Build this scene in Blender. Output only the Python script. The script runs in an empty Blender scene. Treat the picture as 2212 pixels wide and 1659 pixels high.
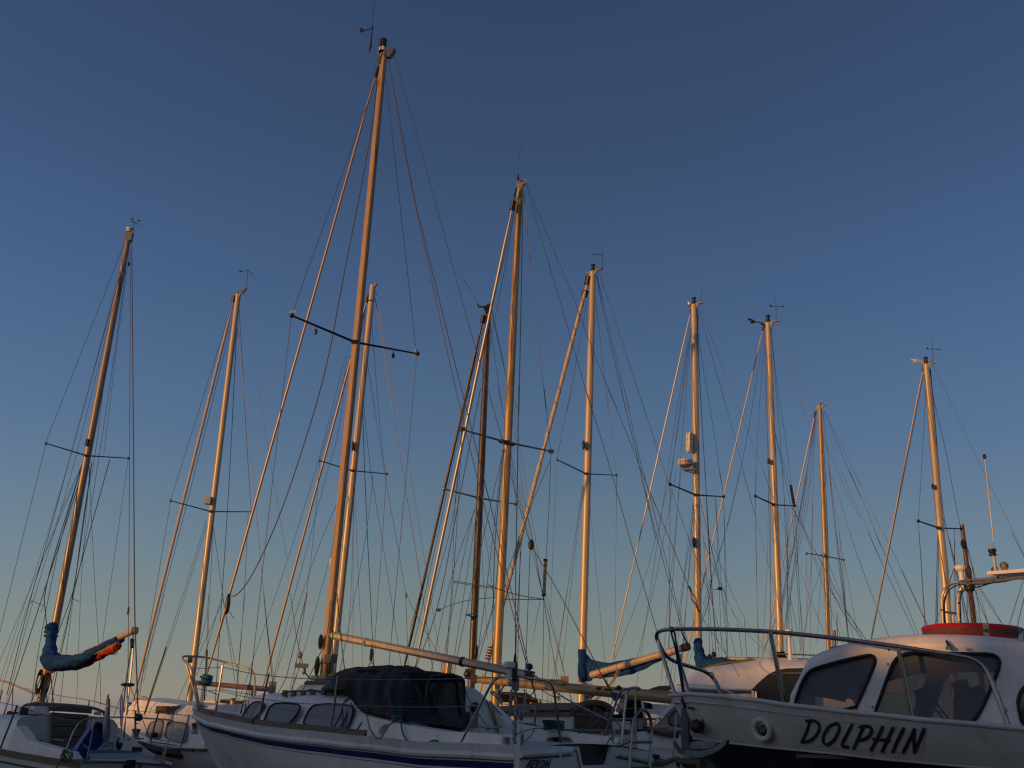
import bpy, math, random
from mathutils import Vector, Matrix
from mathutils.geometry import tessellate_polygon
random.seed(7)
sc = bpy.context.scene
COL = sc.collection
R = math.radians

# ---------------------------------------------------------------- camera
PITCH, ROLL, FPX, EYE = R(19.0), R(1.5), 2234.0, 1.6
_f = Vector((0, math.cos(PITCH), math.sin(PITCH)))
_u0 = Vector((0, -math.sin(PITCH), math.cos(PITCH)))
_r0 = Vector((1, 0, 0))
_r = _r0*math.cos(ROLL) + _u0*math.sin(ROLL)
_u = _u0*math.cos(ROLL) - _r0*math.sin(ROLL)
CAM = Vector((0, 0, EYE))
cd = bpy.data.cameras.new("camera")
cd.sensor_width = 36; cd.lens = 36*FPX/2212; cd.clip_start = .1; cd.clip_end = 6000
cam = bpy.data.objects.new("camera", cd); COL.objects.link(cam)
m = Matrix((_r, _u, -_f)).transposed().to_4x4(); m.translation = CAM
cam.matrix_world = m
sc.camera = cam
# ---------------------------------------------------------------- sky, sun, exposure
SUN_EL = R(6.0); TO_SUN = Vector((-.788, -.616, 0)).normalized()
SUNV = (TO_SUN*math.cos(SUN_EL) + Vector((0, 0, math.sin(SUN_EL)))).normalized()
w = bpy.data.worlds.new("World"); sc.world = w; w.use_nodes = True
nt = w.node_tree; nt.nodes.clear(); L_ = nt.links.new
def wn(t, **k):
    n = nt.nodes.new(t)
    for a, b in k.items(): setattr(n, a, b)
    return n
def wm(op, a, b=None, c=None, clamp=False):
    n = wn('ShaderNodeMath', operation=op, use_clamp=clamp)
    for i, v in enumerate((a, b, c)):
        if v is None: continue
        if isinstance(v, (int, float)): n.inputs[i].default_value = v
        else: L_(v, n.inputs[i])
    return n.outputs[0]
out = wn('ShaderNodeOutputWorld'); bg = wn('ShaderNodeBackground')
sky = wn('ShaderNodeTexSky', sky_type='NISHITA')
sky.sun_disc = False; sky.sun_elevation = SUN_EL
sky.sun_rotation = math.atan2(SUNV.x, SUNV.y)
sky.air_density = 1.0; sky.dust_density = 0.6; sky.ozone_density = 2.2
tc = wn('ShaderNodeTexCoord'); sx = wn('ShaderNodeSeparateXYZ'); L_(tc.outputs['Generated'], sx.inputs[0])
# the colour of the evening air by height above the horizon
ramp = wn('ShaderNodeValToRGB'); L_(wm('ADD', sx.outputs['Z'], 0.0), ramp.inputs[0])
def s2l(c): return tuple(((x/255+.055)/1.055)**2.4 if x/255 > .04045 else x/255/12.92 for x in c) + (1,)
SKYC = [(0.0, (146, 130, 116)), (.03, (144, 138, 123)), (.075, (129, 137, 130)), (.16, (108, 128, 140)), (.27, (84, 110, 140)),
        (.40, (68, 93, 129)), (.52, (58, 79, 112)), (.66, (49, 68, 99)), (1.0, (31, 45, 72))]
el = ramp.color_ramp.elements
while len(el) < len(SKYC): el.new(.5)
for e, (p, c) in zip(el, SKYC): e.position = p; e.color = s2l(c)
# low violet cloud bank near the horizon
mp = wn('ShaderNodeMapping'); mp.inputs['Scale'].default_value = (3.5, 3.5, 16); mp.inputs['Location'].default_value = (.35, .1, .2)
L_(tc.outputs['Generated'], mp.inputs[0])
nz = wn('ShaderNodeTexNoise'); nz.inputs['Scale'].default_value = 3.2; nz.inputs['Detail'].default_value = 5; L_(mp.outputs[0], nz.inputs['Vector'])
hgt = wm('SUBTRACT', 1.0, wm('DIVIDE', wm('ABSOLUTE', wm('SUBTRACT', sx.outputs['Z'], .004)), .028), clamp=True)
cl = wm('MULTIPLY', wm('MULTIPLY', wm('SUBTRACT', nz.outputs[0], .44), 9.0, clamp=True), wm('MULTIPLY', hgt, 1.6, clamp=True), clamp=True)
mx = wn('ShaderNodeMixRGB'); L_(wm('MULTIPLY', cl, .75), mx.inputs[0]); L_(ramp.outputs[0], mx.inputs[1]); mx.inputs[2].default_value = s2l((118, 108, 124))
# a little brighter and bluer to the right, as opposite the sun
bl = wn('ShaderNodeMixRGB', blend_type='MULTIPLY'); bl.inputs[0].default_value = 1
tint = wn('ShaderNodeMixRGB'); tint.inputs[1].default_value = (1.0, 1.0, .99, 1); tint.inputs[2].default_value = (1.16, 1.18, 1.26, 1)
L_(wm('MULTIPLY', wm('POWER', wm('ABSOLUTE', sx.outputs['X']), 1.5), 2.3, clamp=True), tint.inputs[0])
L_(mx.outputs[0], bl.inputs[1]); L_(tint.outputs[0], bl.inputs[2])
# blend the physical sky in
sk = wn('ShaderNodeMixRGB', blend_type='MULTIPLY'); sk.inputs[0].default_value = 1; L_(sky.outputs[0], sk.inputs[1]); sk.inputs[2].default_value = (.055, .055, .055, 1)
bb = wn('ShaderNodeMixRGB'); bb.inputs[0].default_value = .05; L_(bl.outputs[0], bb.inputs[1]); L_(sk.outputs[0], bb.inputs[2])
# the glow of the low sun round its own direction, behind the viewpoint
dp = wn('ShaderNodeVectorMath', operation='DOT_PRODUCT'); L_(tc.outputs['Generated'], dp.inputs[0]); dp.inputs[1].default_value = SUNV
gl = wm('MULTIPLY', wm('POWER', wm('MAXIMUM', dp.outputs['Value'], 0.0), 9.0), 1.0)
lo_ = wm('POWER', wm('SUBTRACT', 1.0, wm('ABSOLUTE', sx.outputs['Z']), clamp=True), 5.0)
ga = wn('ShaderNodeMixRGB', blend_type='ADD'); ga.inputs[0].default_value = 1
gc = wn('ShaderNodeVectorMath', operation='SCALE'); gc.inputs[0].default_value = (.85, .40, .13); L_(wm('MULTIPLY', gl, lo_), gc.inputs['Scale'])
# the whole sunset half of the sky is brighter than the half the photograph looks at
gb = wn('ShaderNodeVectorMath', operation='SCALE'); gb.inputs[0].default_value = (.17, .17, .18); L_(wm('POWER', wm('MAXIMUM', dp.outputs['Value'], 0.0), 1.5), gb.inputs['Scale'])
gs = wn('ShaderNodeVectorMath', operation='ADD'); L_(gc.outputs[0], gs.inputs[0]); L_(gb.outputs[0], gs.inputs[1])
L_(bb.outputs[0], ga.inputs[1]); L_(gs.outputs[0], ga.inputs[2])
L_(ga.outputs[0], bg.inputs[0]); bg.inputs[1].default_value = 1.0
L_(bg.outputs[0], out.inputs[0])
sd = bpy.data.lights.new("sun", 'SUN'); sd.energy = 3.4; sd.angle = R(1.3); sd.color = (1, .45, .10)
so = bpy.data.objects.new("sun", sd); COL.objects.link(so)
so.rotation_euler = (-SUNV).to_track_quat('-Z', 'Y').to_euler(); so.location = (-20, -20, 20)
sc.view_settings.view_transform = 'Standard'; sc.view_settings.look = 'None'
sc.view_settings.exposure = 0.0; sc.view_settings.gamma = 1
sc.cycles.max_bounces = 6; sc.cycles.transparent_max_bounces = 12; sc.cycles.filter_width = 1.3

# ---------------------------------------------------------------- pixel helpers (photo coordinates -> points at a stated distance)
def mk(s, ox, oy): return lambda x, y: (ox+x*s, oy+y*s)
A = mk(.24, 0, 1283); B = mk(.24, 353.9, 1283); C = mk(.24, 663.6, 1283); D_ = mk(.24, 1017.5, 1283)
E = mk(.2266, 1371.4, 1283); F = mk(.3066, 1725.4, 1150.2)
c1 = mk(.5335, 0, 442.4); c2 = mk(.48, 530.9, 0); c3 = mk(.48, 530.9, 619.4); c4 = mk(.3468, 929, 309.7)
c5 = mk(.3733, 884.8, 840.6); c6 = mk(.32, 1327.2, 619.4); c7 = mk(.2666, 1327.2, 1017.5); c8 = mk(.3201, 1769.6, 707.8)
d1 = mk(.12, 0, 1459.9); d2 = mk(.12, 203.5, 1459.9); d3 = mk(.12, 1238.7, 1459.9); d4 = mk(.12, 1044.1, 1459.9)
d5 = mk(.09604, 752.1, 35.4); d6 = mk(.1493, 1946.6, 1167.9)
U = lambda x, y: (x, y)
def ray(p): return _f*FPX + _r*(p[0]-1106) - _u*(p[1]-829.5)
def P(p, D):
    d = ray(p); return CAM + d*(D/d.y)
def proj(v):
    d = v-CAM; z = d.dot(_f); return (1106+FPX*d.dot(_r)/z, 829.5-FPX*d.dot(_u)/z)
def hit(p, o, n):
    d = ray(p); return CAM + d*((o-CAM).dot(n)/d.dot(n))
def pts(fn, l): return [fn(*q) for q in l]
def interp(c, x):
    c = sorted(c)
    if x <= c[0][0]:
        a, b = c[0], c[1]
    elif x >= c[-1][0]:
        a, b = c[-2], c[-1]
    else:
        for a, b in zip(c, c[1:]):
            if a[0] <= x <= b[0]: break
    return a[1]+(b[1]-a[1])*(x-a[0])/max(1e-6, b[0]-a[0])
class Fr:   # boat frame: o = stern centre on the ground, bow = unit plan direction, w>0 is away from camera
    def __init__(s, o, bow):
        s.o = Vector((o[0], o[1], 0)); s.b = Vector((bow[0], bow[1], 0)).normalized(); s.p = Vector((-s.b.y, s.b.x, 0))
        if s.p.y < 0: s.p = -s.p
    def pt(s, l, w, z): return s.o + s.b*l + s.p*w + Vector((0, 0, z))
    def side(s, w): return (s.o+s.p*w, s.p)
    def hitw(s, p, w): return hit(p, *s.side(w))
    def hits(s, p, l): return hit(p, s.o+s.b*l, s.b)
    def loc(s, v):
        d = v-s.o; return d.dot(s.b), d.dot(s.p), v.z
    def zat(s, l, w, curve):
        z = 2.0
        for _ in range(12):
            q = proj(s.pt(l, w, z)); q2 = proj(s.pt(l, w, z+.01))
            z += .01*(interp(curve, q[0])-q[1])/(q2[1]-q[1]-1e-9)*.9
        return z
# ---------------------------------------------------------------- mesh helpers
def chaikin(p, n=2, closed=True):
    for _ in range(n):
        q = []
        N = len(p)
        rng = range(N) if closed else range(N-1)
        if not closed: q.append(p[0])
        for i in rng:
            a, b = p[i], p[(i+1) % N]
            q += [a*.75+b*.25, a*.25+b*.75]
        if not closed: q.append(p[-1])
        p = q
    return p
class MB:
    def __init__(s): s.v = []; s.f = []
    def add(s, v, f):
        o = len(s.v); s.v += [Vector(x) for x in v]; s.f += [tuple(i+o for i in q) for q in f]; return s
    def tube(s, path, r, n=8, closed=False, caps=True, flat=None):
        path = [Vector(p) for p in path]; N = len(path)
        rr = r if isinstance(r, (list, tuple)) else [r]*N
        T = []
        for i in range(N):
            a = path[(i-1) % N] if (closed or i > 0) else path[i]; b = path[(i+1) % N] if (closed or i < N-1) else path[i]
            t = (b-a); T.append(t.normalized() if t.length > 1e-9 else Vector((0, 0, 1)))
        t = T[0]; x = t.cross(Vector((0, 0, 1)))
        if x.length < .2: x = t.cross(Vector((1, 0, 0)))
        x.normalize(); vs = []
        for i in range(N):
            t = T[i]; x = (x-t*x.dot(t))
            x = x.normalized() if x.length > 1e-6 else t.orthogonal().normalized()
            y = t.cross(x)
            for k in range(n):
                a = 2*math.pi*k/n
                fx, fy = (1, 1) if flat is None else flat
                vs.append(path[i]+x*(math.cos(a)*rr[i]*fx)+y*(math.sin(a)*rr[i]*fy))
        fs = []
        for i in range(N if closed else N-1):
            j = (i+1) % N
            for k in range(n): fs.append((i*n+k, i*n+(k+1) % n, j*n+(k+1) % n, j*n+k))
        if caps and not closed: fs.append(tuple(range(n-1, -1, -1))); fs.append(tuple((N-1)*n+k for k in range(n)))
        return s.add(vs, fs)
    def grid(s, rows, closeu=False):
        n = len(rows[0]); vs = [p for r_ in rows for p in r_]; fs = []
        for i in range(len(rows)-1):
            for k in range(n if closeu else n-1):
                fs.append((i*n+k, i*n+(k+1) % n, (i+1)*n+(k+1) % n, (i+1)*n+k))
        return s.add(vs, fs)
    def prism(s, poly, off):
        n = len(poly); poly = [Vector(p) for p in poly]; off = Vector(off)
        tri = tessellate_polygon([poly])
        vs = poly+[p+off for p in poly]
        fs = [tuple(t) for t in tri]+[tuple(n+i for i in reversed(t)) for t in tri]
        fs += [(i, (i+1) % n, n+(i+1) % n, n+i) for i in range(n)]
        return s.add(vs, fs)
    def prismh(s, outer, holes, off):
        loops = [[Vector(p) for p in outer]]+[[Vector(p) for p in h] for h in holes]
        allv = [p for l in loops for p in l]; n = len(allv); off = Vector(off)
        tri = tessellate_polygon(loops)
        fs = [tuple(t) for t in tri]+[tuple(n+i for i in reversed(t)) for t in tri]
        o = 0
        for l in loops:
            m_ = len(l)
            fs += [(o+i, o+(i+1) % m_, n+o+(i+1) % m_, n+o+i) for i in range(m_)]; o += m_
        return s.add(allv+[p+off for p in allv], fs)
    def box(s, c, sz, ax=None):
        c = Vector(c); ax = ax or (Vector((1, 0, 0)), Vector((0, 1, 0)), Vector((0, 0, 1)))
        vs = [c+ax[0]*(sz[0]/2*i)+ax[1]*(sz[1]/2*j)+ax[2]*(sz[2]/2*k) for i in (-1, 1) for j in (-1, 1) for k in (-1, 1)]
        return s.add(vs, [(0, 1, 3, 2), (4, 6, 7, 5), (0, 4, 5, 1), (2, 3, 7, 6), (0, 2, 6, 4), (1, 5, 7, 3)])
    def lathe(s, o, prof, n=16, up=Vector((0, 0, 1))):
        up = up.normalized(); x = up.orthogonal().normalized(); y = up.cross(x); o = Vector(o)
        rows = [[o+up*h+(x*math.cos(2*math.pi*k/n)+y*math.sin(2*math.pi*k/n))*max(r_, 1e-4) for k in range(n)] for r_, h in prof]
        return s.grid(rows, True)
    def ell(s, c, rad, ax=None, n=14, m_=9):
        c = Vector(c); ax = ax or (Vector((1, 0, 0)), Vector((0, 1, 0)), Vector((0, 0, 1)))
        rows = []
        for i in range(m_+1):
            ph = math.pi*i/m_-math.pi/2
            rows.append([c+ax[0]*(rad[0]*math.cos(ph)*math.cos(2*math.pi*k/n))+ax[1]*(rad[1]*math.cos(ph)*math.sin(2*math.pi*k/n))+ax[2]*(rad[2]*math.sin(ph)) for k in range(n)])
        return s.grid(rows, True)
    def build(s, name, mat, parent=None, smooth=35, **tags):
        o0 = root_loc(parent) if parent else Vector((0, 0, 0))
        me = bpy.data.meshes.new(name); me.from_pydata([tuple(p-o0) for p in s.v], [], s.f); me.validate()
        import bmesh
        bm = bmesh.new(); bm.from_mesh(me); bmesh.ops.remove_doubles(bm, verts=bm.verts, dist=1e-5)
        bmesh.ops.recalc_face_normals(bm, faces=bm.faces); bm.to_mesh(me); bm.free()
        if smooth:
            me.polygons.foreach_set('use_smooth', [True]*len(me.polygons))
            me.set_sharp_from_angle(angle=R(smooth))
        me.materials.append(mat)
        o = bpy.data.objects.new(name, me); COL.objects.link(o)
        if parent: o.parent = parent
        for k, v in tags.items(): o[k] = v
        return o
def root_loc(p):
    v = Vector(p.location)
    while p.parent: p = p.parent; v += Vector(p.location)
    return v
def thing(name, label, cat, loc, group=None):
    o = bpy.data.objects.new(name, None); COL.objects.link(o); o.location = loc; o.empty_display_size = .2
    o['label'] = label; o['category'] = cat
    if group: o['group'] = group
    return o
def tag(o, label, cat, group=None):
    o['label'] = label; o['category'] = cat
    if group: o['group'] = group
    return o
def ctr(o):   # a single-mesh thing: move its origin to its own middle bottom
    vs = [v.co for v in o.data.vertices]
    c = Vector((sum(v.x for v in vs)/len(vs), sum(v.y for v in vs)/len(vs), min(v.z for v in vs)))
    o.data.transform(Matrix.Translation(-c)); o.location = c; return o
# ---------------------------------------------------------------- materials
def mat(name, col, rough=.5, metal=0, var=.12, scale=6, bump=0, bscale=60, streak=None, spec=.5, bdist=.01, coat=0, dirt=0, dirtcol=(.18, .16, .11), runs=0):
    m = bpy.data.materials.new(name); m.use_nodes = True; t = m.node_tree; b = t.nodes['Principled BSDF']
    L = t.links.new; N = t.nodes.new
    b.inputs['Roughness'].default_value = rough; b.inputs['Metallic'].default_value = metal
    b.inputs['Specular IOR Level'].default_value = spec; b.inputs['Coat Weight'].default_value = coat
    tcn = N('ShaderNodeTexCoord'); mpn = N('ShaderNodeMapping'); L(tcn.outputs['Object'], mpn.inputs[0])
    if streak: mpn.inputs['Scale'].default_value = streak
    n1 = N('ShaderNodeTexNoise'); n1.inputs['Scale'].default_value = scale; n1.inputs['Detail'].default_value = 6; L(mpn.outputs[0], n1.inputs['Vector'])
    mr = N('ShaderNodeMapRange'); L(n1.outputs[0], mr.inputs[0]); mr.inputs['From Min'].default_value = .3; mr.inputs['From Max'].default_value = .7
    mr.inputs['To Min'].default_value = 1-var; mr.inputs['To Max'].default_value = 1+var*.6
    mul = N('ShaderNodeVectorMath'); mul.operation = 'SCALE'; mul.inputs[0].default_value = col[:3]; L(mr.outputs[0], mul.inputs['Scale'])
    last = mul.outputs[0]
    if dirt:
        n3 = N('ShaderNodeTexNoise'); n3.inputs['Scale'].default_value = 3.1; n3.inputs['Detail'].default_value = 9; n3.inputs['Roughness'].default_value = .7
        L(mpn.outputs[0], n3.inputs['Vector'])
        r3 = N('ShaderNodeMapRange'); L(n3.outputs[0], r3.inputs[0]); r3.inputs['From Min'].default_value = .5; r3.inputs['From Max'].default_value = .78; r3.inputs['To Max'].default_value = dirt
        mx_ = N('ShaderNodeMixRGB'); L(r3.outputs[0], mx_.inputs[0]); L(last, mx_.inputs[1]); mx_.inputs[2].default_value = (*dirtcol, 1); last = mx_.outputs[0]
    if runs:   # grime run down the side in streaks, and fine speckle
        for sc_, k_, lo_r in (((16, 16, .9), runs, .56), ((60, 60, 60), runs*.8, .66)):
            m4 = N('ShaderNodeMapping'); m4.inputs['Scale'].default_value = sc_; L(tcn.outputs['Object'], m4.inputs[0])
            n4 = N('ShaderNodeTexNoise'); n4.inputs['Scale'].default_value = 1.0; n4.inputs['Detail'].default_value = 5; L(m4.outputs[0], n4.inputs['Vector'])
            r4 = N('ShaderNodeMapRange'); L(n4.outputs[0], r4.inputs[0]); r4.inputs['From Min'].default_value = lo_r; r4.inputs['From Max'].default_value = .82; r4.inputs['To Max'].default_value = k_
            x4 = N('ShaderNodeMixRGB'); L(r4.outputs[0], x4.inputs[0]); L(last, x4.inputs[1]); x4.inputs[2].default_value = (.14, .11, .07, 1); last = x4.outputs[0]
    L(last, b.inputs['Base Color'])
    rr = N('ShaderNodeMapRange'); L(n1.outputs[0], rr.inputs[0]); rr.inputs['To Min'].default_value = max(.02, rough-.08); rr.inputs['To Max'].default_value = min(1, rough+.1)
    L(rr.outputs[0], b.inputs['Roughness'])
    if bump:
        n2 = N('ShaderNodeTexNoise'); n2.inputs['Scale'].default_value = bscale; n2.inputs['Detail'].default_value = 4; L(mpn.outputs[0], n2.inputs['Vector'])
        bn = N('ShaderNodeBump'); bn.inputs['Strength'].default_value = bump; bn.inputs['Distance'].default_value = bdist; L(n2.outputs[0], bn.inputs['Height']); L(bn.outputs[0], b.inputs['Normal'])
    return m
GEL = mat('white_gelcoat', (.76, .75, .73), .38, var=.07, scale=2.5, bump=.05, bscale=5, dirt=.28, runs=.28)
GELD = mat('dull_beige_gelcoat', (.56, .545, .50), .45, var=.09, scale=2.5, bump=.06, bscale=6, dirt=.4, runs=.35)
GEL2 = mat('old_white_gelcoat', (.66, .65, .615), .46, var=.12, scale=3, bump=.08, bscale=7, dirt=.42, runs=.38)
GRYGEL = mat('grey_deck_paint', (.42, .43, .44), .6, var=.1, scale=5, bump=.15, bscale=80, dirt=.3)
DKGEL = mat('dark_line', (.10, .09, .07), .7, var=.3, scale=14)
BLUSTR = mat('blue_boot_stripe', (.012, .028, .135), .35, var=.25, scale=4)
NAVY = mat('navy_hull_paint', (.014, .017, .030), .6, var=.3, scale=5, dirt=.15, spec=.25)
ALU = mat('anodised_alloy', (.34, .31, .27), .42, .55, var=.12, scale=5, streak=(4, 4, .6), dirt=.15)
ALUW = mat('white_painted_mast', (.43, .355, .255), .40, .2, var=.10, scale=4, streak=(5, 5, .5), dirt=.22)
GOLD = mat('gold_anodised_alloy', (.36, .25, .12), .45, .35, var=.18, scale=6, streak=(5, 5, .7), dirt=.25)
ALUD = mat('dark_grey_alloy', (.16, .16, .165), .45, .5, var=.2, scale=9)
STEEL = mat('stainless_tube', (.34, .31, .275), .27, 1.0, var=.1, scale=20)
STEELG = mat('weathered_sunlit_stainless', (.62, .52, .37), .50, 1.0, var=.2, scale=16)  # stainless for sunlit tubes, with golden sunlight put into its colour
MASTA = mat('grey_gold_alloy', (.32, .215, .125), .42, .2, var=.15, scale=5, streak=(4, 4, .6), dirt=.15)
STEELD = mat('dull_stainless', (.24, .24, .235), .34, 1.0, var=.2, scale=18)
WIREM = mat('stay_wire', (.085, .08, .075), .45, .5, var=.1)
WIREL = mat('light_stay_wire', (.20, .18, .15), .42, .4, var=.1)
ROPEB = mat('brown_rope', (.095, .075, .058), .8, var=.35, scale=60)
ROPET = mat('teal_rope', (.02, .085, .08), .8, var=.35, scale=60)
ROPEG = mat('green_rope', (.012, .14, .075), .8, var=.35, scale=70)
ROPEBL = mat('blue_rope', (.012, .035, .19), .8, var=.4, scale=70)
ROPEN = mat('navy_rope', (.012, .026, .07), .8, var=.4, scale=70)
ROPECY = mat('bright_blue_rope', (.02, .13, .27), .8, var=.4, scale=70)
ROPEY = mat('yellow_rope', (.30, .24, .04), .8, var=.3, scale=70)
ROPEW = mat('white_rope', (.42, .41, .38), .85, var=.35, scale=90)
ROPER = mat('red_rope', (.10, .022, .022), .8, var=.3, scale=70)
ROPEP = mat('purple_flecked_rope', (.06, .045, .13), .8, var=.5, scale=90)
TEAK = mat('weathered_teak', (.17, .125, .085), .75, var=.4, scale=9, streak=(1, 1, 8), bump=.35, bscale=40, dirt=.35, dirtcol=(.25, .23, .2))
TEAKD = mat('dark_varnished_wood', (.060, .034, .020), .42, var=.4, scale=8, streak=(1, 1, 7), bump=.15, bscale=30)
GREYWOOD = mat('grey_weathered_plank', (.10, .092, .083), .8, var=.4, scale=7, streak=(1, 1, 9), bump=.4, bscale=30)
MASTWOOD = mat('dark_wooden_mast', (.045, .022, .012), .38, var=.45, scale=5, streak=(6, 6, .5), bump=.25, bscale=18, dirt=.25, dirtcol=(.03, .02, .015))
MASTWOODL = mat('varnished_wooden_mast', (.20, .085, .022), .35, var=.4, scale=5, streak=(6, 6, .5), bump=.2, bscale=18, dirt=.4, dirtcol=(.05, .03, .02))
BLUECAN = mat('blue_canvas', (.010, .054, .18), .9, var=.35, scale=4, bump=1.0, bscale=9, bdist=.05, spec=.12, dirt=.25, dirtcol=(.04, .08, .14))
NAVYCAN = mat('navy_canvas', (.008, .008, .012), .9, var=.2, scale=5, bump=.4, bscale=14, spec=.15)
REDSAIL = mat('red_sail_cloth', (.36, .05, .015), .85, var=.5, scale=11, bump=1.0, bscale=12, bdist=.05, spec=.15)
SAILW = mat('rolled_sail_cloth', (.50, .40, .30), .85, var=.25, scale=20, streak=(1, 1, 3), bump=.4, bscale=22, spec=.15)
BLACK = mat('black_plastic', (.008, .008, .009), .5, var=.3, scale=15)
TARP = mat('black_tarpaulin', (.017, .016, .016), .50, var=.3, scale=6, bump=.9, bscale=7, bdist=.03, spec=.28)
BROWNP = mat('brown_window_frame', (.055, .04, .028), .7, var=.4, scale=22, bump=.3, bscale=60)
RUBBER = mat('black_rubber_seal', (.012, .012, .012), .6, var=.2)
WHITEP = mat('white_plastic', (.62, .60, .56), .45, var=.08, scale=8)
REDP = mat('red_lifebuoy_shell', (.34, .009, .010), .42, var=.2, scale=6, bump=.1, bscale=12, dirt=.2, dirtcol=(.3, .05, .04))
TAPE = mat('grey_reflective_tape', (.28, .25, .19), .5, var=.3, scale=30)
GALV = mat('galvanised_steel', (.20, .205, .21), .6, .55, var=.3, scale=14, bump=.3, bscale=50, dirt=.3, dirtcol=(.12, .07, .04))
BLUECR = mat('blue_plastic_crate', (.008, .05, .24), .38, var=.12, scale=5)
CYANC = mat('pale_blue_seat_paint', (.05, .20, .30), .55, var=.15, scale=6, dirt=.3)
CURT = mat('pale_curtain', (.40, .39, .35), .95, var=.18, scale=8, streak=(12, 12, .3))
INKB = mat('dark_blue_lettering', (.006, .008, .045), .4, var=.3, scale=20)
INKR = mat('red_lettering', (.45, .02, .015), .5, var=.1)
YELGR = mat('yellowed_name_panel', (.53, .51, .44), .5, var=.1, scale=8, dirt=.3)
INTER = mat('cabin_lining', (.10, .10, .11), .8, var=.2)
def glassmat(name, col, alpha, rough=.03):
    m = bpy.data.materials.new(name); m.use_nodes = True; t = m.node_tree; b = t.nodes['Principled BSDF']
    b.inputs['Base Color'].default_value = (*col, 1); b.inputs['Roughness'].default_value = rough
    b.inputs['Specular IOR Level'].default_value = .7
    tcn = t.nodes.new('ShaderNodeTexCoord'); n = t.nodes.new('ShaderNodeTexNoise'); n.inputs['Scale'].default_value = 5; n.inputs['Detail'].default_value = 5
    t.links.new(tcn.outputs['Object'], n.inputs['Vector'])
    mr = t.nodes.new('ShaderNodeMapRange'); t.links.new(n.outputs[0], mr.inputs[0]); mr.inputs['To Min'].default_value = alpha-.12; mr.inputs['To Max'].default_value = alpha+.12
    t.links.new(mr.outputs[0], b.inputs['Alpha'])
    return m
GLASS = glassmat('dusty_window_glass', (.20, .21, .24), .50)  # milky grey film: the sky's reflection put into the glass colour
GLASSK = glassmat('dark_tinted_window', (.022, .027, .028), .96, .15)
GLASSD = glassmat('tinted_acrylic', (.13, .135, .145), .90, .12)
LENS = glassmat('lamp_lens', (.4, .4, .4), .35, .1)
# ---------------------------------------------------------------- ground and unseen blocks added behind the camera to cast shade
gm = mat('gravel_yard_surface', (.085, .078, .068), .95, var=.35, scale=.8, bump=.6, bscale=40)
g = MB(); g.grid([[Vector((x, y, 0)) for x in (-3000, -300, -40, 40, 300, 3000)] for y in (-3000, -300, -30, 60, 300, 3500)])
go = g.build('ground', gm, smooth=0); go['kind'] = 'structure'
OCCLWALL = mat('occluder_wall', (.16, .165, .16), .7, var=.2, scale=2, bump=.3, bscale=10)
def occluder(x0, x1, y0, y1, h, ridge, label):  # unseen building shape, added only to throw shade over the boats
    t = thing('shade_occluder', label, 'occluder', ((x0+x1)/2, (y0+y1)/2, 0))
    MB().box(((x0+x1)/2, (y0+y1)/2, h/2), (x1-x0, y1-y0, h)).build('wall', OCCLWALL, t, 0)
    r_ = MB(); ym = (y0+y1)/2
    r_.prism([Vector((x0-.15, y0-.2, h)), Vector((x0-.15, y1+.2, h)), Vector((x0-.15, ym, h+ridge))], (x1-x0+.3, 0, 0))
    r_.build('roof', ALUD, t, 0)
    MB().box(((x0+x1)/2, y0-.02, 1.1), (1.2, .06, 2.2)).build('door', TEAKD, t, 0)
occluder(-70, -36.4, -6.5, -2.2, 5.65, .6, 'long low grey shed added at the far left out of view to cast shade')
occluder(-36.1, -27.2, -6.2, -2.2, 4.9, .5, 'grey shed added beside the long low one to cast shade')
occluder(-26.9, -21.6, -6.0, -2.4, 4.7, .42, 'narrow grey block added behind the viewpoint to cast shade')
occluder(-21.3, -18.7, -6.4, -2.0, 4.85, .35, 'tallest grey shed behind the viewpoint')
occluder(-18.3, -13.2, -5.8, -2.6, 4.2, .3, 'low flat block added behind the viewpoint to cast shade, next to the tallest shed')
occluder(-12.9, 9.0, -6.0, -2.4, 3.2, .3, 'wide block added directly behind the viewpoint to cast shade')
for i_, (x_, h_, r_, c_) in enumerate(((-12.3, 4.0, .28, 'white'), (-11.6, 4.25, .18, 'grey'), (-10.9, 3.95, .24, 'faded'), (-10.25, 4.3, .16, 'tall'), (-9.6, 4.05, .24, 'short'), (-8.8, 4.25, .26, 'last'))):  # unseen round blocks added to break up the sun on the cruiser cabin
    t_ = thing('patch_occluder', c_+' rounded dinghy stored on a shed roof behind the viewpoint', 'blocker', (x_, -4.2, 3.5), 'blocks added for shade behind the viewpoint')
    MB().ell((x_, -4.2, 3.55), (r_, .3, h_-3.55), n=12, m_=8).build('hull', GEL2, t_)
# ---------------------------------------------------------------- shared boat pieces
def hull(par, fr, L, bf, zf, zk, rake, mt, name='hull', nt=30, nk=12, flare=.0, offs=0, tr=(0, 1), kr=(0, 1)):
    def S(t, k, sd):
        l = t*(L-rake*(1-k)**1.3)
        p = .22+.5*max(0, t-.45)**1.2*1.8+flare*t
        return fr.pt(l, sd*(bf(t)*(max(k, 1e-4)**p)+offs), zk+(zf(t)-zk)*k)
    mb = MB()
    T = [tr[0]+(tr[1]-tr[0])*i/nt for i in range(nt+1)]; K = [kr[0]+(kr[1]-kr[0])*i/nk for i in range(nk+1)]
    if kr[0] == 0:
        mb.grid([[S(t, k, -1) for k in reversed(K)]+[S(t, k, 1) for k in K[1:]] for t in T])
    if name: mb.build(name, mt, par)
    return S
def deck(par, fr, L, bf, zf, mt, dz=-.02, camber=.06, name='deck'):
    mb = MB(); rows = []
    for i in range(31):
        t = i/30; rows.append([fr.pt(t*L, bf(t)*.985*q/4, zf(t)+dz+camber*(1-(q/4)**2)*min(1, bf(t))) for q in range(-4, 5)])
    mb.grid(rows).build(name, mt, par)
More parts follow.
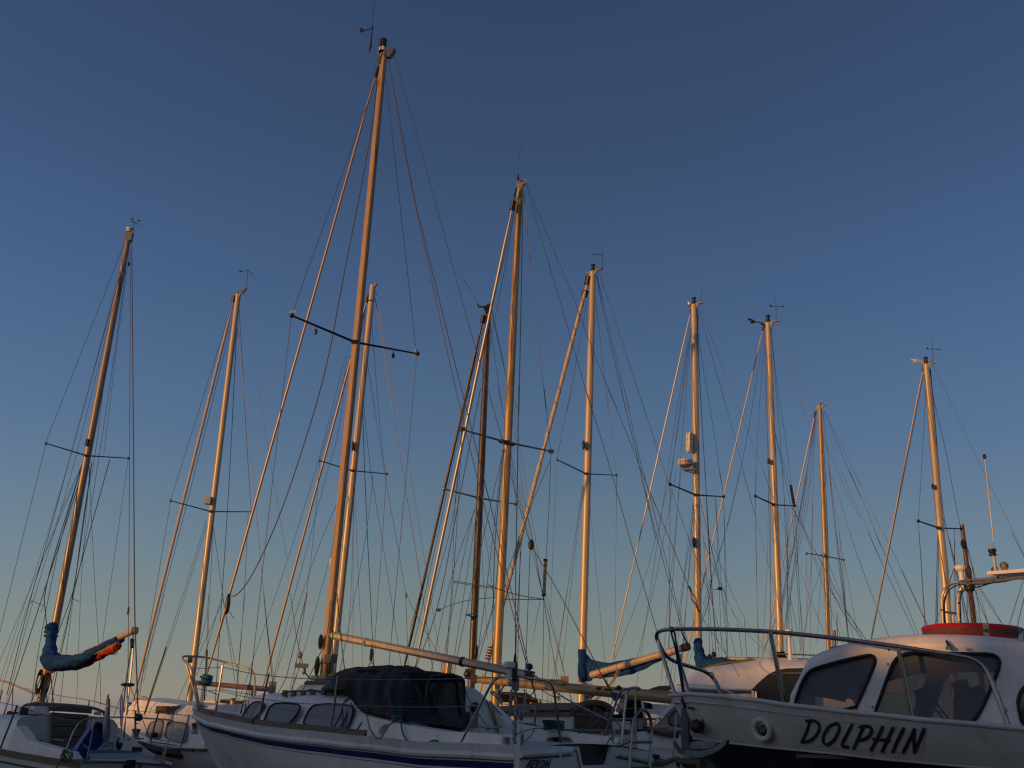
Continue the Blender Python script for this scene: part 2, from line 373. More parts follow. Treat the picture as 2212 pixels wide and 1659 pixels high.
def curvef(tab):
    def f(t):
        for (a, va), (b, vb) in zip(tab, tab[1:]):
            if t <= b:
                x = (t-a)/(b-a); x = x*x*(3-2*x)*.35+x*.65
                return va+(vb-va)*x
        return tab[-1][1]
    return f
def stay(par, pl, r, mt, name='stay', n=5, sag=0):
    v = [q if isinstance(q, Vector) else P(q[0], q[1]) for q in pl]
    if sag:
        a, b = v[0], v[-1]; v = [a.lerp(b, i/12)-Vector((0, 0, sag*4*(i/12)*(1-i/12))) for i in range(13)]
    elif len(v) > 3: v = chaikin(v, 2, False)
    return MB().tube(v, r, n).build(name, mt, par)
def lines(par, fn, D0, D1, specs, r=.0045, mt=None, name='halyard', ext=True):
    """each spec: list of crop points; depth runs D0 -> D1 along it"""
    for s in specs:
        o = {}; s = list(s)
        if isinstance(s[-1], dict): o = s.pop()
        a, b = o.get('D', (D0, D1)); n = len(s)
        if ext and ((fn in (c1, c3, c5, c6, c7, c8) and s[-1][1] >= 1560) or (fn is F and s[-1][1] >= 650)) and o.get('n', name) != 'backstay':   # carry a line on down to deck level
            (xa, ya), (xb, yb) = s[-2], s[-1]; yt_ = ya
            ub = fn(xb, yb)[1]; k_ = (1545-ub)/max(1e-3, fn(xb, yb)[1]-fn(xa, ya)[1])
            if ub < 1500: s.append((xb+(xb-xa)*k_, yb+(yb-ya)*k_)); b += (b-a)*min(1.0, k_*.3)
            n = len(s)
        ys = [fn(*q)[1] for q in s]; tot = (ys[-1]-ys[0]) or 1
        pl = [(fn(*q), a+(b-a)*(y-ys[0])/tot) for q, y in zip(s, ys)]
        stay(par, pl, o.get('r', r)*.86, o.get('m', mt or WIREM), o.get('n', name))
def mastobj(par, top, base, D, r0, r1, mt, sect=(1.25, 1), track=True, rings=()):
    a, b = P(base, D), P(top, D); mb = MB()
    N = 24
    mb.tube([a.lerp(b, i/N) for i in range(N+1)], [r0+(r1-r0)*max(0, (i/N-.6)/.4) for i in range(N+1)], 16, flat=(1, 1.12))
    mo = mb.build('mast', mt, par)
    d = (b-a).normalized(); px_ = Vector((.78, -.62, 0))
    if track:
        MB().tube([a+px_*r0*1.12+d*.6, b+px_*r1*1.12-d*.3], .008, 4).build('sail_track', ALUD, mo)
    for f_ in rings:
        q = a.lerp(b, f_); MB().tube([q-d*.03, q+d*.03], r0*1.2, 12).build('mast_band', ALUD, mo)
    return mo, a, b, d
def spreaders(mo, l, c, rr, Dl, Dm, Dr, r=.018, mt=None):
    """left tip, centre, right tip in photo coordinates"""
    mt = mt or ALUD
    for tip, Dt in ((l, Dl), (rr, Dr)):
        a, b = P(c, Dm), P(tip, Dt)
        mb = MB(); mb.tube([a, b], [r*1.15, r*.8], 8, flat=(1.0, .6)); mb.ell(b, (r*1.5,)*3)
        mb.build('spreader', mt, mo)
    MB().ell(P(c, Dm), (r*2.7, r*2.7, r*1.6)).build('spreader_root', ALUD, mo)
def masthead(mo, top, d, s=1.0, light=True, bracket=.16, backx=Vector((.8, -.6, 0))):
    mb = MB(); mb.box(top+backx*.03*s+d*.004, (bracket*1.35*s, .035*s, .018*s), (backx, Vector((.6, .8, 0)), d))
    mb.prism([top-backx*.08*s-d*.01*s+Vector((.6, .8, 0))*.015, top-backx*.05*s-d*.07*s+Vector((.6, .8, 0))*.015, top+backx*.05*s-d*.07*s+Vector((.6, .8, 0))*.015, top+backx*.11*s+d*.01*s+Vector((.6, .8, 0))*.015], Vector((-.6, -.8, 0))*.03)
    mb.build('masthead_crane', GALV, mo)
    if light:
        MB().lathe(top+d*.02, [(.0, 0), (.034*s, 0), (.034*s, .04*s), (.028*s, .045*s), (.028*s, .09*s), (.036*s, .095*s), (.036*s, .115*s), (0, .12*s)], 12, d).build('masthead_light', BLACK, mo)
def vane(mo, base, elbow, tail, nose, D, r=.006, fin=.05, post=None):
    mb = MB(); b0 = P(base, D); e = P(elbow, D); tl = P(tail, D-.15); ns = P(nose, D+.15)
    mb.tube([b0, e], r, 6); mb.tube([tl, e, ns], r*.9, 5)
    up = Vector((0, 0, 1)); ax = (ns-tl).normalized()
    mb.prism([tl-ax*fin*.6-up*fin*.45, tl-ax*fin*.6+up*fin*.7, tl+ax*fin*.2+up*fin*.6, tl+ax*fin*.9], ax.cross(up)*.004)
    mb.ell(ns, (fin*.3,)*3, n=8, m_=5)
    mb.build('wind_vane', BLACK, mo)
def roller(par, top, bot, Dt, Db, r, mt, drum=True, spiral=False, dr=.08, name='furled_headsail'):
    a, b = P(top, Dt), P(bot, Db); N = 60; mb = MB()
    rr = [r*(1+.10*math.sin(i*.7)+.05*math.sin(i*2.3)) if spiral else r for i in range(N+1)]
    rr = [x*min(1, .55+.45*min(i, N-i)/5) for i, x in enumerate(rr)]
    mb.tube([a.lerp(b, i/N) for i in range(N+1)], rr, 10)
    ro = mb.build(name, mt, par)
    d = (a-b).normalized()
    if spiral:
        s_ = MB(); q = []; x = d.orthogonal().normalized(); y = d.cross(x); n_ = 26*14
        for i in range(n_): 
            an = i/14*2*math.pi; fr_ = i/n_; q.append(a.lerp(b, .02+.96*fr_)+(x*math.cos(an)+y*math.sin(an))*r*1.02)
        s_.tube(q, r*.13, 4); s_.build('wrap_seam', ALUD, ro)
    MB().tube([a+d*.0, a+d*.16], r*1.9 if r > .02 else r*1.7, 10).build('halyard_swivel', BLACK, ro)
    if drum:
        MB().lathe(b-d*.10, [(0, 0), (dr, 0), (dr, .012), (dr*.55, .015), (dr*.55, .075), (dr, .078), (dr, .09), (0, .09)], 14, d).build('furling_drum', BLACK, ro)
    return ro
YG = 'masted sailing boats laid up side by side'
def backboat(name, label, base, top, D, L, mastm, r0, r1, deckz=1.72, cabz=1.95, bow=(-.75, .66), mfrac=.58, beam=1.25, hullm=None, cabm=None, boomm=None, **kw):
    """a whole sailing boat round a mast that the photograph shows"""
    mb_ = P(base, D); b = Vector((bow[0], bow[1], 0)).normalized()
    k = (cabz+.02-CAM.z)  # carry the mast straight down to its step on the coachroof
    tp = P(top, D); dd = (tp-mb_); foot = mb_ - dd*((mb_.z-cabz)/dd.z)
    st = foot-b*(L*mfrac); t = thing(name, label, 'sailboat', (st.x+b.x*L/2, st.y+b.y*L/2, 0), YG)
    fr = Fr((st.x, st.y), bow)
    bf = curvef([(0, beam*.78), (.25, beam*.97), (.5, beam), (.75, beam*.68), (.9, beam*.32), (1, .02)])
    zf = curvef([(0, deckz-.02), (.4, deckz-.04), (.75, deckz+.12), (1, deckz+.30)])
    hull(t, fr, L, bf, zf, .55, .9, hullm or GEL2, nt=20, nk=8)
    MB().prism([fr.pt(L*.35, -.02, .1), fr.pt(L*.65, -.02, .1), fr.pt(L*.7, -.02, 1.0), fr.pt(L*.3, -.02, 1.0)], fr.p*.06).build('keel', NAVY, t)
    deck(t, fr, L, bf, zf, GRYGEL)
    rub = MB(); rub.tube([fr.pt(L*i/20, -bf(i/20)-.01, zf(i/20)) for i in range(21)], .025, 6); rub.tube([fr.pt(L*i/20, bf(i/20)+.01, zf(i/20)) for i in range(21)], .025, 6)
    rub.build('toe_rail', TEAK, t)
    rows = []
    for i in range(13):
        s_ = i/12; l = L*(.30+.50*s_); h = (cabz-zf(.5))*(1 if s_ < .75 else max(0.05, (1-s_)/.25)); wb = beam*(.66-.22*s_)
        z0 = zf(.3+.5*s_)-.03
        rows.append([fr.pt(l, -wb, z0), fr.pt(l, -wb*.93, z0+h*.85), fr.pt(l, -wb*.8, z0+h), fr.pt(l, 0, z0+h+.06), fr.pt(l, wb*.8, z0+h), fr.pt(l, wb*.93, z0+h*.85), fr.pt(l, wb, z0)])
    cb = MB().grid(rows); cb.add(rows[0], [tuple(range(7))]); co = cb.build('cabin', cabm or GEL2, t)
    for s0, s1 in ((.36, .46), (.50, .60)):
        wz = beam*(.66-.22*((s0+s1)/2-.3)/.5)+.008; zz = (zf(.4)+cabz)/2-.02; hh = .07
        MB().prism(chaikin([fr.pt(L*s0, -wz, zz-hh), fr.pt(L*s1, -wz+.03, zz-hh), fr.pt(L*s1, -wz+.045, zz+hh), fr.pt(L*s0, -wz+.02, zz+hh)], 2), fr.p*.012).build('window', GLASSD, co)
    mo, a, bb_, d = mastobj(t, proj(tp), proj(foot), D, r0, r1, mastm, rings=kw.get('rings', ()))
    return t, fr, mo, d, foot, tp
# ================================================================ AERON: white sloop in the middle foreground
def frame_from(corner, tip, wd):   # stern corner on the near side and stem head -> boat frame
    dx, dy = tip.x-corner.x, tip.y-corner.y; L = math.sqrt(dx*dx+dy*dy-wd*wd)
    b = ((L*dx-wd*dy)/(L*L+wd*wd), (wd*dx+L*dy)/(L*L+wd*wd)); p = (b[1], -b[0])
    return (corner.x+p[0]*wd, corner.y+p[1]*wd), b, L
AO, AB, AL = frame_from(P(D_(440, 1360), 9.6), P(B(264, 1030), 14.4), 1.13); print('AERON frame', AO, AB, AL)
fa = Fr(AO, AB)
aer = thing('sailing_boat', 'white sloop with blue hull stripe and black tarpaulin, AERON lettered on its stern', 'sailboat', (fa.o.x-2.6, fa.o.y+1.95, 0), YG)
ab = curvef([(0, 1.13), (.2, 1.24), (.45, 1.28), (.62, 1.12), (.78, .78), (.9, .40), (.97, .13), (1, .015)])
sheer = pts(B, [(262, 1022), (300, 1062), (430, 1098), (775, 1172), (1000, 1203), (1500, 1248), (1790, 1278)])+pts(C, [(1000, 1330), (1380, 1338), (1920, 1366)])
_t = [0, .08, .18, .3, .42, .54, .66, .76, .85, .92, .97, 1]
_z = [fa.zat(t*AL, -ab(t), sheer) for t in _t]
print('AERON sheer', [round(z, 2) for z in _z])
az = curvef(list(zip(_t, _z)))
S_ = hull(aer, fa, AL, ab, az, .55, 1.5, GEL, nt=44, nk=16)
def aside(t, dz, off=.0, sd=-1):
    k = 1-dz/(az(t)-.55); l = t*(AL-1.5*(1-k)**1.3); p = .22+.5*max(0, t-.45)**1.2*1.8
    return fa.pt(l, sd*(ab(t)*k**p+off), az(t)-dz)
def band(par, name, mt, d0, d1, t0, t1, off, n=50, d0b=None, d1b=None):
    rows = []
    for i in range(n+1):
        t = t0+(t1-t0)*i/n; q = i/n; a = d0+((d0b if d0b is not None else d0)-d0)*q; b = d1+((d1b if d1b is not None else d1)-d1)*q
        rows.append([aside(t, a, 0), aside(t, a, off), aside(t, b, off), aside(t, b, 0)])
    MB().grid(rows).build(name, mt, par)
band(aer, 'deck_moulding', GEL2, .0, .072, 0, .995, .012)
for sd in (-1, 1): MB().tube([aside(t/50, .10, .008, sd) for t in range(50)]+[aside(.994, .10, .004, sd)], .030, 8, flat=(1, 1.1)).build('rubbing_strake', GEL2, aer)
band(aer, 'dark_line', DKGEL, .128, .138, 0, .985, .004)  # thin dark line just below the rubbing strake
band(aer, 'blue_stripe', BLUSTR, .150, .212, .0, .985, .005, d0b=.14, d1b=.18)
band(aer, 'thin_groove', DKGEL, .232, .238, .0, .985, .004, d0b=.20, d1b=.205)
deck(aer, fa, AL, ab, az, GRYGEL, dz=-.03)
# toe rails (weathered wood pieces on the foredeck edge)
def toerail(x0, y0, x1, y1):
    a = fa.loc(hit(B(x0, y0), *fa.side(-.5)))[0]
    def tl(px_):
        # find t where the near gunwale projects to px
        lo, hi = 0, 1
        for _ in range(30):
            mid = (lo+hi)/2
            if proj(fa.pt(mid*AL, -ab(mid), az(mid)))[0] > px_: lo = mid
            else: hi = mid
        return lo
    ta, tb = tl(B(x0, 0)[0]), tl(B(x1, 0)[0])
    rows = []
    for i in range(11):
        t = ta+(tb-ta)*i/10; q0 = fa.pt(t*AL, -ab(t)+.015, az(t)); q1 = fa.pt(t*AL, -ab(t)+.05, az(t))
        h = Vector((0, 0, .055)); rows.append([q0, q0+h, q1+h, q1])
    MB().grid(rows, True).add(rows[0], [(0, 1, 2, 3)]).add(rows[-1], [(0, 1, 2, 3)]).build('toe_rail', TEAK, aer, 20)
toerail(290, 0, 420, 0); toerail(428, 0, 778, 0); toerail(800, 0, 1795, 0)
# cabin: near side in one inclined plane
wb, wt = -.88, -.76
zdk = az(.4)
na = Vector((0, 0, 1))
p0 = fa.pt(2, wb, zdk); p1 = fa.pt(4, wb, zdk); p2 = fa.pt(2, wt, zdk+.5)
CN = (p1-p0).cross(p2-p0).normalized()
if CN.dot(fa.p) > 0: CN = -CN
topc = pts(B, [(590, 1100), (690, 990), (760, 935), (850, 910), (1080, 906), (1640, 925), (1950, 955)])
bk_l = 1.76
fr_l = fa.loc(hit(B(640, 1100), *fa.side(-.55)))[0]
print('AERON cabin l', bk_l, fr_l)
rows = []; tops = []
for i in range(25):
    s = i/24; l = bk_l+(fr_l-bk_l)*s; t = l/AL
    narrow = 1 if s < .45 else 1-.40*((s-.45)/.55)
    z0 = az(t)-.03; zt = fa.zat(l, wt*narrow, topc); zt = max(zt, z0+.02); h = zt-z0
    tops.append((l, zt))
    wbb, wtt = wb*narrow, wt*narrow
    sec = [(wbb, z0), (wbb+(wtt-wbb)*.9, z0+h*.88), (wtt*.985, z0+h*.97), (wtt*.9, zt+.012), (wtt*.5, zt+.04*min(1, h*3)), (0, zt+.055*min(1, h*3))]
    rows.append([fa.pt(l, a, z) for a, z in sec]+[fa.pt(l, -a, z) for a, z in reversed(sec[:-1])])
cab = MB().grid(rows).add(rows[0], [tuple(range(11))]).add(rows[-1], [tuple(range(11))]).build('cabin', GEL, aer, 50)
print('tops', [(round(a, 2), round(b, 2)) for a, b in tops][::4])
def onside(q, off=.006, pl=None):
    return hit(q, fa.pt(2, wb, zdk)+CN*off, CN)
def window(par, fn, poly, frm, pane, off=.0, w=.012, flatz=(1, .6), plane=None):
    o, n = plane
    pp = chaikin([hit(fn(*q), o+n*(off+.004), n) for q in poly], 1)
    pn = MB().prism(pp, n*.008).build('window', pane, par, 0)
    MB().tube([q+n*.008 for q in pp], w, 8, closed=True, flat=flatz).build('frame', frm, pn)
    return pn
plA = (fa.pt(2, wb, zdk), CN)
window(cab, B, [(1250, 1195), (1300, 1065), (1350, 1003), (1500, 990), (1700, 1005), (1712, 1060), (1690, 1140), (1650, 1228), (1560, 1222)], BROWNP, GLASSD, plane=plA, w=.016)
window(cab, B, [(905, 1155), (930, 1090), (975, 990), (1100, 985), (1228, 995), (1232, 1040), (1180, 1120), (1120, 1178), (1000, 1172)], BROWNP, GLASSD, plane=plA, w=.016)
# third window lies on the part of the side that turns in towards the bow
q0 = fa.pt(bk_l+(fr_l-bk_l)*.62, wb*(1-.4*.31), zdk); q1 = fa.pt(bk_l+(fr_l-bk_l)*.95, wb*(1-.4*.91), zdk+.05); q2 = q0+fa.p*.1+Vector((0, 0, .45))
n3 = (q1-q0).cross(q2-q0).normalized(); n3 = -n3 if n3.dot(fa.p) > 0 else n3
window(cab, B, [(712, 1110), (735, 1060), (800, 985), (850, 970), (912, 985), (905, 1020), (860, 1080), (815, 1130), (760, 1125)], BROWNP, GLASSD, plane=(q0, n3), off=.02, w=.013)
# grab rail on the near edge of the coachroof
ra = [hit(B(x, y), *fa.side(-.66)) for x, y in ((1065, 905), (1085, 880), (1200, 876), (1400, 874), (1640, 872), (1655, 880))]
MB().tube(ra, .016, 6, flat=(1.2, .8)).build('grab_rail', TEAK, cab)
for x in (1090, 1170, 1255, 1340, 1440, 1540, 1625):
    q = hit(B(x, 895), *fa.side(-.66)); MB().box(q, (.06, .03, .07), (fa.b, fa.p, na)).build('rail_foot', TEAK, cab)
# sliding hatch hood with a wooden top on the roof
hz = [hit(B(x, y), *fa.side(-.34)) for x, y in ((1175, 872), (1230, 818), (1500, 815), (1560, 870))]
MB().prism([q-Vector((0, 0, .0)) for q in hz], fa.p*.6).build('hatch_hood', GEL, cab, 0)
hw = [hit(B(x, y), *fa.side(-.36)) for x, y in ((1255, 815), (1275, 782), (1540, 765), (1560, 800))]
MB().prism(hw, fa.p*.64).build('hatch_board', TEAK, cab, 0)
# bulkhead and its sloping end
bl_ = bk_l
bp = [fa.hits(q, bl_-.03) for q in pts(C, [(1385, 850), (1400, 832), (1470, 836), (1545, 872), (1640, 975), (1720, 1075), (1830, 1180), (1830, 1330), (1385, 1330)])]
wbd = [fa.hits(q, bl_-.02) for q in pts(C, [(1090, 800), (1385, 800), (1385, 1300), (1090, 1300)])]
MB().prism(wbd, fa.b*-.02).build('washboard', BLACK, aer, 0)
hp = [fa.hits(q, bl_-.06) for q in pts(C, [(1352, 785), (1398, 790), (1445, 1220), (1400, 1225)])]
MB().prism(hp, fa.b*.05).build('door_post', BLACK, aer, 0)
MB().prism(chaikin(bp[:7], 1, False)+bp[7:], fa.b*.03).build('bulkhead', GEL2, aer, 30)
MB().lathe(fa.hits(C(1508, 1025), bl_-.05), [(0, 0), (.062, 0), (.06, .02), (.045, .035), (0, .04)], 18, -fa.b).build('bulkhead_compass', BLACK, aer)
MB().box(fa.hits(C(1485, 1135), bl_-.06), (.05, .14, .16), (fa.b, fa.p, na)).build('junction_box', ALUD, aer)
for pl, mm in (([(1615, 960), (1660, 1070), (1725, 1255)], ALUD), ([(1640, 965), (1740, 1080), (1808, 1165)], ALUD), ([(1665, 975), (1690, 1100), (1722, 1255)], ROPEY)):
    stay(aer, [fa.hits(C(*q), bl_-.05) for q in pl], .008, mm, 'bulkhead_line')
stay(aer, [fa.hits(C(1400, 815), bl_-.04), fa.hits(C(1470, 980), bl_-.12), fa.hits(C(1635, 1210), bl_-.3)], .0045, ROPER, 'red_line')
# near coaming, a box with an oval locker opening in its face
cw = -.98
cp = [fa.hitw(q, cw) for q in pts(C, [(500, 1100), (560, 1105), (760, 1150), (870, 1178), (1280, 1243), (1385, 1243), (1700, 1262), (1790, 1300), (1830, 1358), (1400, 1345), (1000, 1332), (480, 1290)])]
hole = chaikin([fa.hitw(q, cw) for q in pts(C, [(645, 1262), (645, 1220), (690, 1172), (735, 1168), (735, 1210), (680, 1282)])], 1)
MB().prismh(cp, [hole], fa.p*.22).build('cockpit_coaming', GEL, aer, 20)
MB().prism([q+fa.p*.15 for q in [fa.hitw(c_, cw) for c_ in pts(C, [(620, 1290), (620, 1160), (760, 1155), (760, 1300)])]], fa.p*.02).build('locker_recess', BLACK, aer, 0)
# far coaming: tall white moulding with a rounded locker opening
fw = .72
fp = [fa.hitw(q, fw) for q in pts(D_, [(130, 990), (200, 1040), (330, 1160), (560, 1200), (850, 1240), (1345, 1300), (1300, 1360), (1250, 1560), (130, 1560)])]
oc = [(793+122*math.copysign(abs(math.cos(a))**.6, math.cos(a)), 1328+49*math.copysign(abs(math.sin(a))**.7, math.sin(a))) for a in [i*math.pi/12 for i in range(24)]]
oh = [fa.hitw(D_(*q), fw) for q in oc]
fc = MB().prismh(fp, [oh], fa.p*.16).build('far_coaming', GEL, aer, 0)
MB().tube(oh, .012, 6, closed=True).build('locker_rim', GEL2, fc)
MB().prism([fa.hitw(D_(*q), fw)+fa.p*.14 for q in ((650, 1270), (940, 1270), (940, 1390), (650, 1390))], fa.p*.02).build('locker_back', YELGR, fc, 0)
MB().prism([fa.hitw(D_(*q), fw)+fa.p*.11 for q in ((692, 1300), (738, 1296), (738, 1358), (692, 1358))], fa.p*.02).build('locker_vent', BLACK, fc, 0)
MB().prism([fa.hitw(q, fw-.28) for q in pts(D_, [(990, 1462), (1160, 1468), (1180, 1485), (1060, 1497), (990, 1500)])], fa.p*.26).build('cockpit_seat', GRYGEL, aer, 0)
# cockpit floor / stern deck
sd_ = [fa.hits(q, .02) for q in pts(D_, [(440, 1358), (970, 1375)])]
MB().prism([fa.pt(0, -1.1, az(0)-.03), fa.pt(.9, -1.16, az(.12)-.02), fa.pt(.9, -.5, az(.12)-.02), fa.pt(0, -.35, az(0)-.03)], (0, 0, .03)).build('quarter_deck', GEL, aer, 0)
# transom with a step cut in its middle
tp_ = [fa.hits(q, -.02) for q in pts(D_, [(438, 1360), (700, 1366), (972, 1374), (985, 1440), (1003, 1538), (1030, 1545), (1225, 1540), (1245, 1530), (1268, 1440), (1287, 1374), (1480, 1400), (1640, 1420), (1600, 1760), (430, 1760)])]
tr_ = MB().prism(tp_, fa.b*.06).build('transom', GEL2, aer, 0)
for pl in ([(442, 1447), (700, 1432), (905, 1416)], [(1310, 1435), (1450, 1462), (1625, 1500)]):
    q = [fa.hits(D_(*c_), -.035) for c_ in pl]
    MB().tube(q, .030, 8, flat=(1, 1)).build('transom_strake', GEL2, tr_)
    MB().tube([v-Vector((0, 0, .036)) for v in q], .005, 4).build('dark_line', DKGEL, tr_)  # thin dark line just below the strake
MB().tube([fa.hits(D_(*c_), -.03) for c_ in ((905, 1405), (950, 1408), (958, 1440), (985, 1567), (1000, 1640))], .006, 5).build('panel_seam', DKGEL, tr_)
for x, y in ((815, 1397), (816, 1408)): MB().ell(fa.hits(D_(x, y), -.025), (.008,)*3, n=8, m_=5).build('screw_head', DKGEL, tr_)
MB().lathe(fa.hits(D_(799, 1437), -.052), [(0, .012), (.026, .01), (.028, 0)], 14, -fa.b).build('drain_cap', GEL2, tr_)
# brush lettering
def letters(par, strokes, fn, plane, r, mt, off=.006, name='lettering', k=.42):
    o, n = plane
    for st in strokes:
        mb = MB()
        for ln in st:
            q = [hit(fn(*c_), o+n*off, n) for c_ in ln]
            if len(q) > 2: q = chaikin(q, 2, False)
            # flat rounded ribbon
            for a, b in zip(q, q[1:]):
                t = (b-a)
                if t.length < 1e-5: continue
                t.normalize(); x = n.cross(t); 
                mb.add([a-x*r, a+x*r, b+x*r, b-x*r], [(0, 1, 2, 3)])
            for a in q:
                t = n.orthogonal().normalized(); y = n.cross(t)
                mb.add([a+n*.0004]+[a+n*.0004+(t*math.cos(i*math.pi/5)+y*math.sin(i*math.pi/5))*r for i in range(10)], [(0, i+1, (i+1) % 10+1) for i in range(10)])
        mb.build(name, mt, par, 0)
plT = (fa.pt(-.02, 0, 1.5), -fa.b)
letters(tr_, [
 [[(760, 1670), (800, 1600), (858, 1525)], [(858, 1525), (852, 1600), (835, 1670)], [(800, 1620), (848, 1610)]],
 [[(890, 1600), (880, 1640), (865, 1675)], [(905, 1545), (890, 1600)], [(880, 1535), (930, 1522), (948, 1520)], [(890, 1592), (925, 1585)], [(865, 1660), (905, 1655)]],
 [[(975, 1530), (960, 1590), (938, 1680)], [(955, 1530), (1000, 1518), (1022, 1530), (1015, 1560), (965, 1600)], [(970, 1600), (990, 1640), (1005, 1680)]],
 [[(1075, 1525), (1045, 1570), (1032, 1625), (1045, 1655), (1070, 1650), (1098, 1600), (1108, 1545), (1095, 1518), (1075, 1525)]],
 [[(1115, 1665), (1135, 1590), (1152, 1525)], [(1152, 1525), (1160, 1590), (1168, 1650)], [(1168, 1650), (1190, 1580), (1218, 1510)]],
], d4, plT, .0085, INKB)
# pushpit in two halves, ladder, stanchions, lifelines
def loopt(fn_pts, r=.0125, mt=STEEL, name='pushpit', par=aer, n=8, c=2):
    v = chaikin(fn_pts, c, False); return MB().tube(v, r, n).build(name, mt, par)
zq = lambda q, l: fa.hits(q, l)
pa = hit(C(1385, 1332), *fa.side(-1.12)); 
la = fa.loc(pa)[0]
loopt([pa, hit(C(1560, 1000), *fa.side(-1.10)), hit(C(1665, 790), *fa.side(-1.08)), hit(C(1730, 745), *fa.side(-1.02)), zq(C(1900, 745), .05), zq(D_(640, 770), .02), zq(D_(705, 785), .0), zq(D_(745, 850), .0), zq(D_(760, 960), .0), zq(D_(785, 1180), .02), zq(D_(813, 1368), .03)])
pb = [zq(D_(*q), .02) for q in ((1352, 1370), (1375, 1120), (1395, 930), (1405, 880), (1440, 845), (1490, 842))]+[hit(D_(1525, 850), *fa.side(1.1)), hit(D_(1500, 862), *fa.side(1.12))]
loopt(pb, .0135)
loopt([hit(D_(*q), *fa.side(1.02)) for q in ((1200, 1295), (1245, 1160), (1330, 900), (1370, 856), (1440, 850))], .0125, STEELD)
loopt([zq(D_(*q), -.0+.1) for q in ((1480, 865), (1480, 1100), (1482, 1395))], .012, STEELD, c=1)
lad = loopt([zq(D_(*q), -.2) for q in ((1420, 1660), (1440, 1340), (1455, 1180), (1482, 1085), (1545, 1030), (1605, 1082), (1628, 1200), (1620, 1340), (1595, 1660))], .0165, STEELD, 'boarding_ladder', c=3)
MB().tube([zq(D_(1448, 1332), -.2), zq(D_(1622, 1332), -.2)], .016, 8).build('rung', STEELD, lad)
MB().tube([zq(D_(1430, 1560), -.2), zq(D_(1600, 1560), -.2)], .016, 8).build('rung', STEELD, lad)
stay(aer, [zq(D_(1340, 1375), 0), zq(D_(1400, 1345), -.1), zq(D_(1428, 1325), -.2)], .006, BLACK, 'ladder_lashing')
for x, y in ((1350, 1372), (810, 1372), (1480, 1395)):
    MB().lathe(zq(D_(x, y), .02), [(0, -.01), (.035, -.01), (.035, 0), (.018, .012), (.014, .03), (0, .03)], 12).build('base_plate', STEELD, aer)
stp = []
for bot, top in ((B(460, 1085), B(530, 640)), (B(842, 1170), B(945, 718)), (B(1500, 1242), B(1566, 748))):
    lo, hi = 0, 1
    for _ in range(30):
        mid = (lo+hi)/2
        if proj(fa.pt(mid*AL, -ab(mid)+.06, az(mid)))[0] > bot[0]: lo = mid
        else: hi = mid
    base = fa.pt(lo*AL, -ab(lo)+.06, az(lo)-.02); tpv = hit(top, fa.pt(lo*AL, -ab(lo)+.06, 0), fa.p)
    MB().tube([base, base.lerp(tpv, .96), tpv], [.013, .011, .010], 8).ell(tpv, (.012,)*3, n=8, m_=5).build('stanchion', STEEL, aer)
    stp.append((base, tpv))
for x in (820, 900):
    stay(aer, [hit(B(840, 1170), stp[1][0], fa.p), hit(B(910, 1150), stp[1][0], fa.p)], .008, STEELD, 'stanchion_brace')
nl = [hit(B(255, 665), fa.pt(6.2, -.2, 2), fa.p)] + [s[1]-Vector((0, 0, .02)) for s in stp]+[hit(C(1700, 752), *fa.side(-1.08))]
for a, b in zip(nl, nl[1:]): stay(aer, [a, b], .0045, STEELD, 'lifeline', sag=.012)
nl2 = [hit(B(300, 850), fa.pt(6.2, -.2, 2), fa.p)] + [s[0].lerp(s[1], .52) for s in stp]+[hit(C(1440, 1012), *fa.side(-1.10))]
for a, b in zip(nl2, nl2[1:]): stay(aer, [a, b], .004, STEELD, 'lifeline', sag=.015)
MB().tube([nl2[-1], hit(C(1475, 1006), *fa.side(-1.1)), hit(C(1540, 1010), *fa.side(-1.1))], [.006, .012, .006], 6).build('pelican_hook', STEEL, aer)
# pulpit
Dp = 13.9
tipu = P(B(165, 572), 14.2)
loopt([P(B(325, 1020), 14.15), P(B(290, 850), 14.1), P(B(255, 680), 14.0), P(B(235, 640), 14.0), P(B(180, 605), 14.1), tipu, P(B(185, 558), 14.3), P(B(300, 562), 14.4), P(B(430, 580), 14.5), P(B(600, 628), 14.5), P(B(760, 668), 14.4), P(B(812, 705), 14.3), P(B(820, 780), 14.3), P(B(812, 1000), 14.25)], .0135, STEELG, 'pulpit', c=2)
loopt([P(B(195, 605), 14.2), P(B(240, 760), 14.2), P(B(318, 1025), 14.2)], .0135, STEELG, 'pulpit', c=1)
loopt([P(B(395, 870), 14.6), P(B(480, 905), 14.6)], .006, STEELD, 'pulpit', c=1)
MB().box(P(B(238, 590), 14.2), (.05, .05, .08)).build('navigation_lamp', BLACK, aer)
MB().box(P(B(808, 895), 14.3), (.06, .06, .08)).build('rail_clamp', ALUD, aer)
MB().lathe(P(B(330, 1020), 14.2), [(0, 0), (.10, 0), (.10, .012), (.03, .03), (0, .03)], 12).build('stem_fitting', STEELD, aer)
# mast, spreaders, boom
am, ma, mbv, md = None, P(B(1440, 772), 12.75), P(c2(622, 238), 12.75), None
am = MB(); sect = []
ax1 = Vector((-.93, -.36, 0)); ax2 = Vector((.36, -.93, 0))
for i in range(21):
    q = ma.lerp(mbv, i/20); s = 1-.12*max(0, i/20-.5)*2
    rd = [(a, b) for a, b in ((.062, -.02), (.062, .02), (.05, .034), (-.045, .034), (-.062, .022), (-.062, -.022), (-.045, -.034), (.05, -.034))]
    sect.append([q+fa.b*(-1)*a*s*.84+fa.p*b*s*1.08 for a, b in rd])
am = am.grid(sect, True).add(sect[0], [tuple(range(8))]).add(sect[-1], [tuple(range(8))]).build('mast', MASTA, aer, 20)
dm = (mbv-ma).normalized()
MB().tube([ma-fa.b*.058+dm*.2, mbv-fa.b*.050-dm*.1], .009, 4).build('sail_track', ALUD, am)
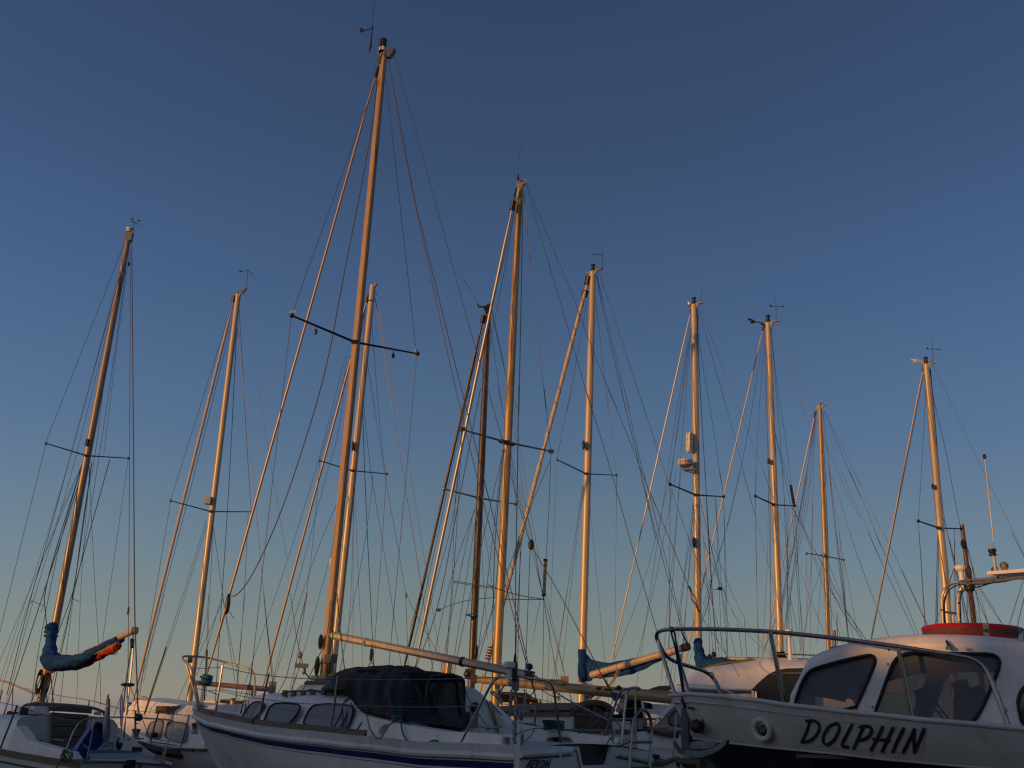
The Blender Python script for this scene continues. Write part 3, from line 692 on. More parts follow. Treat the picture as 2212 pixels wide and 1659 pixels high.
MB().box(ma+dm*.02, (.26, .18, .05), (fa.b, fa.p, na)).build('mast_step', ALUD, am)
for x, y, s in ((1412, 430, .10), (1380, 650, .13), (1500, 660, .10)):
    q = P(B(x, y), 12.7); MB().ell(q, (.02, .04, s*.9), (fa.b, fa.p, na), 10, 7).build('mast_cleat', TEAKD, am)
MB().prism([P(B(*q), 12.6) for q in ((1450, 545), (1512, 540), (1495, 620), (1440, 620))], fa.p*.1).build('mast_winch_pad', ALUD, am)
MB().prism([P(c3(*q), 12.62) for q in ((376, 1222), (386, 1222), (384, 1252), (374, 1252))], fa.p*.004).build('mast_sticker', WHITEP, am, 0)
spreaders(am, c2(207, 1420), c2(492, 1540), c2(773, 1592), 12.0, 12.72, 13.4, .021, BLACK)
MB().tube([P(c2(x, y), 12.0) for x, y in ((198, 1405), (215, 1398), (230, 1406), (215, 1414))], .008, 6, closed=True).build('spreader_wheel', WHITEP, am)
MB().ell(P(c2(768, 1585), 13.4), (.03, .03, .05)).build('spreader_boot', WHITEP, am)
for x, y, Dq in ((315, 1490, 12.25), (664, 1597, 13.1)):
    q = P(c2(x, y), Dq); MB().tube([q+na*.07, q], .004, 4).ell(q-na*.01, (.022, .022, .04), n=8, m_=6).build('spreader_block', BLACK, am)
# masthead
mh = MB(); mh.prism([P(d5(*q), 12.72) for q in ((625, 985), (700, 900), (850, 760), (975, 690), (1015, 710), (1010, 780), (910, 910), (830, 915), (760, 870), (690, 1060))], fa.p*.06)
mh.build('masthead_crane', ALUD, am, 20)
ml = P(d5(768, 800), 12.75)
MB().lathe(ml, [(0, 0), (.052, 0), (.052, .075), (.056, .08), (.056, .11), (.050, .115), (.052, .19), (.058, .20), (.05, .215), (0, .22)], 16, dm).build('masthead_light', BLACK, am)
MB().lathe(ml+dm*.002, [(.0525, .005), (.0525, .07)], 16, dm).build('lamp_collar', WHITEP, am)
MB().tube([P(d5(*q), 12.6) for q in ((735, 990), (745, 900), (560, 700), (475, 675))], .014, 6, flat=(1, .5)).build('vane_bracket', ALUD, am)
MB().tube([P(d5(*q), 12.6) for q in ((470, 800), (500, 670), (520, 490), (545, 250), (548, 210))], [.008, .018, .012, .009, .009], 6).tube([P(d5(x, y), 12.6) for x, y in ((580, 250), (360, 325))], .007, 5).build('wind_sensor_post', BLACK, am)
MB().prism([P(d5(*q), 12.6) for q in ((275, 260), (305, 252), (365, 322), (330, 335), (290, 368), (262, 335))], fa.p*.006).build('wind_vane_tail', BLACK, am, 0)
stay(am, [(d5(550, 205), 12.6), (U(812, -60), 12.6)], .0028, BLACK, 'whip_aerial')
# boom
b0, b1 = P(C(225, 372), 12.72), P(C(1975, 728), 10.95)
bm_ = []
bx = (b1-b0).normalized(); by = bx.cross(na).normalized(); bz = by.cross(bx)
for i in range(9):
    q = b0.lerp(b1, i/8); bm_.append([q+by*a+bz*b for a, b in ((.036, -.02), (.036, .02), (.018, .044), (-.018, .044), (-.036, .02), (-.036, -.02), (-.018, -.044), (.018, -.044))])
bo = MB().grid(bm_, True).add(bm_[0], [tuple(range(8))]).add(bm_[-1], [tuple(range(8))]).build('boom', ALU, aer, 15)
MB().ell(b0-bx*.02, (.05, .045, .06), (bx, by, bz)).build('gooseneck', TEAKD, bo)
MB().box(b1+bx*.03, (.09, .07, .09), (bx, by, bz)).build('boom_end_cap', BLACK, bo, 0)
MB().tube([b0.lerp(b1, .19), b0.lerp(b1, .205)], .05, 8).build('boom_band', TAPE, bo)
MB().tube([b0.lerp(b1, .70), b0.lerp(b1, .712)], .053, 8).build('boom_band', BLACK, bo)
q = P(C(578, 548), 12.2)
MB().tube([q+na*.13, q+na*.06], .006, 5).box(q, (.03, .05, .13)).tube([q-na*.07, P(C(550, 655), 12.2)], .005, 5).tube([q-na*.07, P(C(606, 655), 12.2)], .005, 5).build('boom_block', BLACK, bo)
MB().prism([P(C(x, y), 12.13) for x, y in ((560, 545), (568, 545), (566, 590), (558, 590))], fa.p*.004).build('block_plate', GOLD, bo, 0)
MB().ell(P(C(1998, 655), 10.95), (.04, .03, .035)).build('rope_knot', ROPEBL, bo)
# forestay with furling gear
roller(aer, c2(583, 345), B(383, 745), 12.78, 14.25, .0165, MASTA, dr=.085, name='furling_foil')
MB().lathe(P(B(378, 800), 14.27), [(0, 0), (.07, 0), (.075, .05), (.07, .10), (0, .10)], 14, (P(c2(583, 345), 12.78)-P(B(383, 745), 14.25)).normalized()).build('furling_line', ROPECY, aer)
for x0, x1 in ((352, 330), (372, 345)):
    mb = MB()
    for i in range(10):
        q = P(B(x0+(x1-x0)*i/9, 825+(1000-825)*i/9), 14.3); mb.tube([q+Vector((math.cos(a)*.012, 0, math.sin(a)*.018)) for a in [k*math.pi/3 for k in range(6)]], .004, 4, closed=True)
    mb.build('tack_chain', STEELD, aer)
stay(aer, [(B(200, 590), 14.2), (B(300, 1005), 14.2)], .004, WIREM, 'stay')
lines(aer, c3, 12.72, 14.0, [[(590, -930), (575, -760), (520, -450), (432, -10), (385, 260), (330, 490), (240, 780), (150, 1040), (60, 1240), (0, 1345), (-45, 1392), (-66, 1392), {'r': .009}]], mt=ROPEB)
MB().ell(P(B(575, 90), 14.0), (.035, .03, .14), n=10, m_=7).build('lashed_shackle', BLACK, aer)
stay(aer, [(B(570, 145), 14), (B(600, 170), 14), (B(628, 220), 14)], .005, ROPEB, 'loose_tail')
lines(aer, c2, 12.7, 12.0, [[(592, 345), (212, 1400)]])
lines(aer, c3, 12.0, 12.3, [[(205, 135), (80, 1230), (35, 1659)]])
lines(aer, B, 12.3, 12.9, [[(808, 550), (765, 850), (735, 990)]])
stay(aer, [(B(735, 990), 12.9), (B(728, 1120), 12.9)], .010, STEELD, 'turnbuckle')
lines(aer, B, 12.6, 12.9, [[(900, 0), (925, 270), (978, 785)], [(1290, -10), (1100, 760), (970, 1000)], [(980, 850), (935, 1010), (905, 1150)], [(770, 800), (705, 1010), (675, 1115)]], r=.0055)
stay(aer, [(B(978, 785), 12.9), (B(985, 860), 12.9)], .010, STEELD, 'turnbuckle')
stay(aer, [(B(715, 985), 12.9), (B(690, 1080), 12.9)], .010, STEELD, 'turnbuckle')
lines(aer, c3, 12.7, 13.4, [[(632, -930), (765, 270)], [(770, 295), (720, 870), (648, 1659)]])
lines(aer, c2, 12.72, 12.3, [[(640, 262), (760, 900), (955, 1690), {'m': ROPEP, 'r': .007, 'n': 'topping_lift'}], [(643, 275), (700, 620), (770, 960), (930, 1690), {'r': .006, 'm': ROPEB}]])
lines(aer, c5, 12.3, 11.0, [[(280, -79), (420, 480), (540, 960), (688, 1600), {'m': ROPEP, 'r': .006, 'n': 'topping_lift'}], [(248, -79), (400, 560), (540, 1080), (625, 1400), (690, 1640), {'r': .006, 'm': ROPEB}]])
lines(aer, c2, 12.72, 12.1, [[(662, 225), (840, 860), (1000, 1450), {'r': .0048, 'n': 'backstay'}]])
lines(aer, c5, 12.1, 11.3, [[(338, -387), (535, 280), (600, 560), (690, 870), {'r': .0048, 'n': 'backstay'}]])
MB().ell(P(c5(703, 900), 11.3), (.035, .02, .06), n=10, m_=7).build('backstay_block', BLACK, aer)
lines(aer, c5, 11.3, 10.5, [[(712, 920), (850, 1150), (975, 1390), (1110, 1650), {'n': 'backstay_tackle', 'm': ROPEB, 'r': .006}], [(698, 930), (685, 1250), (672, 1600), {'n': 'backstay_tackle'}]])
stay(aer, [(c5(1110, 1650), 10.5), (D_(1290, 910), 10.5)], .006, ROPEB, 'backstay_tackle')
# halyards lying along the mast and tied off at its foot
lines(aer, B, 12.5, 12.4, [[(1557, -10), (1585, 300), (1630, 720), (1645, 770), {'m': ROPEG, 'r': .007}], [(1500, 60), (1480, 330), (1440, 470), (1250, 870), {'m': ROPEG, 'r': .006}],
    [(1415, 600), (1380, 740), (1405, 860), {'m': ROPEG, 'r': .006}], [(1520, 350), (1515, 600), (1500, 740), {'m': ROPEG, 'r': .009}], [(1395, 620), (1490, 628), (1510, 560), {'m': ROPEG, 'r': .006}]])
lines(aer, B, 12.1, 11.8, [[(1270, 880), (1320, 860), (1370, 870), {'m': ROPEG, 'r': .010}], [(1700, 925), (1620, 960), (1600, 1080), (1510, 1240), {'m': ROPEBL, 'r': .010, 'D': (11.5, 11.3)}],
    [(1690, 980), (1640, 1100), (1570, 1250), {'m': ROPEBL, 'r': .010, 'D': (11.4, 11.3)}], [(1830, 1090), (1740, 1220), (1670, 1260), {'m': ROPEBL, 'r': .010, 'D': (11.2, 11.2)}]], name='rope_tail')
# coachroof blocks at the far side of the mast
stay(aer, [(B(1130, 870), 13.3), (B(1200, 560), 13.2), (B(1290, 0), 13)], .004, WIREL, 'shroud')
MB().box(P(B(1240, 645), 13), (.16, .04, .05)).build('lifting_block', ALUD, aer)
MB().ell(P(B(1226, 550), 13), (.03, .02, .045), n=8, m_=6).build('lifting_block', ALUD, aer)
MB().ell(P(B(1262, 690), 13), (.025, .02, .05), n=8, m_=6).build('lifting_block', ALUD, aer)
lines(aer, B, 13, 13, [[(1210, 455), (1226, 530)], [(1226, 570), (1222, 630)], [(1236, 570), (1250, 630)], [(1262, 700), (1330, 775), {'r': .010}], [(1185, 340), (1210, 455)], [(1220, 665), (1145, 860)], [(1140, 0), (1185, 340)]])
# mooring cleat, winch, ropes on the near coaming
cl_ = C(1650, 1235); q = fa.hitw(cl_, -.72)
MB().tube([q+fa.b*.15+na*.045, q+fa.b*.05+na*.03, q-fa.b*.05+na*.03, q-fa.b*.15+na*.045], [.007, .014, .014, .007], 6).tube([q+fa.b*.04, q+fa.b*.04+na*.03], .014, 6).tube([q-fa.b*.04, q-fa.b*.04+na*.03], .014, 6).build('mooring_cleat', STEELD, aer)
q = zq(D_(1275, 1275), .1); MB().tube([q-fa.p*.2+na*.02, q+fa.p*.2+na*.02], .010, 6).tube([q, q-na*.05], .014, 6).build('mooring_cleat', STEELD, aer)
q = fa.hitw(C(806, 1165), -.92)
MB().lathe(q, [(0, 0), (.06, 0), (.065, .03), (.045, .05), (.045, .10), (.058, .13), (.05, .14), (0, .14)], 18).build('sheet_winch', STEELD, aer)
for dz, mm, nm in ((.045, ROPEG, 'green'), (.085, ROPEN, 'blue')):
    MB().tube([q+Vector((math.cos(a)*.052, math.sin(a)*.052, dz+.012*(k//16)+.0006*k)) for k, a in [(k, k*math.pi/8) for k in range(48)]], .0085, 5).build('rope_turns', mm, aer)
MB().lathe(q+na*.135, [(0, 0), (.044, 0), (.044, .014), (0, .016)], 18).build('winch_cover', ROPEN, aer)
gr = [fa.hitw(C(*c_), -1.01) for c_ in ((843, 1140), (845, 1180), (860, 1260), (900, 1325), (950, 1362), (1010, 1374), (1070, 1355), (1110, 1325), (1150, 1318), (1180, 1322), (1165, 1345))]
tag(ctr(MB().tube(chaikin(gr, 2, False), .0085, 6).build('rope', ROPEG)), 'loose green rope looped down the side below the winch of the AERON', 'rope')
lines(aer, C, 10.6, 10.5, [[(540, 1100), (552, 1200), (600, 1290), (640, 1308), (680, 1290), (740, 1165), (790, 1150)], [(545, 1110), (560, 1210), (625, 1300), (665, 1300), (700, 1230), (760, 1160), (820, 1155)]], r=.006, mt=ROPEY, name='jib_sheet')
stay(aer, [fa.hitw(C(*c_), -.9) for c_ in ((850, 1155), (900, 1170), (960, 1160))], .008, ROPEG, 'jib_sheet')
# gear on the stern: aerial on a pole, mushroom aerial, mainsheet
pole = MB().tube([zq(D_(388, 1352), .1), zq(D_(400, 1100), .1), zq(D_(404, 850), .1)], .014, 8).build('aerial_pole', STEELD, aer)
MB().box(zq(D_(400, 815), .1), (.07, .07, .10)).box(zq(D_(398, 790), .1), (.05, .05, .05)).build('pole_clamp', ALUD, pole)
MB().tube([zq(D_(395, 775), .08), zq(D_(393, 640), .08), zq(D_(396, 605), .08)], [.026, .024, .018], 12).build('aerial_base', BLACK, pole)
mb = MB()
for i in range(6): 
    v = zq(D_(397, 600-i*9), .08); mb.tube([v, v+na*.006], .0165-.001*i, 10)
mb.tube([zq(D_(397, 610), .08), zq(D_(399, 545), .08)], .010, 8)
mb.tube([zq(D_(399, 545), .08), zq(D_(407, 420), .08)], [.008, .005], 6); mb.build('aerial_spring', BLACK, pole)
stay(pole, [zq(D_(407, 425), .08), zq(D_(415, 230), .08), zq(c5(648, 855), .08)], .0032, BLACK, 'whip_aerial')
mb = MB()
sp_ = [zq(D_(400, 850), .1).lerp(zq(D_(388, 1352), .1), i/60)+Vector((math.cos(i*.75), math.sin(i*.75), 0))*.022 for i in range(61)]
mb.tube(sp_, .0045, 5).build('wound_cable', STEELD, pole)
MB().lathe(zq(C(1815, 770), .1), [(0, 0), (.02, 0), (.02, .09), (.052, .10), (.058, .12), (.052, .145), (.03, .155), (0, .157)], 18).build('mushroom_aerial', WHITEP, aer)
stay(aer, [P(C(1970, 650), 10.9), P(C(1955, 900), 10.6), zq(C(1938, 1290), .15)], .0035, ROPEW, 'mainsheet')
stay(aer, [P(C(1985, 750), 10.9), P(C(1960, 1000), 10.7), zq(C(1915, 1260), .15)], .0035, ROPEW, 'mainsheet')
MB().box(zq(C(1935, 1322), .15), (.03, .03, .11)).ell(zq(C(1925, 1100), .3), (.025, .012, .04)).build('mainsheet_block', ALUD, aer)
MB().lathe(zq(D_(317, 1352), .25), [(0, 0), (.035, 0), (.035, .06), (.028, .062), (0, .065)], 14).build('vent_cap', STEELD, aer)
stay(aer, [P(D_(545, 712), 10.9), P(D_(700, 830), 10.8), P(D_(800, 915), 10.8), P(D_(1000, 1020), 10.9), P(D_(1235, 1135), 11.1)], .009, ROPEW, 'preventer_rope')
MB().tube(chaikin([P(D_(*q), 11.1) for q in ((1215, 1075), (1225, 1110), (1250, 1140), (1275, 1120), (1255, 1085), (1225, 1070))], 2), .012, 6, closed=True).build('rope_cleat', ALUD, aer)
lines(aer, D_, 11.2, 11.1, [[(1290, 912), (1283, 950), (1240, 1030), (1150, 1130), (1050, 1215), (960, 1262), {'m': ROPECY, 'r': .006}], [(340, 1285), (450, 1245), (560, 1208), (680, 1210), {'m': ROPEG, 'r': .006, 'D': (10.9, 11.2)}],
    [(575, 1212), (540, 1280), (500, 1310), (478, 1345), {'m': ROPEG, 'r': .006, 'D': (11, 10.6)}], [(1275, 1290), (1240, 1310), (1200, 1400), (1168, 1500), {'m': ROPEG, 'r': .007, 'D': (10.9, 10.7)}], [(1245, 1295), (1270, 1320), (1288, 1350), {'m': ROPEG, 'r': .007, 'D': (10.9, 10.7)}],
    [(1285, 1140), (1292, 1200), (1290, 1280), {'m': ROPEW, 'r': .006}]], name='rope_tail')
# stanchions seen over the far side
for bt, tpp in (((345, 1165), (362, 872)), ((568, 1200), (586, 1022))):
    a, b = hit(D_(*bt), *fa.side(.95)), hit(D_(*tpp), *fa.side(.95)); MB().tube([a, b], .013, 8).ell(b, (.014,)*3, n=8, m_=5).build('stanchion', STEELD, aer)
stay(aer, [hit(D_(362, 885), *fa.side(.95)), hit(D_(1210, 1095), *fa.side(.95))], .003, STEELD, 'lifeline')
stay(aer, [hit(D_(350, 1060), *fa.side(.95)), hit(D_(590, 1040), *fa.side(.95)), hit(D_(1220, 1108), *fa.side(.95))], .003, STEELD, 'lifeline')
# hull supports and keel under the boat
MB().prism([fa.pt(1.8, -.04, .12), fa.pt(4.2, -.04, .12), fa.pt(4.5, -.04, .9), fa.pt(1.5, -.04, .9)], fa.p*.08).build('keel', NAVY, aer)
# green coil on the far coaming
q = fa.hitw(D_(745, 1215), .66); mb = MB()
for i in range(5): mb.tube([q+fa.b*(.13*math.cos(a))+fa.p*(.05*math.sin(a))+na*(.018*i+.01*math.sin(a*2+i)) for a in [k*math.pi/8 for k in range(16)]], .0085, 5, closed=True)
tag(ctr(mb.build('rope_coil', ROPEG)), 'green rope coil lying beside the cockpit of the AERON', 'rope')
q = fa.hitw(D_(745, 1190), .62); mb = MB()
for i in range(4): mb.tube([q+fa.b*(.10*math.cos(a)+.012*i)+fa.p*(.05*math.sin(a))+na*(.014*i+.012*math.sin(a+i)) for a in [k*math.pi/8 for k in range(16)]], .011, 5, closed=True)
tag(ctr(mb.build('rope_coil', ROPEN)), 'blue rope coil stacked on the green coil on the AERON', 'rope')

# ---- tarpaulin and dark spray hood over the companionway
hd = MB()
hoodtop = pts(C, [(960, 690), (1080, 698), (1200, 725), (1290, 748), (1365, 768), (1400, 785)])
l0 = bk_l-.03; lf = 3.0; hw_ = fa.loc(fa.hits(C(1408, 1000), l0))[1]; print('hood w', hw_)
rows = []
for i in range(13):
    s = i/12; l = l0+(lf-l0)*s; zt = fa.zat(l, -.30, hoodtop) if s < .8 else rows_z
    rows_z = zt; z0 = az(l/AL)+.2
    rows.append([fa.pt(l, -.50, z0), fa.pt(l, -.49, z0+(zt-z0)*.55), fa.pt(l, -.47, zt-.09), fa.pt(l, -.42, zt-.03), fa.pt(l, -.25, zt), fa.pt(l, -.1, zt+.01), fa.pt(l, hw_-.16, zt), fa.pt(l, hw_-.06, zt-.015), fa.pt(l, hw_-.02, zt-.05), fa.pt(l, hw_, z0+(zt-z0)*.5), fa.pt(l, hw_, z0)])
hd.grid(rows).add(rows[0], [tuple(range(11))]); hdo = hd.build('spray_hood', NAVYCAN, aer, 50)
MB().tube([q+fa.b*(-.01) for q in rows[0]], .014, 6).build('hood_edge', BLACK, hdo)
# tarp: sections along the boat from the foremost corner to its aft edge
ttop = pts(C, [(130, 850), (200, 790), (300, 695), (400, 665), (520, 657), (640, 650), (740, 645), (860, 652), (950, 672), (1050, 690), (1110, 720), (1180, 790), (1260, 900), (1330, 1040), (1430, 1215)])
tbot = pts(C, [(130, 862), (250, 868), (352, 870), (380, 920), (450, 1010), (520, 1070), (600, 1100), (700, 1122), (800, 1135), (900, 1142), (1010, 1158), (1130, 1180), (1250, 1192), (1340, 1205), (1430, 1222)])
rows = []
NX = 90; hwt = hw_-.05
rnd = random.Random(3)
ph = [rnd.uniform(0, 6) for _ in range(8)]
for i in range(NX+1):
    xx = 132+(1430-132)*i/NX; u = C(xx, 0)[0]
    yt = interp(ttop, u); yb = interp(tbot, u)
    # near lower edge lies just off the cabin side, the crown over the hood / hatch
    def tq(y_, w_, l_):
        v_ = hit((u, y_), fa.pt(0, w_, 0), fa.p)
        return v_ if fa.loc(v_)[0] > l_ else fa.hits((u, y_), l_)
    pbot = tq(yb, -.86, 1.60); ptop = tq(yt, -.30, 1.66)
    row = []
    for j in range(25):
        v = j/24
        p_ = pbot.lerp(ptop, v)
        bulge = .16*math.sin(math.pi*min(1, v*1.05))**.8*min(1, (yb-yt)/40)*(1 if xx < 960 else .35)
        f = .030*math.sin(xx*.009+ph[0]+v*3.2)+.014*math.sin(xx*.021-v*6+ph[1])*math.sin(v*5+xx*.004)
        f += .045*math.exp(-((xx-350-(1-v)**2*190)/20)**2)+.03*math.exp(-((xx-430-(1-v)*60)/26)**2*1)*v-.02*math.exp(-((xx-600+v*90)/40)**2)+.022*math.exp(-((xx-848+v*20)/9)**2)
        f += .05*math.exp(-((xx-(1000+(1-v)**1.3*170))/20)**2)-.05*math.exp(-((xx-(1045+(1-v)**1.3*200))/26)**2)+.03*math.exp(-((xx-(1130+(1-v)*170))/22)**2)
        env = min(1, (yb-yt)/30)*math.sin(math.pi*min(.97, v+.06))**.5
        p_ = p_-fa.p*(bulge+f*env*.8)+na*(.012*math.sin(xx*.05+ph[3])*env)
        row.append(p_)
    last = row[-1]
    for j in range(1, 9):
        v = j/8; w_ = fa.loc(last)[1]
        wt_ = .62 if xx < 700 else hwt
        row.append(last+fa.p*(v*max(0, wt_-w_))+fa.b*(.12*v if xx > 800 else 0)-na*((.55 if xx < 800 else .06)*v**3*min(1, (yb-yt)/30))+na*.02*math.sin(v*9+xx*.02))
    rows.append(row)
tg = MB().grid(rows); to = tg.build('tarpaulin', TARP, None, 60)
tag(ctr(to), 'creased black tarpaulin draped over the hatch and spray hood of the AERON', 'tarpaulin')
sm = to.modifiers.new('thickness', 'SOLIDIFY'); sm.thickness = .004
def find_t(fr, L, bf, zf, ux, inset=0, lo=0., hi=1.):
    for _ in range(34):
        mid = (lo+hi)/2
        if proj(fr.pt(mid*L, -bf(mid)+inset, zf(mid)))[0] > ux: lo = mid
        else: hi = mid
    return lo
# ================================================================ left boat: small sloop with the blue sail cover
_c1 = P(d1(1478, 1555), 16.0); f1 = Fr((_c1.x+.73*.70, _c1.y+.68*.70), (-.68, .73)); L1 = 7.4
b1 = thing('sailing_boat', 'small white sloop at the left edge with blue sail cover and crate in its cockpit', 'sailboat', (f1.o.x-2.5, f1.o.y+2.7, 0), YG)
bf1 = curvef([(0, .70), (.15, .9), (.4, 1.1), (.6, 1.02), (.8, .62), (.93, .25), (1, .015)])
sh1 = pts(d1, [(-1500, 1180), (-600, 1235), (0, 1318), (130, 1345), (700, 1440), (1100, 1500), (1480, 1552)])
_z1 = [(t, f1.zat(t*L1, -bf1(t), sh1)) for t in (0, .1, .2, .35, .5)]
print('B1 sheer', _z1)
zl = _z1[-1][1]
zf1 = curvef(_z1+[(.75, zl+.10), (1, zl+.22)])
hull(b1, f1, L1, bf1, zf1, .35, 1.2, GEL2, nt=30, nk=12)
deck(b1, f1, L1, bf1, zf1, GRYGEL, dz=-.05)
rows = []
for i in range(41):
    t = i/40; z = zf1(t); 
    rows.append([f1.pt(t*L1, -bf1(t)-.012, z), f1.pt(t*L1, -bf1(t)+.03, z), f1.pt(t*L1, -bf1(t)*.985+.03, z-.085), f1.pt(t*L1, -bf1(t)*.985-.014, z-.09)])
MB().grid(rows, True).build('toe_rail', TEAK, b1, 20)
rows = [[f1.pt(t*L1, -bf1(t)*.965-.012, zf1(t)-.17), f1.pt(t*L1, -bf1(t)*.955-.012, zf1(t)-.20)] for t in [i/40 for i in range(41)]]
MB().grid(rows).build('green_line', ROPET, b1)
# transom
tt = [f1.hits(q, -.03) for q in pts(d1, [(1478, 1552), (1800, 1542)])+pts(d2, [(300, 1548), (700, 1560), (1050, 1585), (1345, 1605), (1330, 1760)])+pts(d1, [(1470, 1760)])]
MB().prism(tt, f1.b*.05).build('transom', GRYGEL, b1, 0)
MB().tube([f1.hits(q, -.035) for q in pts(d1, [(1478, 1560)])+pts(d2, [(0, 1545), (600, 1556), (1050, 1590), (1345, 1612)])], .018, 6).build('transom_cap', TEAK, b1)
for x, y in ((537, 1628), (830, 1628)): MB().lathe(f1.hits(d2(x, y), -.04), [(0, 0), (.02, 0), (.02, .01), (0, .012)], 12, -f1.b).build('drain_cap', BLACK, b1)
MB().box(f1.hits(d2(650, 1640), -.07), (.06, .12, .2), (f1.b, f1.p, Vector((0, 0, 1)))).build('rudder_fitting', BLACK, b1)
# cabin
lb = f1.loc(hit(d1(320, 900), *f1.side(-.72)))[0]; print('B1 bulkhead l', lb)
bkp = [f1.hits(q, lb) for q in pts(d1, [(300, 905), (330, 800), (385, 738), (650, 712), (900, 700), (1640, 720), (1900, 750), (2040, 790), (2100, 860), (2150, 1000), (2190, 1150), (2230, 1400), (900, 1420), (600, 1250), (430, 1050)])]
MB().prism(bkp, f1.b*.04).build('bulkhead', GRYGEL, b1, 0)
rows = []
for i in range(17):
    s = i/16; l = lb+.02+3.6*s; nr = 1-.25*s; zr = f1.loc(bkp[3])[2]; z0 = zf1(l/L1)-.03
    h = (zr-z0)*(1 if s < .7 else max(.05, 1-(s-.7)/.3))
    rows.append([f1.pt(l, -.80*nr, z0), f1.pt(l, -.73*nr, z0+h*.55), f1.pt(l, -.70*nr, z0+h*.8), f1.pt(l, -.62*nr, z0+h*.95), f1.pt(l, -.5*nr, z0+h), f1.pt(l, 0, z0+h+.05), f1.pt(l, .5*nr, z0+h), f1.pt(l, .7*nr, z0+h*.8), f1.pt(l, .8*nr, z0)])
cb1 = MB().grid(rows).build('cabin', GEL, b1, 60)
o = f1.pt(lb, -.775, 0); n = (-f1.p+Vector((0, 0, .12))).normalized()
window(cb1, d1, [(-160, 1010), (-80, 860), (30, 868), (150, 885), (120, 990), (40, 1115), (-80, 1080)], ALUD, CURT, plane=(o, n), off=.03, w=.012)
MB().box(hit(d1(190, 1020), o, n)+n*.03, (.14, .10, .04), (f1.b, Vector((0, 0, 1)), n)).build('side_lamp', BLACK, cb1)
MB().box(hit(d1(185, 1020), o, n)+n*.055, (.07, .06, .01), (f1.b, Vector((0, 0, 1)), n)).build('lamp_glass', WHITEP, cb1)
dr = MB().prism([f1.hits(q, lb-.03) for q in pts(d1, [(915, 655), (1600, 700), (1580, 740), (1480, 1280), (935, 1275)])], f1.b*.02).build('companionway_door', GREYWOOD, b1, 0)
for y0 in (760, 905, 1080):
    MB().tube([f1.hits(d1(925, y0), lb-.034), f1.hits(d1(1510, y0+12), lb-.034)], .006, 4).build('board_gap', BLACK, dr)
MB().tube([f1.hits(d1(1575, 700), lb-.04), f1.hits(d1(1480, 1275), lb-.04)], .022, 4).build('door_frame', TEAK, b1)
MB().tube([f1.hits(d1(915, 690), lb-.04), f1.hits(d1(935, 1275), lb-.04)], .014, 4).build('door_frame', TEAK, b1)
hb = [f1.hits(q, lb-.06) for q in pts(d1, [(895, 545), (1300, 545), (1665, 582), (1650, 682), (1300, 655), (900, 632)])]
MB().prism(hb, f1.b*.05).build('hatch_end_board', GREYWOOD, b1, 0)
hs = [f1.hits(q, lb) for q in pts(d1, [(590, 690), (605, 600), (650, 548), (900, 550), (890, 700)])]
MB().prism(hs, f1.b*.9).build('sliding_hatch', GEL, b1, 0)
MB().prism([f1.hits(q, lb+.02) for q in pts(d1, [(1720, 700), (1735, 640), (1820, 645), (1830, 712)])], f1.b*.1).build('hatch_stop', GRYGEL, b1, 0)
for dy, dw in ((0, 0), (22, .06)):
    MB().tube(chaikin([f1.hits(d1(x, y+dy), lb+.25+dw) for x, y in ((345, 660), (370, 590), (430, 530), (520, 503), (800, 498), (1150, 510), (1500, 540), (1700, 572), (1850, 630), (1900, 670))], 2, False), .016, 8).build('hood_frame', STEEL, b1)
MB().tube(chaikin([f1.hits(d1(x, y), lb+.5) for x, y in ((540, 660), (560, 590), (610, 545), (700, 535), (900, 535))], 2, False), .014, 8).build('hood_frame', STEELD, b1)
MB().box(f1.hits(d1(440, 640), lb+.1), (.1, .09, .12)).build('rope_clutch', BLACK, b1)
MB().box(f1.hits(d1(1885, 675), lb+.2), (.05, .05, .08)).build('frame_hinge', BLACK, b1)
MB().tube([f1.hits(q, lb+.6) for q in pts(d1, [(175, 690), (260, 665), (420, 680), (460, 720)])], .022, 6).build('grab_rail', TEAK, b1)
MB().prism([f1.hits(q, lb+1.8) for q in pts(d1, [(118, 705), (150, 640), (190, 630), (260, 655), (250, 700)])], f1.b*.05).build('foredeck_box', REDSAIL, b1, 0)
# near coaming, winches and locker
cm = [hit(q, *f1.side(-.815)) for q in pts(d1, [(120, 1345), (200, 1050), (300, 900), (420, 1040), (470, 1150), (600, 1190), (700, 1215), (950, 1290), (1210, 1360), (1300, 1500), (1100, 1500), (600, 1420)])]
MB().prism(cm, f1.p*.16).build('cockpit_coaming', GEL, b1, 0)
for fn, x, y, k in ((d1, 452, 1150, 1.0), (d2, 735, 1150, 1.0)):
    q = hit(fn(x, y), *f1.side(-.55)) if fn is d1 else P(fn(x, y), 17.5)
    MB().lathe(q, [(0, 0), (.075, 0), (.07, .03), (.05, .06), (.052, .11), (.072, .15), (.06, .165), (0, .17)], 16).build('sheet_winch', STEELD, b1)
    MB().tube([q+Vector((-.12, 0, .0)), q+Vector((.14, 0, .02))], .01, 5).build('jam_cleat', BLACK, b1)
for x, y in ((705, 1195), (810, 1260)):
    MB().box(hit(d1(x, y), *f1.side(-.6)), (.09, .07, .07), (f1.b, f1.p, Vector((0, 0, 1)))).build('jam_cleat', BLACK, b1)
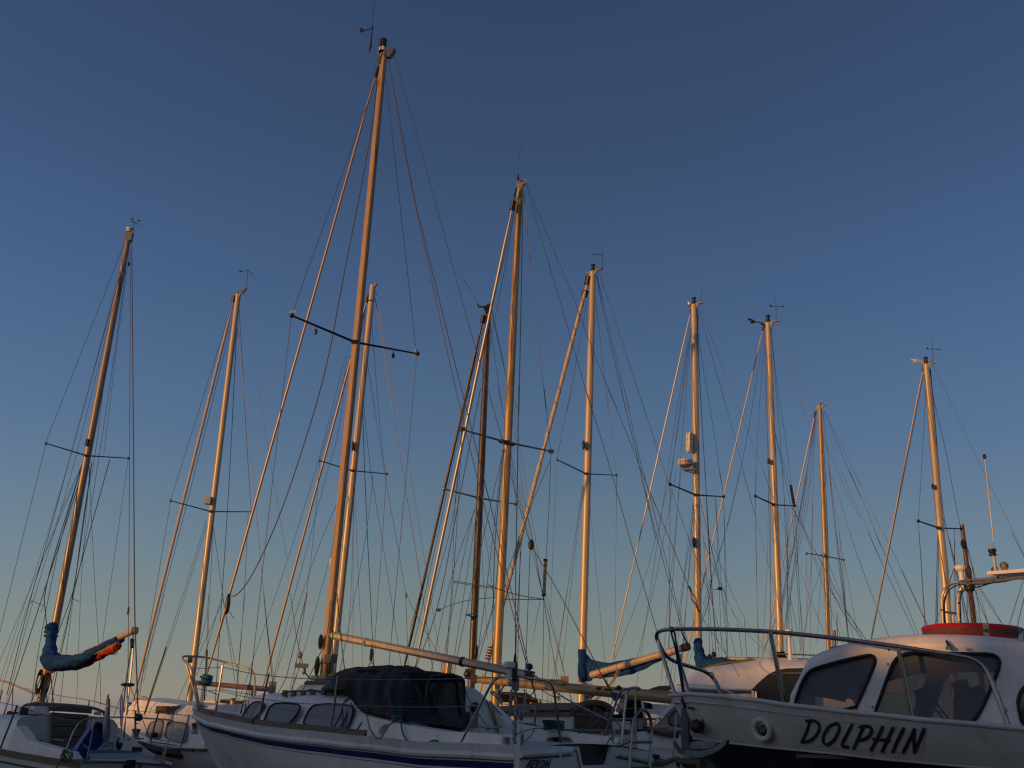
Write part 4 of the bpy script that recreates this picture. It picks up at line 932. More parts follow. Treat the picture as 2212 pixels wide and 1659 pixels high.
# cockpit seats, locker lid, far coaming
def slab(par, nm, fn, l, poly, mt, dep): MB().prism([f1.hits(fn(*q), l) for q in poly], f1.b*dep).build(nm, mt, par, 0)
slab(b1, 'cockpit_well', d1, lb-.25, [(930, 1268), (1360, 1275), (1660, 1300), (1700, 1500), (1300, 1500), (1150, 1340)], CYANC, .02)
slab(b1, 'locker_lid', d2, .35, [(-120, 1405), (60, 1398), (560, 1395), (860, 1402), (1045, 1440), (1040, 1500), (560, 1500), (90, 1498), (-60, 1490)], GRYGEL, .05)
slab(b1, 'locker_lid_top', d2, .40, [(-130, 1405), (-60, 1335), (480, 1332), (700, 1360), (870, 1400), (560, 1400), (60, 1403)], CYANC, .03)
slab(b1, 'stern_deck', d2, .12, [(-300, 1490), (60, 1500), (1040, 1505), (1330, 1600), (1050, 1595), (600, 1565), (-300, 1552)], GEL2, .03)
MB().prism([hit(q, *f1.side(.62)) for q in pts(d2, [(420, 940), (530, 1050), (700, 1180), (860, 1300), (1060, 1440), (1040, 1520), (850, 1480), (400, 1330)])], f1.p*.06).build('far_coaming', GRYGEL, b1, 0)
MB().box(P(d2(775, 1325), 17), (.14, .08, .07)).build('engine_control', BLACK, b1)
# blue crate leaning in the cockpit
lc = .55
cr = [f1.hits(q, lc) for q in pts(d1, [(1690, 832), (1770, 850), (1900, 1000), (1890, 1085), (1510, 1530), (1440, 1490), (1330, 1330), (1340, 1290), (1640, 860)])]
h1_ = [f1.hits(q, lc) for q in pts(d1, [(1672, 1030), (1735, 1090), (1710, 1128), (1655, 1065)])]
h2_ = [f1.hits(q, lc) for q in pts(d1, [(1515, 1215), (1585, 1285), (1560, 1318), (1500, 1245)])]
cc_ = thing('crate', 'blue plastic crate leaning in the cockpit of the small sloop', 'crate', cr[4])
MB().prismh(chaikin(cr, 1), [h1_, h2_], f1.b*.03).build('crate_base', BLUECR, cc_, 0)
inn = chaikin([p.lerp(sum(cr, Vector())/len(cr), .0) for p in cr], 1)
wl = MB(); N = len(inn); cen = sum(inn, Vector())/N
wl.grid([[p for p in inn], [p-f1.b*.13+(p-cen)*.04 for p in inn], [p-f1.b*.13-(p-cen)*.06 for p in inn], [p-(p-cen)*.08 for p in inn]], True)
wl.build('crate_wall', BLUECR, cc_, 30)
for k in (.35, .65): 
    a = inn[1].lerp(inn[-3], .5); 
for q0_, q1_ in (((1480, 1110), (1640, 1230)), ((1590, 960), (1760, 1150))):
    MB().tube([f1.hits(d1(*q0_), lc-.02), f1.hits(d1(*q1_), lc-.02)], .014, 5).build('crate_rib', BLUECR, cc_)
# furled cloth on a staff
fl = thing('furled_ensign', 'grey blue cloth rolled round a staff standing in the small sloop cockpit', 'rolled cloth', f1.hits(d1(1900, 1190), .3))
pth = [f1.hits(d1(x, y), .3) for x, y in ((1940, 350), (1942, 385), (1943, 420), (1942, 540), (1935, 650), (1925, 800), (1918, 950), (1912, 1100), (1905, 1195))]
MB().tube(pth, [.022, .014, .03, .034, .036, .046, .055, .052, .03], 12).build('cloth', mat('faded_blue_cloth', (.17, .18, .24), .9, var=.35, scale=6, streak=(6, 6, 1), bump=.6, bscale=18), fl, 60)
MB().tube([pth[3]+Vector((0, 0, .01)), pth[3]-Vector((0, 0, .01))], .038, 10).build('tie', ROPEW, fl)
MB().ell(pth[0], (.02, .02, .025)).build('staff_knob', WHITEP, fl)
# coil of white rope
q = f1.hits(d2(222, 1290), .7); mb = MB()
for i in range(6): mb.tube([q+Vector((.10*math.cos(a)*(1-.03*i), .06*math.sin(a), .018*i+.03*math.sin(a+i))) for a in [k*math.pi/9 for k in range(18)]], .010, 5, closed=True)
tag(ctr(mb.build('rope_coil', ROPEW)), 'off-white rope coil on the seat under the rolled cloth', 'rope')
mb = MB()
for i in range(4): mb.tube([f1.hits(d1(1185+i*10, 1440), 0)+Vector((.07*math.cos(a+i), .03*math.sin(a), .06*math.sin(a)*(1+.2*i))) for a in [k*math.pi/8 for k in range(16)]], .010, 5, closed=True)
tag(ctr(mb.build('mooring_rope', ROPEB)), 'knotted mooring rope at the foot of the small sloop stern rail', 'rope')
stay(b1, [f1.hits(d1(1180, 1450), -.02), f1.hits(d1(1080, 1560), -.05), f1.hits(d1(990, 1690), -.05)], .008, BLACK, 'mooring_line')
# stern rail
sr = [f1.hits(q, .05) for q in pts(d1, [(1165, 1440), (1240, 1200), (1330, 990), (1430, 830), (1560, 768), (1760, 742)])+pts(d2, [(0, 750), (500, 745), (900, 762), (1250, 782), (1400, 800), (1440, 822), (1400, 900), (1350, 1080), (1290, 1340), (1235, 1560)])]
loopt(sr, .0125, STEEL, par=b1)
loopt([f1.hits(d1(*q), .1) for q in ((1700, 765), (1640, 1150), (1560, 1500))], .011, STEELD, par=b1, c=1)
loopt([f1.hits(d2(*q), .05) for q in ((1270, 1290), (1205, 1540))], .012, STEELD, par=b1, c=0)
loopt([f1.hits(d2(*q), .3) for q in ((742, 620), (742, 1080))], .016, STEELD, par=b1, c=0, name='rail_post')
for fnc, x, y in ((d1, 1165, 1440), (d1, 1560, 1500), (d2, 1235, 1560)): MB().lathe(f1.hits(fnc(x, y), .05)-Vector((0, 0, .02)), [(0, 0), (.05, 0), (.05, .012), (.02, .03), (0, .03)], 12).build('base_plate', STEELD, b1)
mb = MB(); q = f1.hits(d2(800, 750), .02)
mb.ell(q, (.07, .05, .055), n=9, m_=6).ell(q+Vector((-.03, 0, .03)), (.04, .04, .03), n=8, m_=5)
mb.tube([q+Vector((.04*math.cos(a), 0, -.06+.03*math.sin(a))) for a in [i*.6 for i in range(10)]], .006, 4); mb.build('black_bundle', BLACK, b1)
# stanchions and lines
for bt, tp2, w_ in (((12, 1295), (308, 540), -1.0),):
    a, b = hit(d1(*bt), *f1.side(w_)), hit(d1(*tp2), *f1.side(w_)); MB().tube([a, b], .016, 8).ell(b, (.018,)*3, n=8, m_=5).build('stanchion', STEEL, b1)
lines(b1, d1, 18.6, 16.6, [[(-200, 425), (0, 475), (310, 545)], [(320, 548), (640, 662), (1000, 760), (1370, 800), {'m': ROPEB}], [(930, 1140), (1130, 1160), (1250, 1140), {'m': ROPEW}]], r=.006, name='lifeline')
lines(b1, d1, 21, 19, [[(440, 215), (640, 270), (1165, 378), (1600, 430), (2160, 590), {'m': ROPEB}]], r=.006, name='lifeline')
lines(b1, d2, 19, 18.2, [[(0, 465), (450, 590), (800, 640), (1120, 655), {'m': ROPEB}], [(790, 650), (960, 740)]], r=.005, name='lifeline')
MB().tube([P(d1(1590, 545), 19.2), P(d1(1606, 430), 19.2)], .017, 8).build('stanchion', STEEL, b1)
loopt([P(d1(*q), 21.2) for q in ((-400, 20), (0, 82), (100, 100), (230, 155), (660, 340), (800, 410))], .018, STEELG, 'pulpit', b1)
loopt([P(d1(*q), 21.2) for q in ((230, 160), (215, 640))], .016, STEEL, 'pulpit', b1, c=0)
loopt([P(d2(*q), 18) for q in ((480, 900), (465, 530), (478, 420), (492, 325), (505, 400), (500, 560), (490, 800), (482, 900))], .012, mat('blue_enamel_tube', (.12, .2, .45), .4), 'boarding_hoop', b1)
# mast and rig
mo1, ma1, mb1, md1 = mastobj(b1, c1(522, 125), d1(730, 500), 19.4, .062, .05, mat('bronze_alloy', (.22, .17, .13), .42, .4, var=.15, streak=(5, 5, .6)))
MB().box(ma1, (.2, .2, .06)).build('mast_step', ALUD, mo1)
for fn, x, y in ((d1, 690, 150), (d1, 840, 150)):
    mb = MB(); q = P(fn(x, y), 19.3)
    for i in range(5): mb.tube([q+Vector((.045*math.cos(a)+.01*i, -.02*i, .17*math.sin(a)+.02*i)) for a in [k*math.pi/6 for k in range(12)]], .012, 5, closed=True)
    mb.build('halyard_coil', BLACK, mo1)
spreaders(mo1, c1(186, 966), c1(352, 1016), c1(521, 1026), 18.6, 19.35, 20.2, .020)
MB().lathe(P(c1(523, 108), 19.4), [(0, 0), (.05, 0), (.05, .03), (.072, .04), (.072, .07), (0, .08)], 14, md1).build('masthead_light', WHITEP, mo1)
MB().box(P(c1(523, 130), 19.4), (.14, .1, .2), (Vector((1, 0, 0)), Vector((0, 1, 0)), md1)).build('masthead_crane', ALUD, mo1)
mb = MB(); e_ = P(c1(543, 72), 19.3); mb.tube([P(c1(539, 105), 19.4), e_], .006, 5).tube([P(c1(527, 64), 19.2), P(c1(562, 80), 19.5)], .007, 5)
mb.ell(P(c1(535, 57), 19.2), (.035, .01, .02), n=8, m_=5).ell(P(c1(562, 64), 19.5), (.035, .01, .02), n=8, m_=5); mb.tube([e_, P(c1(535, 57), 19.2)], .004, 4).tube([e_, P(c1(562, 64), 19.5)], .004, 4); mb.build('wind_vane', BLACK, mo1)
MB().box(P(c1(352, 962), 19.3), (.045, .05, .14)).build('steaming_light', BLACK, mo1)
MB().ell(P(c1(520, 240), 19.3), (.03, .03, .05), n=8, m_=6).build('halyard_block', BLACK, mo1)
lines(b1, c1, 19.4, 18.4, [[(508, 145), (186, 960)], [(186, 966), (20, 1640), (-40, 1900)], [(510, 180), (440, 440), (290, 1010), (140, 1500), (85, 1659), (-20, 1990), {'r': .004}],
    [(512, 190), (350, 780), (175, 1420), (110, 1640), (28, 1985), {'r': .008, 'm': ROPEB}], [(514, 200), (440, 490), (270, 1170), (150, 1550), (100, 1730), (10, 2080), {'r': .005}]], r=.0055)
lines(b1, c1, 19.4, 19.0, [[(335, 1045), (175, 1560), (185, 1659), (192, 1740), {'r': .010, 'm': BLACK}], [(330, 1060), (120, 1560)], [(328, 1070), (275, 1250), (235, 1400), (205, 1545), (150, 1830), (122, 2060), {'r': .007, 'm': ROPEB}], [(332, 1050), (215, 1310), (100, 1659), (40, 1850)], [(345, 1050), (180, 1560), {'r': .009, 'm': BLACK}]], r=.0045)
lines(b1, c1, 19.4, 19.8, [[(500, 300), (430, 640), (385, 1030), (345, 1200), (300, 1560), (295, 1600), {'r': .006, 'm': ROPEB}], [(510, 260), (470, 560), (400, 1030), (340, 1400), (292, 1600), {'r': .006}], [(445, 1030), (345, 1390), (290, 1590), (240, 1720), {'r': .009, 'm': BLACK}],
    [(360, 1050), (372, 1300), (390, 1659), (405, 1850), (408, 2030)], [(519, 1030), (430, 1659), (380, 2030)], [(524, 190), (470, 600), (420, 1012)], [(365, 1060), (335, 1420), (325, 1605), (310, 2030), {'r': .004}], [(372, 1040), (297, 1590), (228, 1900), (207, 2030), {'r': .010, 'm': ROPEB}]], r=.005)
lines(b1, c1, 19.4, 16.8, [[(533, 150), (539, 800), (545, 1655), (547, 1712), {'r': .011, 'm': ROPEB}], [(528, 180), (525, 900), (521, 1640), (519, 1800), {'r': .006, 'm': ROPER}]])
lines(b1, A, 19, 19, [[(285, 60), (392, 108), {'m': BLACK}], [(655, 45), (722, 72), {'m': BLACK}], [(285, 60), (278, 90), {'m': BLACK}], [(392, 108), (370, 165), {'m': BLACK}]], r=.006, name='rigging_tie')
MB().ell(P(A(1155, 150), 17), (.02, .02, .07), n=8, m_=6).build('rigging_screw', BLACK, b1)
# boom with its cover
bo1a, bo1b = P(A(430, 680), 19.2), P(A(1208, 330), 16.6)
bo1 = MB().tube([bo1a, bo1b], .048, 12).build('boom', ALUW, b1)
MB().tube([bo1b-Vector((.03, 0, 0)), bo1b+Vector((.05, 0, .0))], .058, 10).build('boom_end_cap', ALUD, bo1)
def cover(par, fn, path, D0, D1, mt, sub=3, seed=1, name='sail_cover', squash=1.0):
    rnd = random.Random(seed); pp = [P(fn(x, y), D0+(D1-D0)*i/(len(path)-1)) for i, (x, y, r_) in enumerate(path)]; rr = [r_ for _, _, r_ in path]
    for _ in range(sub):
        q = [pp[0]]; rq = [rr[0]]
        for i in range(len(pp)-1):
            q += [pp[i].lerp(pp[i+1], .25), pp[i].lerp(pp[i+1], .75)]; rq += [rr[i]*.75+rr[i+1]*.25, rr[i]*.25+rr[i+1]*.75]
        q.append(pp[-1]); rq.append(rr[-1]); pp, rr = q, rq
    n = 20; mb = MB(); mb.tube(pp, rr, n, flat=(1, squash))
    a = [rnd.uniform(0, 6) for _ in range(6)]
    for i in range(len(pp)):
        for k in range(n):
            v = mb.v[i*n+k]; d = (v-pp[i]); th = k*2*math.pi/n
            f = .18*(.5-abs(math.sin(i*.31+1.6*math.sin(th+a[0])+a[1])))+.14*(.5-abs(math.sin(1.5*th+i*.11+a[2])))+.07*(.5-abs(math.sin(i*.7+th+a[3])))+.05*math.sin(i*.13+a[4])
            mb.v[i*n+k] = pp[i]+d*(1+f)
    return mb.build(name, mt, par, 60)
k_ = .24*19/2234
sc1 = cover(bo1, A, [(466, 296, 52*k_), (463, 330, 50*k_), (460, 372, 40*k_), (456, 430, 50*k_), (452, 520, 62*k_), (448, 590, 82*k_), (480, 625, 88*k_), (570, 622, 72*k_), (690, 600, 58*k_), (800, 555, 56*k_), (900, 492, 44*k_), (990, 438, 36*k_), (1080, 408, 40*k_)], 19.2, 17.0, BLUECAN, seed=4, squash=.8)
for i_, (x, y) in enumerate(((460, 345), (459, 380))):
    MB().tube([P(A(x, y), 19.15)+Vector((.12*math.cos(a), .09*math.sin(a), .01*math.sin(a*2))) for a in [k*math.pi/9 for k in range(18)]], .012, 5, closed=True).build('cover_tie', NAVYCAN if i_ else ROPEB, sc1)
rs = cover(bo1, A, [(500, 675, 18*k_), (600, 662, 32*k_), (700, 642, 38*k_), (790, 605, 44*k_), (870, 556, 52*k_), (950, 512, 48*k_), (1030, 482, 40*k_), (1068, 470, 24*k_)], 18.6, 16.9, REDSAIL, seed=9, name='folded_sail')
rs2 = cover(bo1, A, [(420, 690, 14*k_), (450, 700, 24*k_), (490, 690, 10*k_)], 19.0, 18.9, REDSAIL, seed=5, name='folded_sail')
for i in range(7):
    x0 = 850+i*26; MB().tube(chaikin([P(A(x0, 545-i*12), 16.95), P(A(x0+30, 520-i*12), 16.8), P(A(x0+70, 500-i*14), 16.95)], 2, False), .005, 4).build('sail_lacing', ROPEW, rs)
MB().tube([P(A(1035+22*math.cos(a), 515+30*math.sin(a)), 16.9) for a in [math.pi*i/8 for i in range(9)]], .007, 5).build('clew_ring', STEEL, bo1)
# backstay with its two legs
lines(b1, A, 16.6, 16.3, [[(1203, 350), (1195, 410), {'r': .012, 'm': STEELD}], [(1195, 405), (1160, 620), (1130, 815), (1105, 1060), (1083, 1340), {'r': .016, 'm': STEELD}], [(1203, 405), (1190, 600), (1168, 815), (1135, 1060), (1098, 1340), {'r': .016, 'm': STEELD}], [(1150, 820), (1120, 1300), {'r': .008, 'm': ROPET}], [(1120, 830), (1025, 1100)], [(1170, 830), (1235, 990), (1300, 1180), (1370, 1360), (1410, 1500), {'r': .006}], [(1186, 410), (1188, 480), {'r': .03, 'm': BLACK}]], r=.006, name='backstay')
for x in (1132, 1168): MB().ell(P(A(x, 817), 16.4), (.08, .05, .028), n=10, m_=6).build('backstay_disc', BLACK, b1)
MB().ell(P(d2(455, 1215), 16.9), (.055, .06, .10), n=10, m_=7).build('engine_cowl', BLACK, b1)
lines(b1, A, 18.9, 19.2, [[(100-80, 870), (5, 925), {'r': .014, 'm': STEELD}], [(5, 925), (-5, 980), {'r': .012, 'm': BLACK}], [(410, 860), (430, 1000), {'r': .011, 'm': ROPET}]], name='rigging_screw')

# ================================================================ second boat: white cabin behind
def planeof(fr, l0_, l1_, w0, w1, z0, dz):
    a, b, c = fr.pt(l0_, w0, z0), fr.pt(l1_, w1, z0), fr.pt(l0_, w0+.05, z0+dz)
    n_ = (b-a).cross(c-a).normalized(); n_ = -n_ if n_.dot(fr.p) > 0 else n_
    return a, n_
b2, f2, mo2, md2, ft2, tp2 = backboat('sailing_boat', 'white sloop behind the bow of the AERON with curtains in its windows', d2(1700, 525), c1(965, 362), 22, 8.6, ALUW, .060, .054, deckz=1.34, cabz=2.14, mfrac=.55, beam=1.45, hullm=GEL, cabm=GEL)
for o_ in [x for x in COL.objects if x.parent and x.parent.name.startswith('cabin') and x.parent.parent == b2 and x.name.startswith('window')]: bpy.data.objects.remove(o_)
LL = 8.6; cab2 = [x for x in COL.objects if x.parent == b2 and x.name.startswith('cabin')][0]
pl2 = planeof(f2, LL*.30, LL*.80, -1.45*.66, -1.45*.44, 1.3, .7)
pl2 = (pl2[0], (pl2[1]+Vector((0, 0, .05))).normalized())
def win2(poly):
    o, n = pl2; pp = chaikin([hit(d2(*q), o+n*.02, n) for q in poly], 2)
    wo = MB().prism(pp, n*.01).build('window', glass2, cab2, 0)
    MB().prism([q-n*.0+n*.012 for q in [p.lerp(sum(pp, Vector())/len(pp), .12) for p in pp]], n*.004).build('curtain', CURT, wo, 0)
    MB().tube([q+n*.012 for q in pp], .030, 8, closed=True, flat=(1, .5)).build('frame', ALU, wo)
glass2 = GLASSD
win2([(950, 1050), (985, 930), (1030, 835), (1130, 810), (1250, 800), (1245, 900), (1190, 1120), (1130, 1125), (960, 1090)])
win2([(1285, 1110), (1300, 1000), (1345, 830), (1450, 830), (1690, 860), (1695, 950), (1650, 1170), (1600, 1205), (1400, 1160)])
MB().tube([P(d2(*q), 20.9) for q in ((1130, 655), (1150, 630), (1300, 595), (1500, 582), (1740, 578))], .045, 8, flat=(1, .7)).build('grab_rail', TEAK, cab2)
for x in (1180, 1300, 1460, 1600, 1720): MB().box(P(d2(x, 612), 20.9), (.14, .06, .14)).build('rail_foot', TEAK, cab2)
MB().prism([P(d2(*q), 22.4) for q in ((1510, 560), (1520, 545), (1830, 540), (1840, 560))], (0, .5, 0)).build('sliding_hatch', TEAK, cab2, 0)
MB().prism([P(d2(*q), 22.6) for q in ((1820, 560), (1830, 480), (1900, 455), (2160, 442), (2180, 455), (2180, 580))], (0, .8, 0)).build('hatch_hood', GEL, cab2, 0)
rr_ = [P(d2(*q), 19.9-(x_)*.7) for x_, q in enumerate(((700, 1225), (820, 1252), (1300, 1390), (1930, 1450)))]
lines(b2, d2, 19.8, 19.0, [[(1540, 1330), (1640, 1010), (1712, 705), {'r': .016, 'm': STEEL, 'n': 'stanchion'}], [(1020, 1170), (1090, 900), (1160, 655), {'r': .016, 'm': STEEL, 'n': 'stanchion'}], [(1712, 712), (1400, 690), (1160, 665)], [(1712, 712), (1860, 720)], [(800, 1020), (1020, 1130), (1330, 1180)], [(990, 1180), (1490, 1255), {'r': .014, 'm': STEELD, 'n': 'deck_track'}]], r=.006, name='lifeline')
MB().tube(chaikin([P(d2(*q), 19.6) for q in ((780, 1235), (900, 1275), (1300, 1385), (1600, 1425), (1930, 1445))], 1, False), .060, 6, flat=(1, 1.3)).build('rubbing_strake', TEAKD, b2)
MB().tube(chaikin([P(d2(*q), 22.5) for q in ((800, 700), (790, 560), (770, 470), (790, 405), (850, 375), (950, 410), (1350, 585))], 2, False), .026, 8).build('pulpit', STEELG, b2)
MB().ell(P(d2(1090, 1065), 19.6), (.07, .05, .05), n=9, m_=6).build('cowl_fitting', BLACK, b2)
MB().lathe(P(d2(1800, 1050), 19.6), [(0, 0), (.07, 0), (.05, .05), (.05, .15), (.07, .18), (0, .2)], 12).build('sheet_winch', STEELD, b2)
MB().ell(P(d2(1770, 1340), 19), (.02, .02, .03), n=8, m_=5).build('deck_stud', BLACK, b2)
spreaders(mo2, c1(690, 1198), c1(855, 1242), c1(1019, 1243), 21.1, 21.95, 22.8, .020)
masthead(mo2, tp2, md2, 1.25, light=False, bracket=.2)
MB().tube([P(c1(960, 358), 22), P(c1(985, 350), 22), P(c1(999, 338), 22), P(c1(998, 330), 22)], [.03, .03, .025, .018], 6).build('vane_bracket', GALV, mo2)
vane(mo2, c1(998, 332), c1(1004, 266), c1(973, 271), c1(1021, 281), 22, r=.006, fin=.05)
MB().box(P(c1(843, 1197), 21.9), (.13, .13, .16)).build('deck_light', ALU, mo2)
roller(b2, c1(945, 395), d2(690, 490), 22.05, 23.2, .030, SAILW, dr=.13)
MB().ell(P(d2(655, 615), 23), (.15, .15, .09), n=12, m_=7).build('drum_guard', STEEL, b2)
lines(b2, d2, 22.9, 22.8, [[(640, 660), (600, 800), (590, 870), {'r': .02, 'm': BLACK}], [(600, 0), (1120, 0), {'r': .001}]][:1], name='tack_strop')
lines(b2, c1, 22, 21.4, [[(943, 398), (690, 1198)], [(690, 1205), (615, 1659), (565, 1990)], [(950, 430), (765, 1180), (640, 1659), (560, 1975), {'r': .007}], [(838, 1270), (715, 1659), (640, 1890)], [(845, 1275), (725, 1659), (650, 1880)], [(1005, 1250), (985, 1659), (960, 1960)]], r=.006)
lines(b2, A, 21.5, 21.5, [[(1498, 475), (1300, 1080), {'r': .020, 'm': BLACK, 'n': 'rolled_awning_pole'}], [(1880, 0), (1865, 180), (1795, 470), {'r': .006}], [(1862, 505), (1840, 955), {'r': .02, 'm': BLACK}], [(1870, 180), (1861, 505)], [(1990, 50), (1890, 400), (1770, 740), {'r': .006, 'm': ROPET}], [(1480, 0), (1355, 480), (1290, 800)], [(1990, 0), (2010, 60), (2150, 800), {'r': .005}], [(2205, 0), (2120, 940)]], r=.005)
lines(b2, c1, 22, 22.6, [[(960, 470), (930, 1100), (898, 1600), {'r': .009, 'm': ROPET}], [(962, 500), (1000, 860), (1040, 1270), (1075, 1659), (1120, 2010), {'r': .007}], [(968, 420), (985, 700), (1010, 1150), (1018, 1240)], [(990, 362), (1080, 960), (1161, 1430), {'n': 'backstay'}], [(862, 1290), (905, 1600)], [(864, 1290), (845, 1659), (836, 1990)], [(866, 1240), (890, 1000), (952, 430), {'r': .006}], [(905, 1600), (878, 1659), {'r': .006}]], r=.0055)
bo2 = MB().tube([P(B(295, 800), 22), P(B(985, 862), 20.4)], .050, 10).build('boom', mat('brown_alloy', (.20, .11, .08), .4, .5, var=.2), b2)
MB().box(P(B(975, 862), 20.4), (.12, .1, .3)).build('boom_end_cap', ALUD, bo2)
stay(b2, [(B(510, 855), 21.5), (B(640, 885), 21.3), (B(790, 905), 21)], .008, ROPECY, 'reefing_line')
for q0_, q1_ in (((620, 940), (625, 1050)),): MB().tube([P(B(*q0_), 20.5), P(B(*q1_), 20.5)], .055, 10).build('samson_post', GOLD, b2)
MB().prism([P(B(*q), 21) for q in ((485, 1040), (495, 965), (520, 945), (720, 950), (740, 975), (700, 1050))], (0, .5, 0)).build('hatch', GEL, b2, 0)
MB().box(P(B(640, 972), 20.9), (.55, .1, .05)).build('hatch_handle', BLACK, b2)
# ================================================================ DOLPHIN: motor cruiser at the right
DB = (-.84, .54); DL = 7.2
_bow = P(E(352, 975), 7.8); _bow.z = 0; _o = _bow-Vector((DB[0], DB[1], 0)).normalized()*DL
fd = Fr((_o.x, _o.y), DB)
dol = thing('motor_cruiser', 'white cabin cruiser with steel rails and DOLPHIN in blue letters on its bow', 'motorboat', (fd.o.x-2.8, fd.o.y+1.8, 0))
bfd = curvef([(0, 1.15), (.35, 1.20), (.6, 1.14), (.72, 1.03), (.82, .82), (.90, .55), (.96, .27), (1, .03)])
shd = pts(E, [(350, 972), (460, 958), (600, 960), (850, 985), (1150, 1020), (1430, 1053)])+pts(F, [(0, 1232), (400, 1275), (800, 1320), (1240, 1358), (1587, 1388)])
bod = pts(E, [(520, 1372), (620, 1388), (880, 1418), (1350, 1470)])+pts(F, [(120, 1545), (288, 1560), (620, 1600), (1000, 1630), (1587, 1685)])
_zt = [(t, fd.zat(t*DL, -bfd(t), shd)) for t in (.45, .55, .65, .72, .78, .84, .89, .93, .97, 1)]
ztd = curvef([(0, _zt[0][1]-.05)]+_zt)
def bfl(t): return bfd(t)*.93-.03*t
_zb = [(t, fd.zat(t*(DL-.16), -max(.02, bfl(t)), bod)) for t in (.45, .55, .65, .72, .78, .84, .89, .93, .97, 1)]
zbd = curvef([(0, _zb[0][1]-.02)]+_zb)
print('DOLPHIN top', [(a, round(b, 2)) for a, b in _zt], 'bot', [(a, round(b, 2)) for a, b in _zb])
def SD(t, v, sd=-1, off=0):   # v 0 top edge .. 1 bottom edge of the white topsides
    l = t*(DL-.16*v); b = bfd(t)*(1-v)+max(.015, bfl(t))*v+.012*math.sin(math.pi*v)
    return fd.pt(l, sd*(b+off), ztd(t)*(1-v)+zbd(t)*v)
T_ = [i/60 for i in range(61)]
mb = MB(); mb.grid([[SD(t, v/8, -1) for v in range(8, -1, -1)]+[SD(t, v/8, 1) for v in range(9)] for t in T_])
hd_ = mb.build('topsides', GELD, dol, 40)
MB().tube([SD(t, 0, -1, .0)+Vector((0, 0, .005)) for t in T_], .014, 8).build('gunwale', GELD, dol)
MB().tube([SD(t, 0, 1, .0)+Vector((0, 0, .005)) for t in T_], .014, 8).build('gunwale', GELD, dol)
rows = []
for t in T_:
    row = []
    for j in range(11):
        v = j/10; b = max(.012, bfl(t)-.03)*(1-v)**.55*(1-.25*v*t); row.append(fd.pt(t*(DL-.16)-1.1*v*t**3, -b, zbd(t)*(1-v)+.35*v+.002))
    rows.append(row+[fd.p*(-2*(q_-fd.o).dot(fd.p))+q_ for q_ in reversed(row[:-1])])
MB().grid(rows).build('hull', NAVY, dol, 40)
MB().tube([SD(t, 1, -1, -.004) for t in T_], .008, 6).build('chine_bead', GELD, dol)
deck(dol, fd, DL, bfd, ztd, GRYGEL, dz=-.05, camber=.03)
MB().prism([fd.pt(0, -1.1, .4), fd.pt(0, -1.15, ztd(0)), fd.pt(0, 1.15, ztd(0)), fd.pt(0, 1.1, .4)], fd.b*.05).build('transom', GEL2, dol, 0)
def ond(q, off=.004):
    lo, hi = .3, 1.; v = .5
    for _ in range(6):
        lo, hi = .3, 1.
        for _ in range(28):
            mid = (lo+hi)/2
            if proj(SD(mid, v))[0] > q[0]: lo = mid
            else: hi = mid
        a, b = 0., 1.
        ya, yb = proj(SD(lo, 0))[1], proj(SD(lo, 1))[1]; v = min(1, max(0, (q[1]-ya)/(yb-ya)))
        for _ in range(3):
            yv = proj(SD(lo, v))[1]; v = min(1, max(0, v+(q[1]-yv)/(yb-ya)))
    return SD(lo, v, -1, off)
DN = (ond(F(100, 1400))-ond(F(800, 1400))).cross(Vector((0, 0, 1))).normalized(); DN = -DN if DN.dot(fd.p) > 0 else DN
DN = (DN-Vector((0, 0, .2))).normalized()
def ribbon(par, strokes, fn, mp_, r, mt, n, name='lettering'):
    for st in strokes:
        mb = MB()
        for ln in st:
            q = []
            for a, b in zip(ln, ln[1:]):
                for k in range(4): q.append((a[0]+(b[0]-a[0])*k/4, a[1]+(b[1]-a[1])*k/4))
            q.append(ln[-1])
            for _ in range(2): q = [q[0]]+[((q[i-1][0]+2*q[i][0]+q[i+1][0])/4, (q[i-1][1]+2*q[i][1]+q[i+1][1])/4) for i in range(1, len(q)-1)]+[q[-1]]
            q = [mp_(fn(*c_)) for c_ in q]
            for a, b in zip(q, q[1:]):
                t = (b-a)
                if t.length < 1e-6: continue
                t.normalize(); x = n.cross(t).normalized(); mb.add([a-x*r, a+x*r, b+x*r, b-x*r], [(0, 1, 2, 3)])
            t1 = n.orthogonal().normalized(); y1 = n.cross(t1)
            for a in q: mb.add([a+n*.0004]+[a+n*.0004+(t1*math.cos(i*math.pi/5)+y1*math.sin(i*math.pi/5))*r for i in range(10)], [(0, i+1, (i+1) % 10+1) for i in range(10)])
        mb.build(name, mt, par, 0)
ribbon(hd_, [
 [[(80, 1330), (62, 1390), (22, 1478)], [(55, 1330), (105, 1324), (145, 1345), (148, 1395), (110, 1448), (70, 1474), (22, 1478)]],
 [[(272, 1345), (215, 1362), (175, 1425), (170, 1480), (200, 1500), (245, 1470), (280, 1410), (290, 1365), (272, 1345)]],
 [[(377, 1355), (340, 1425), (296, 1505), (350, 1513)]],
 [[(455, 1375), (425, 1440), (388, 1522)], [(432, 1372), (480, 1362), (517, 1380), (512, 1415), (480, 1452), (425, 1466)]],
 [[(592, 1372), (560, 1440), (512, 1532)], [(665, 1378), (630, 1450), (588, 1543)], [(528, 1458), (640, 1466)]],
 [[(740, 1382), (705, 1450), (662, 1546)]],
 [[(815, 1388), (785, 1455), (737, 1548)], [(815, 1388), (812, 1450), (815, 1550)], [(815, 1550), (850, 1470), (885, 1385)]],
], F, lambda q: ond(q, .007), .0090, INKB, DN)
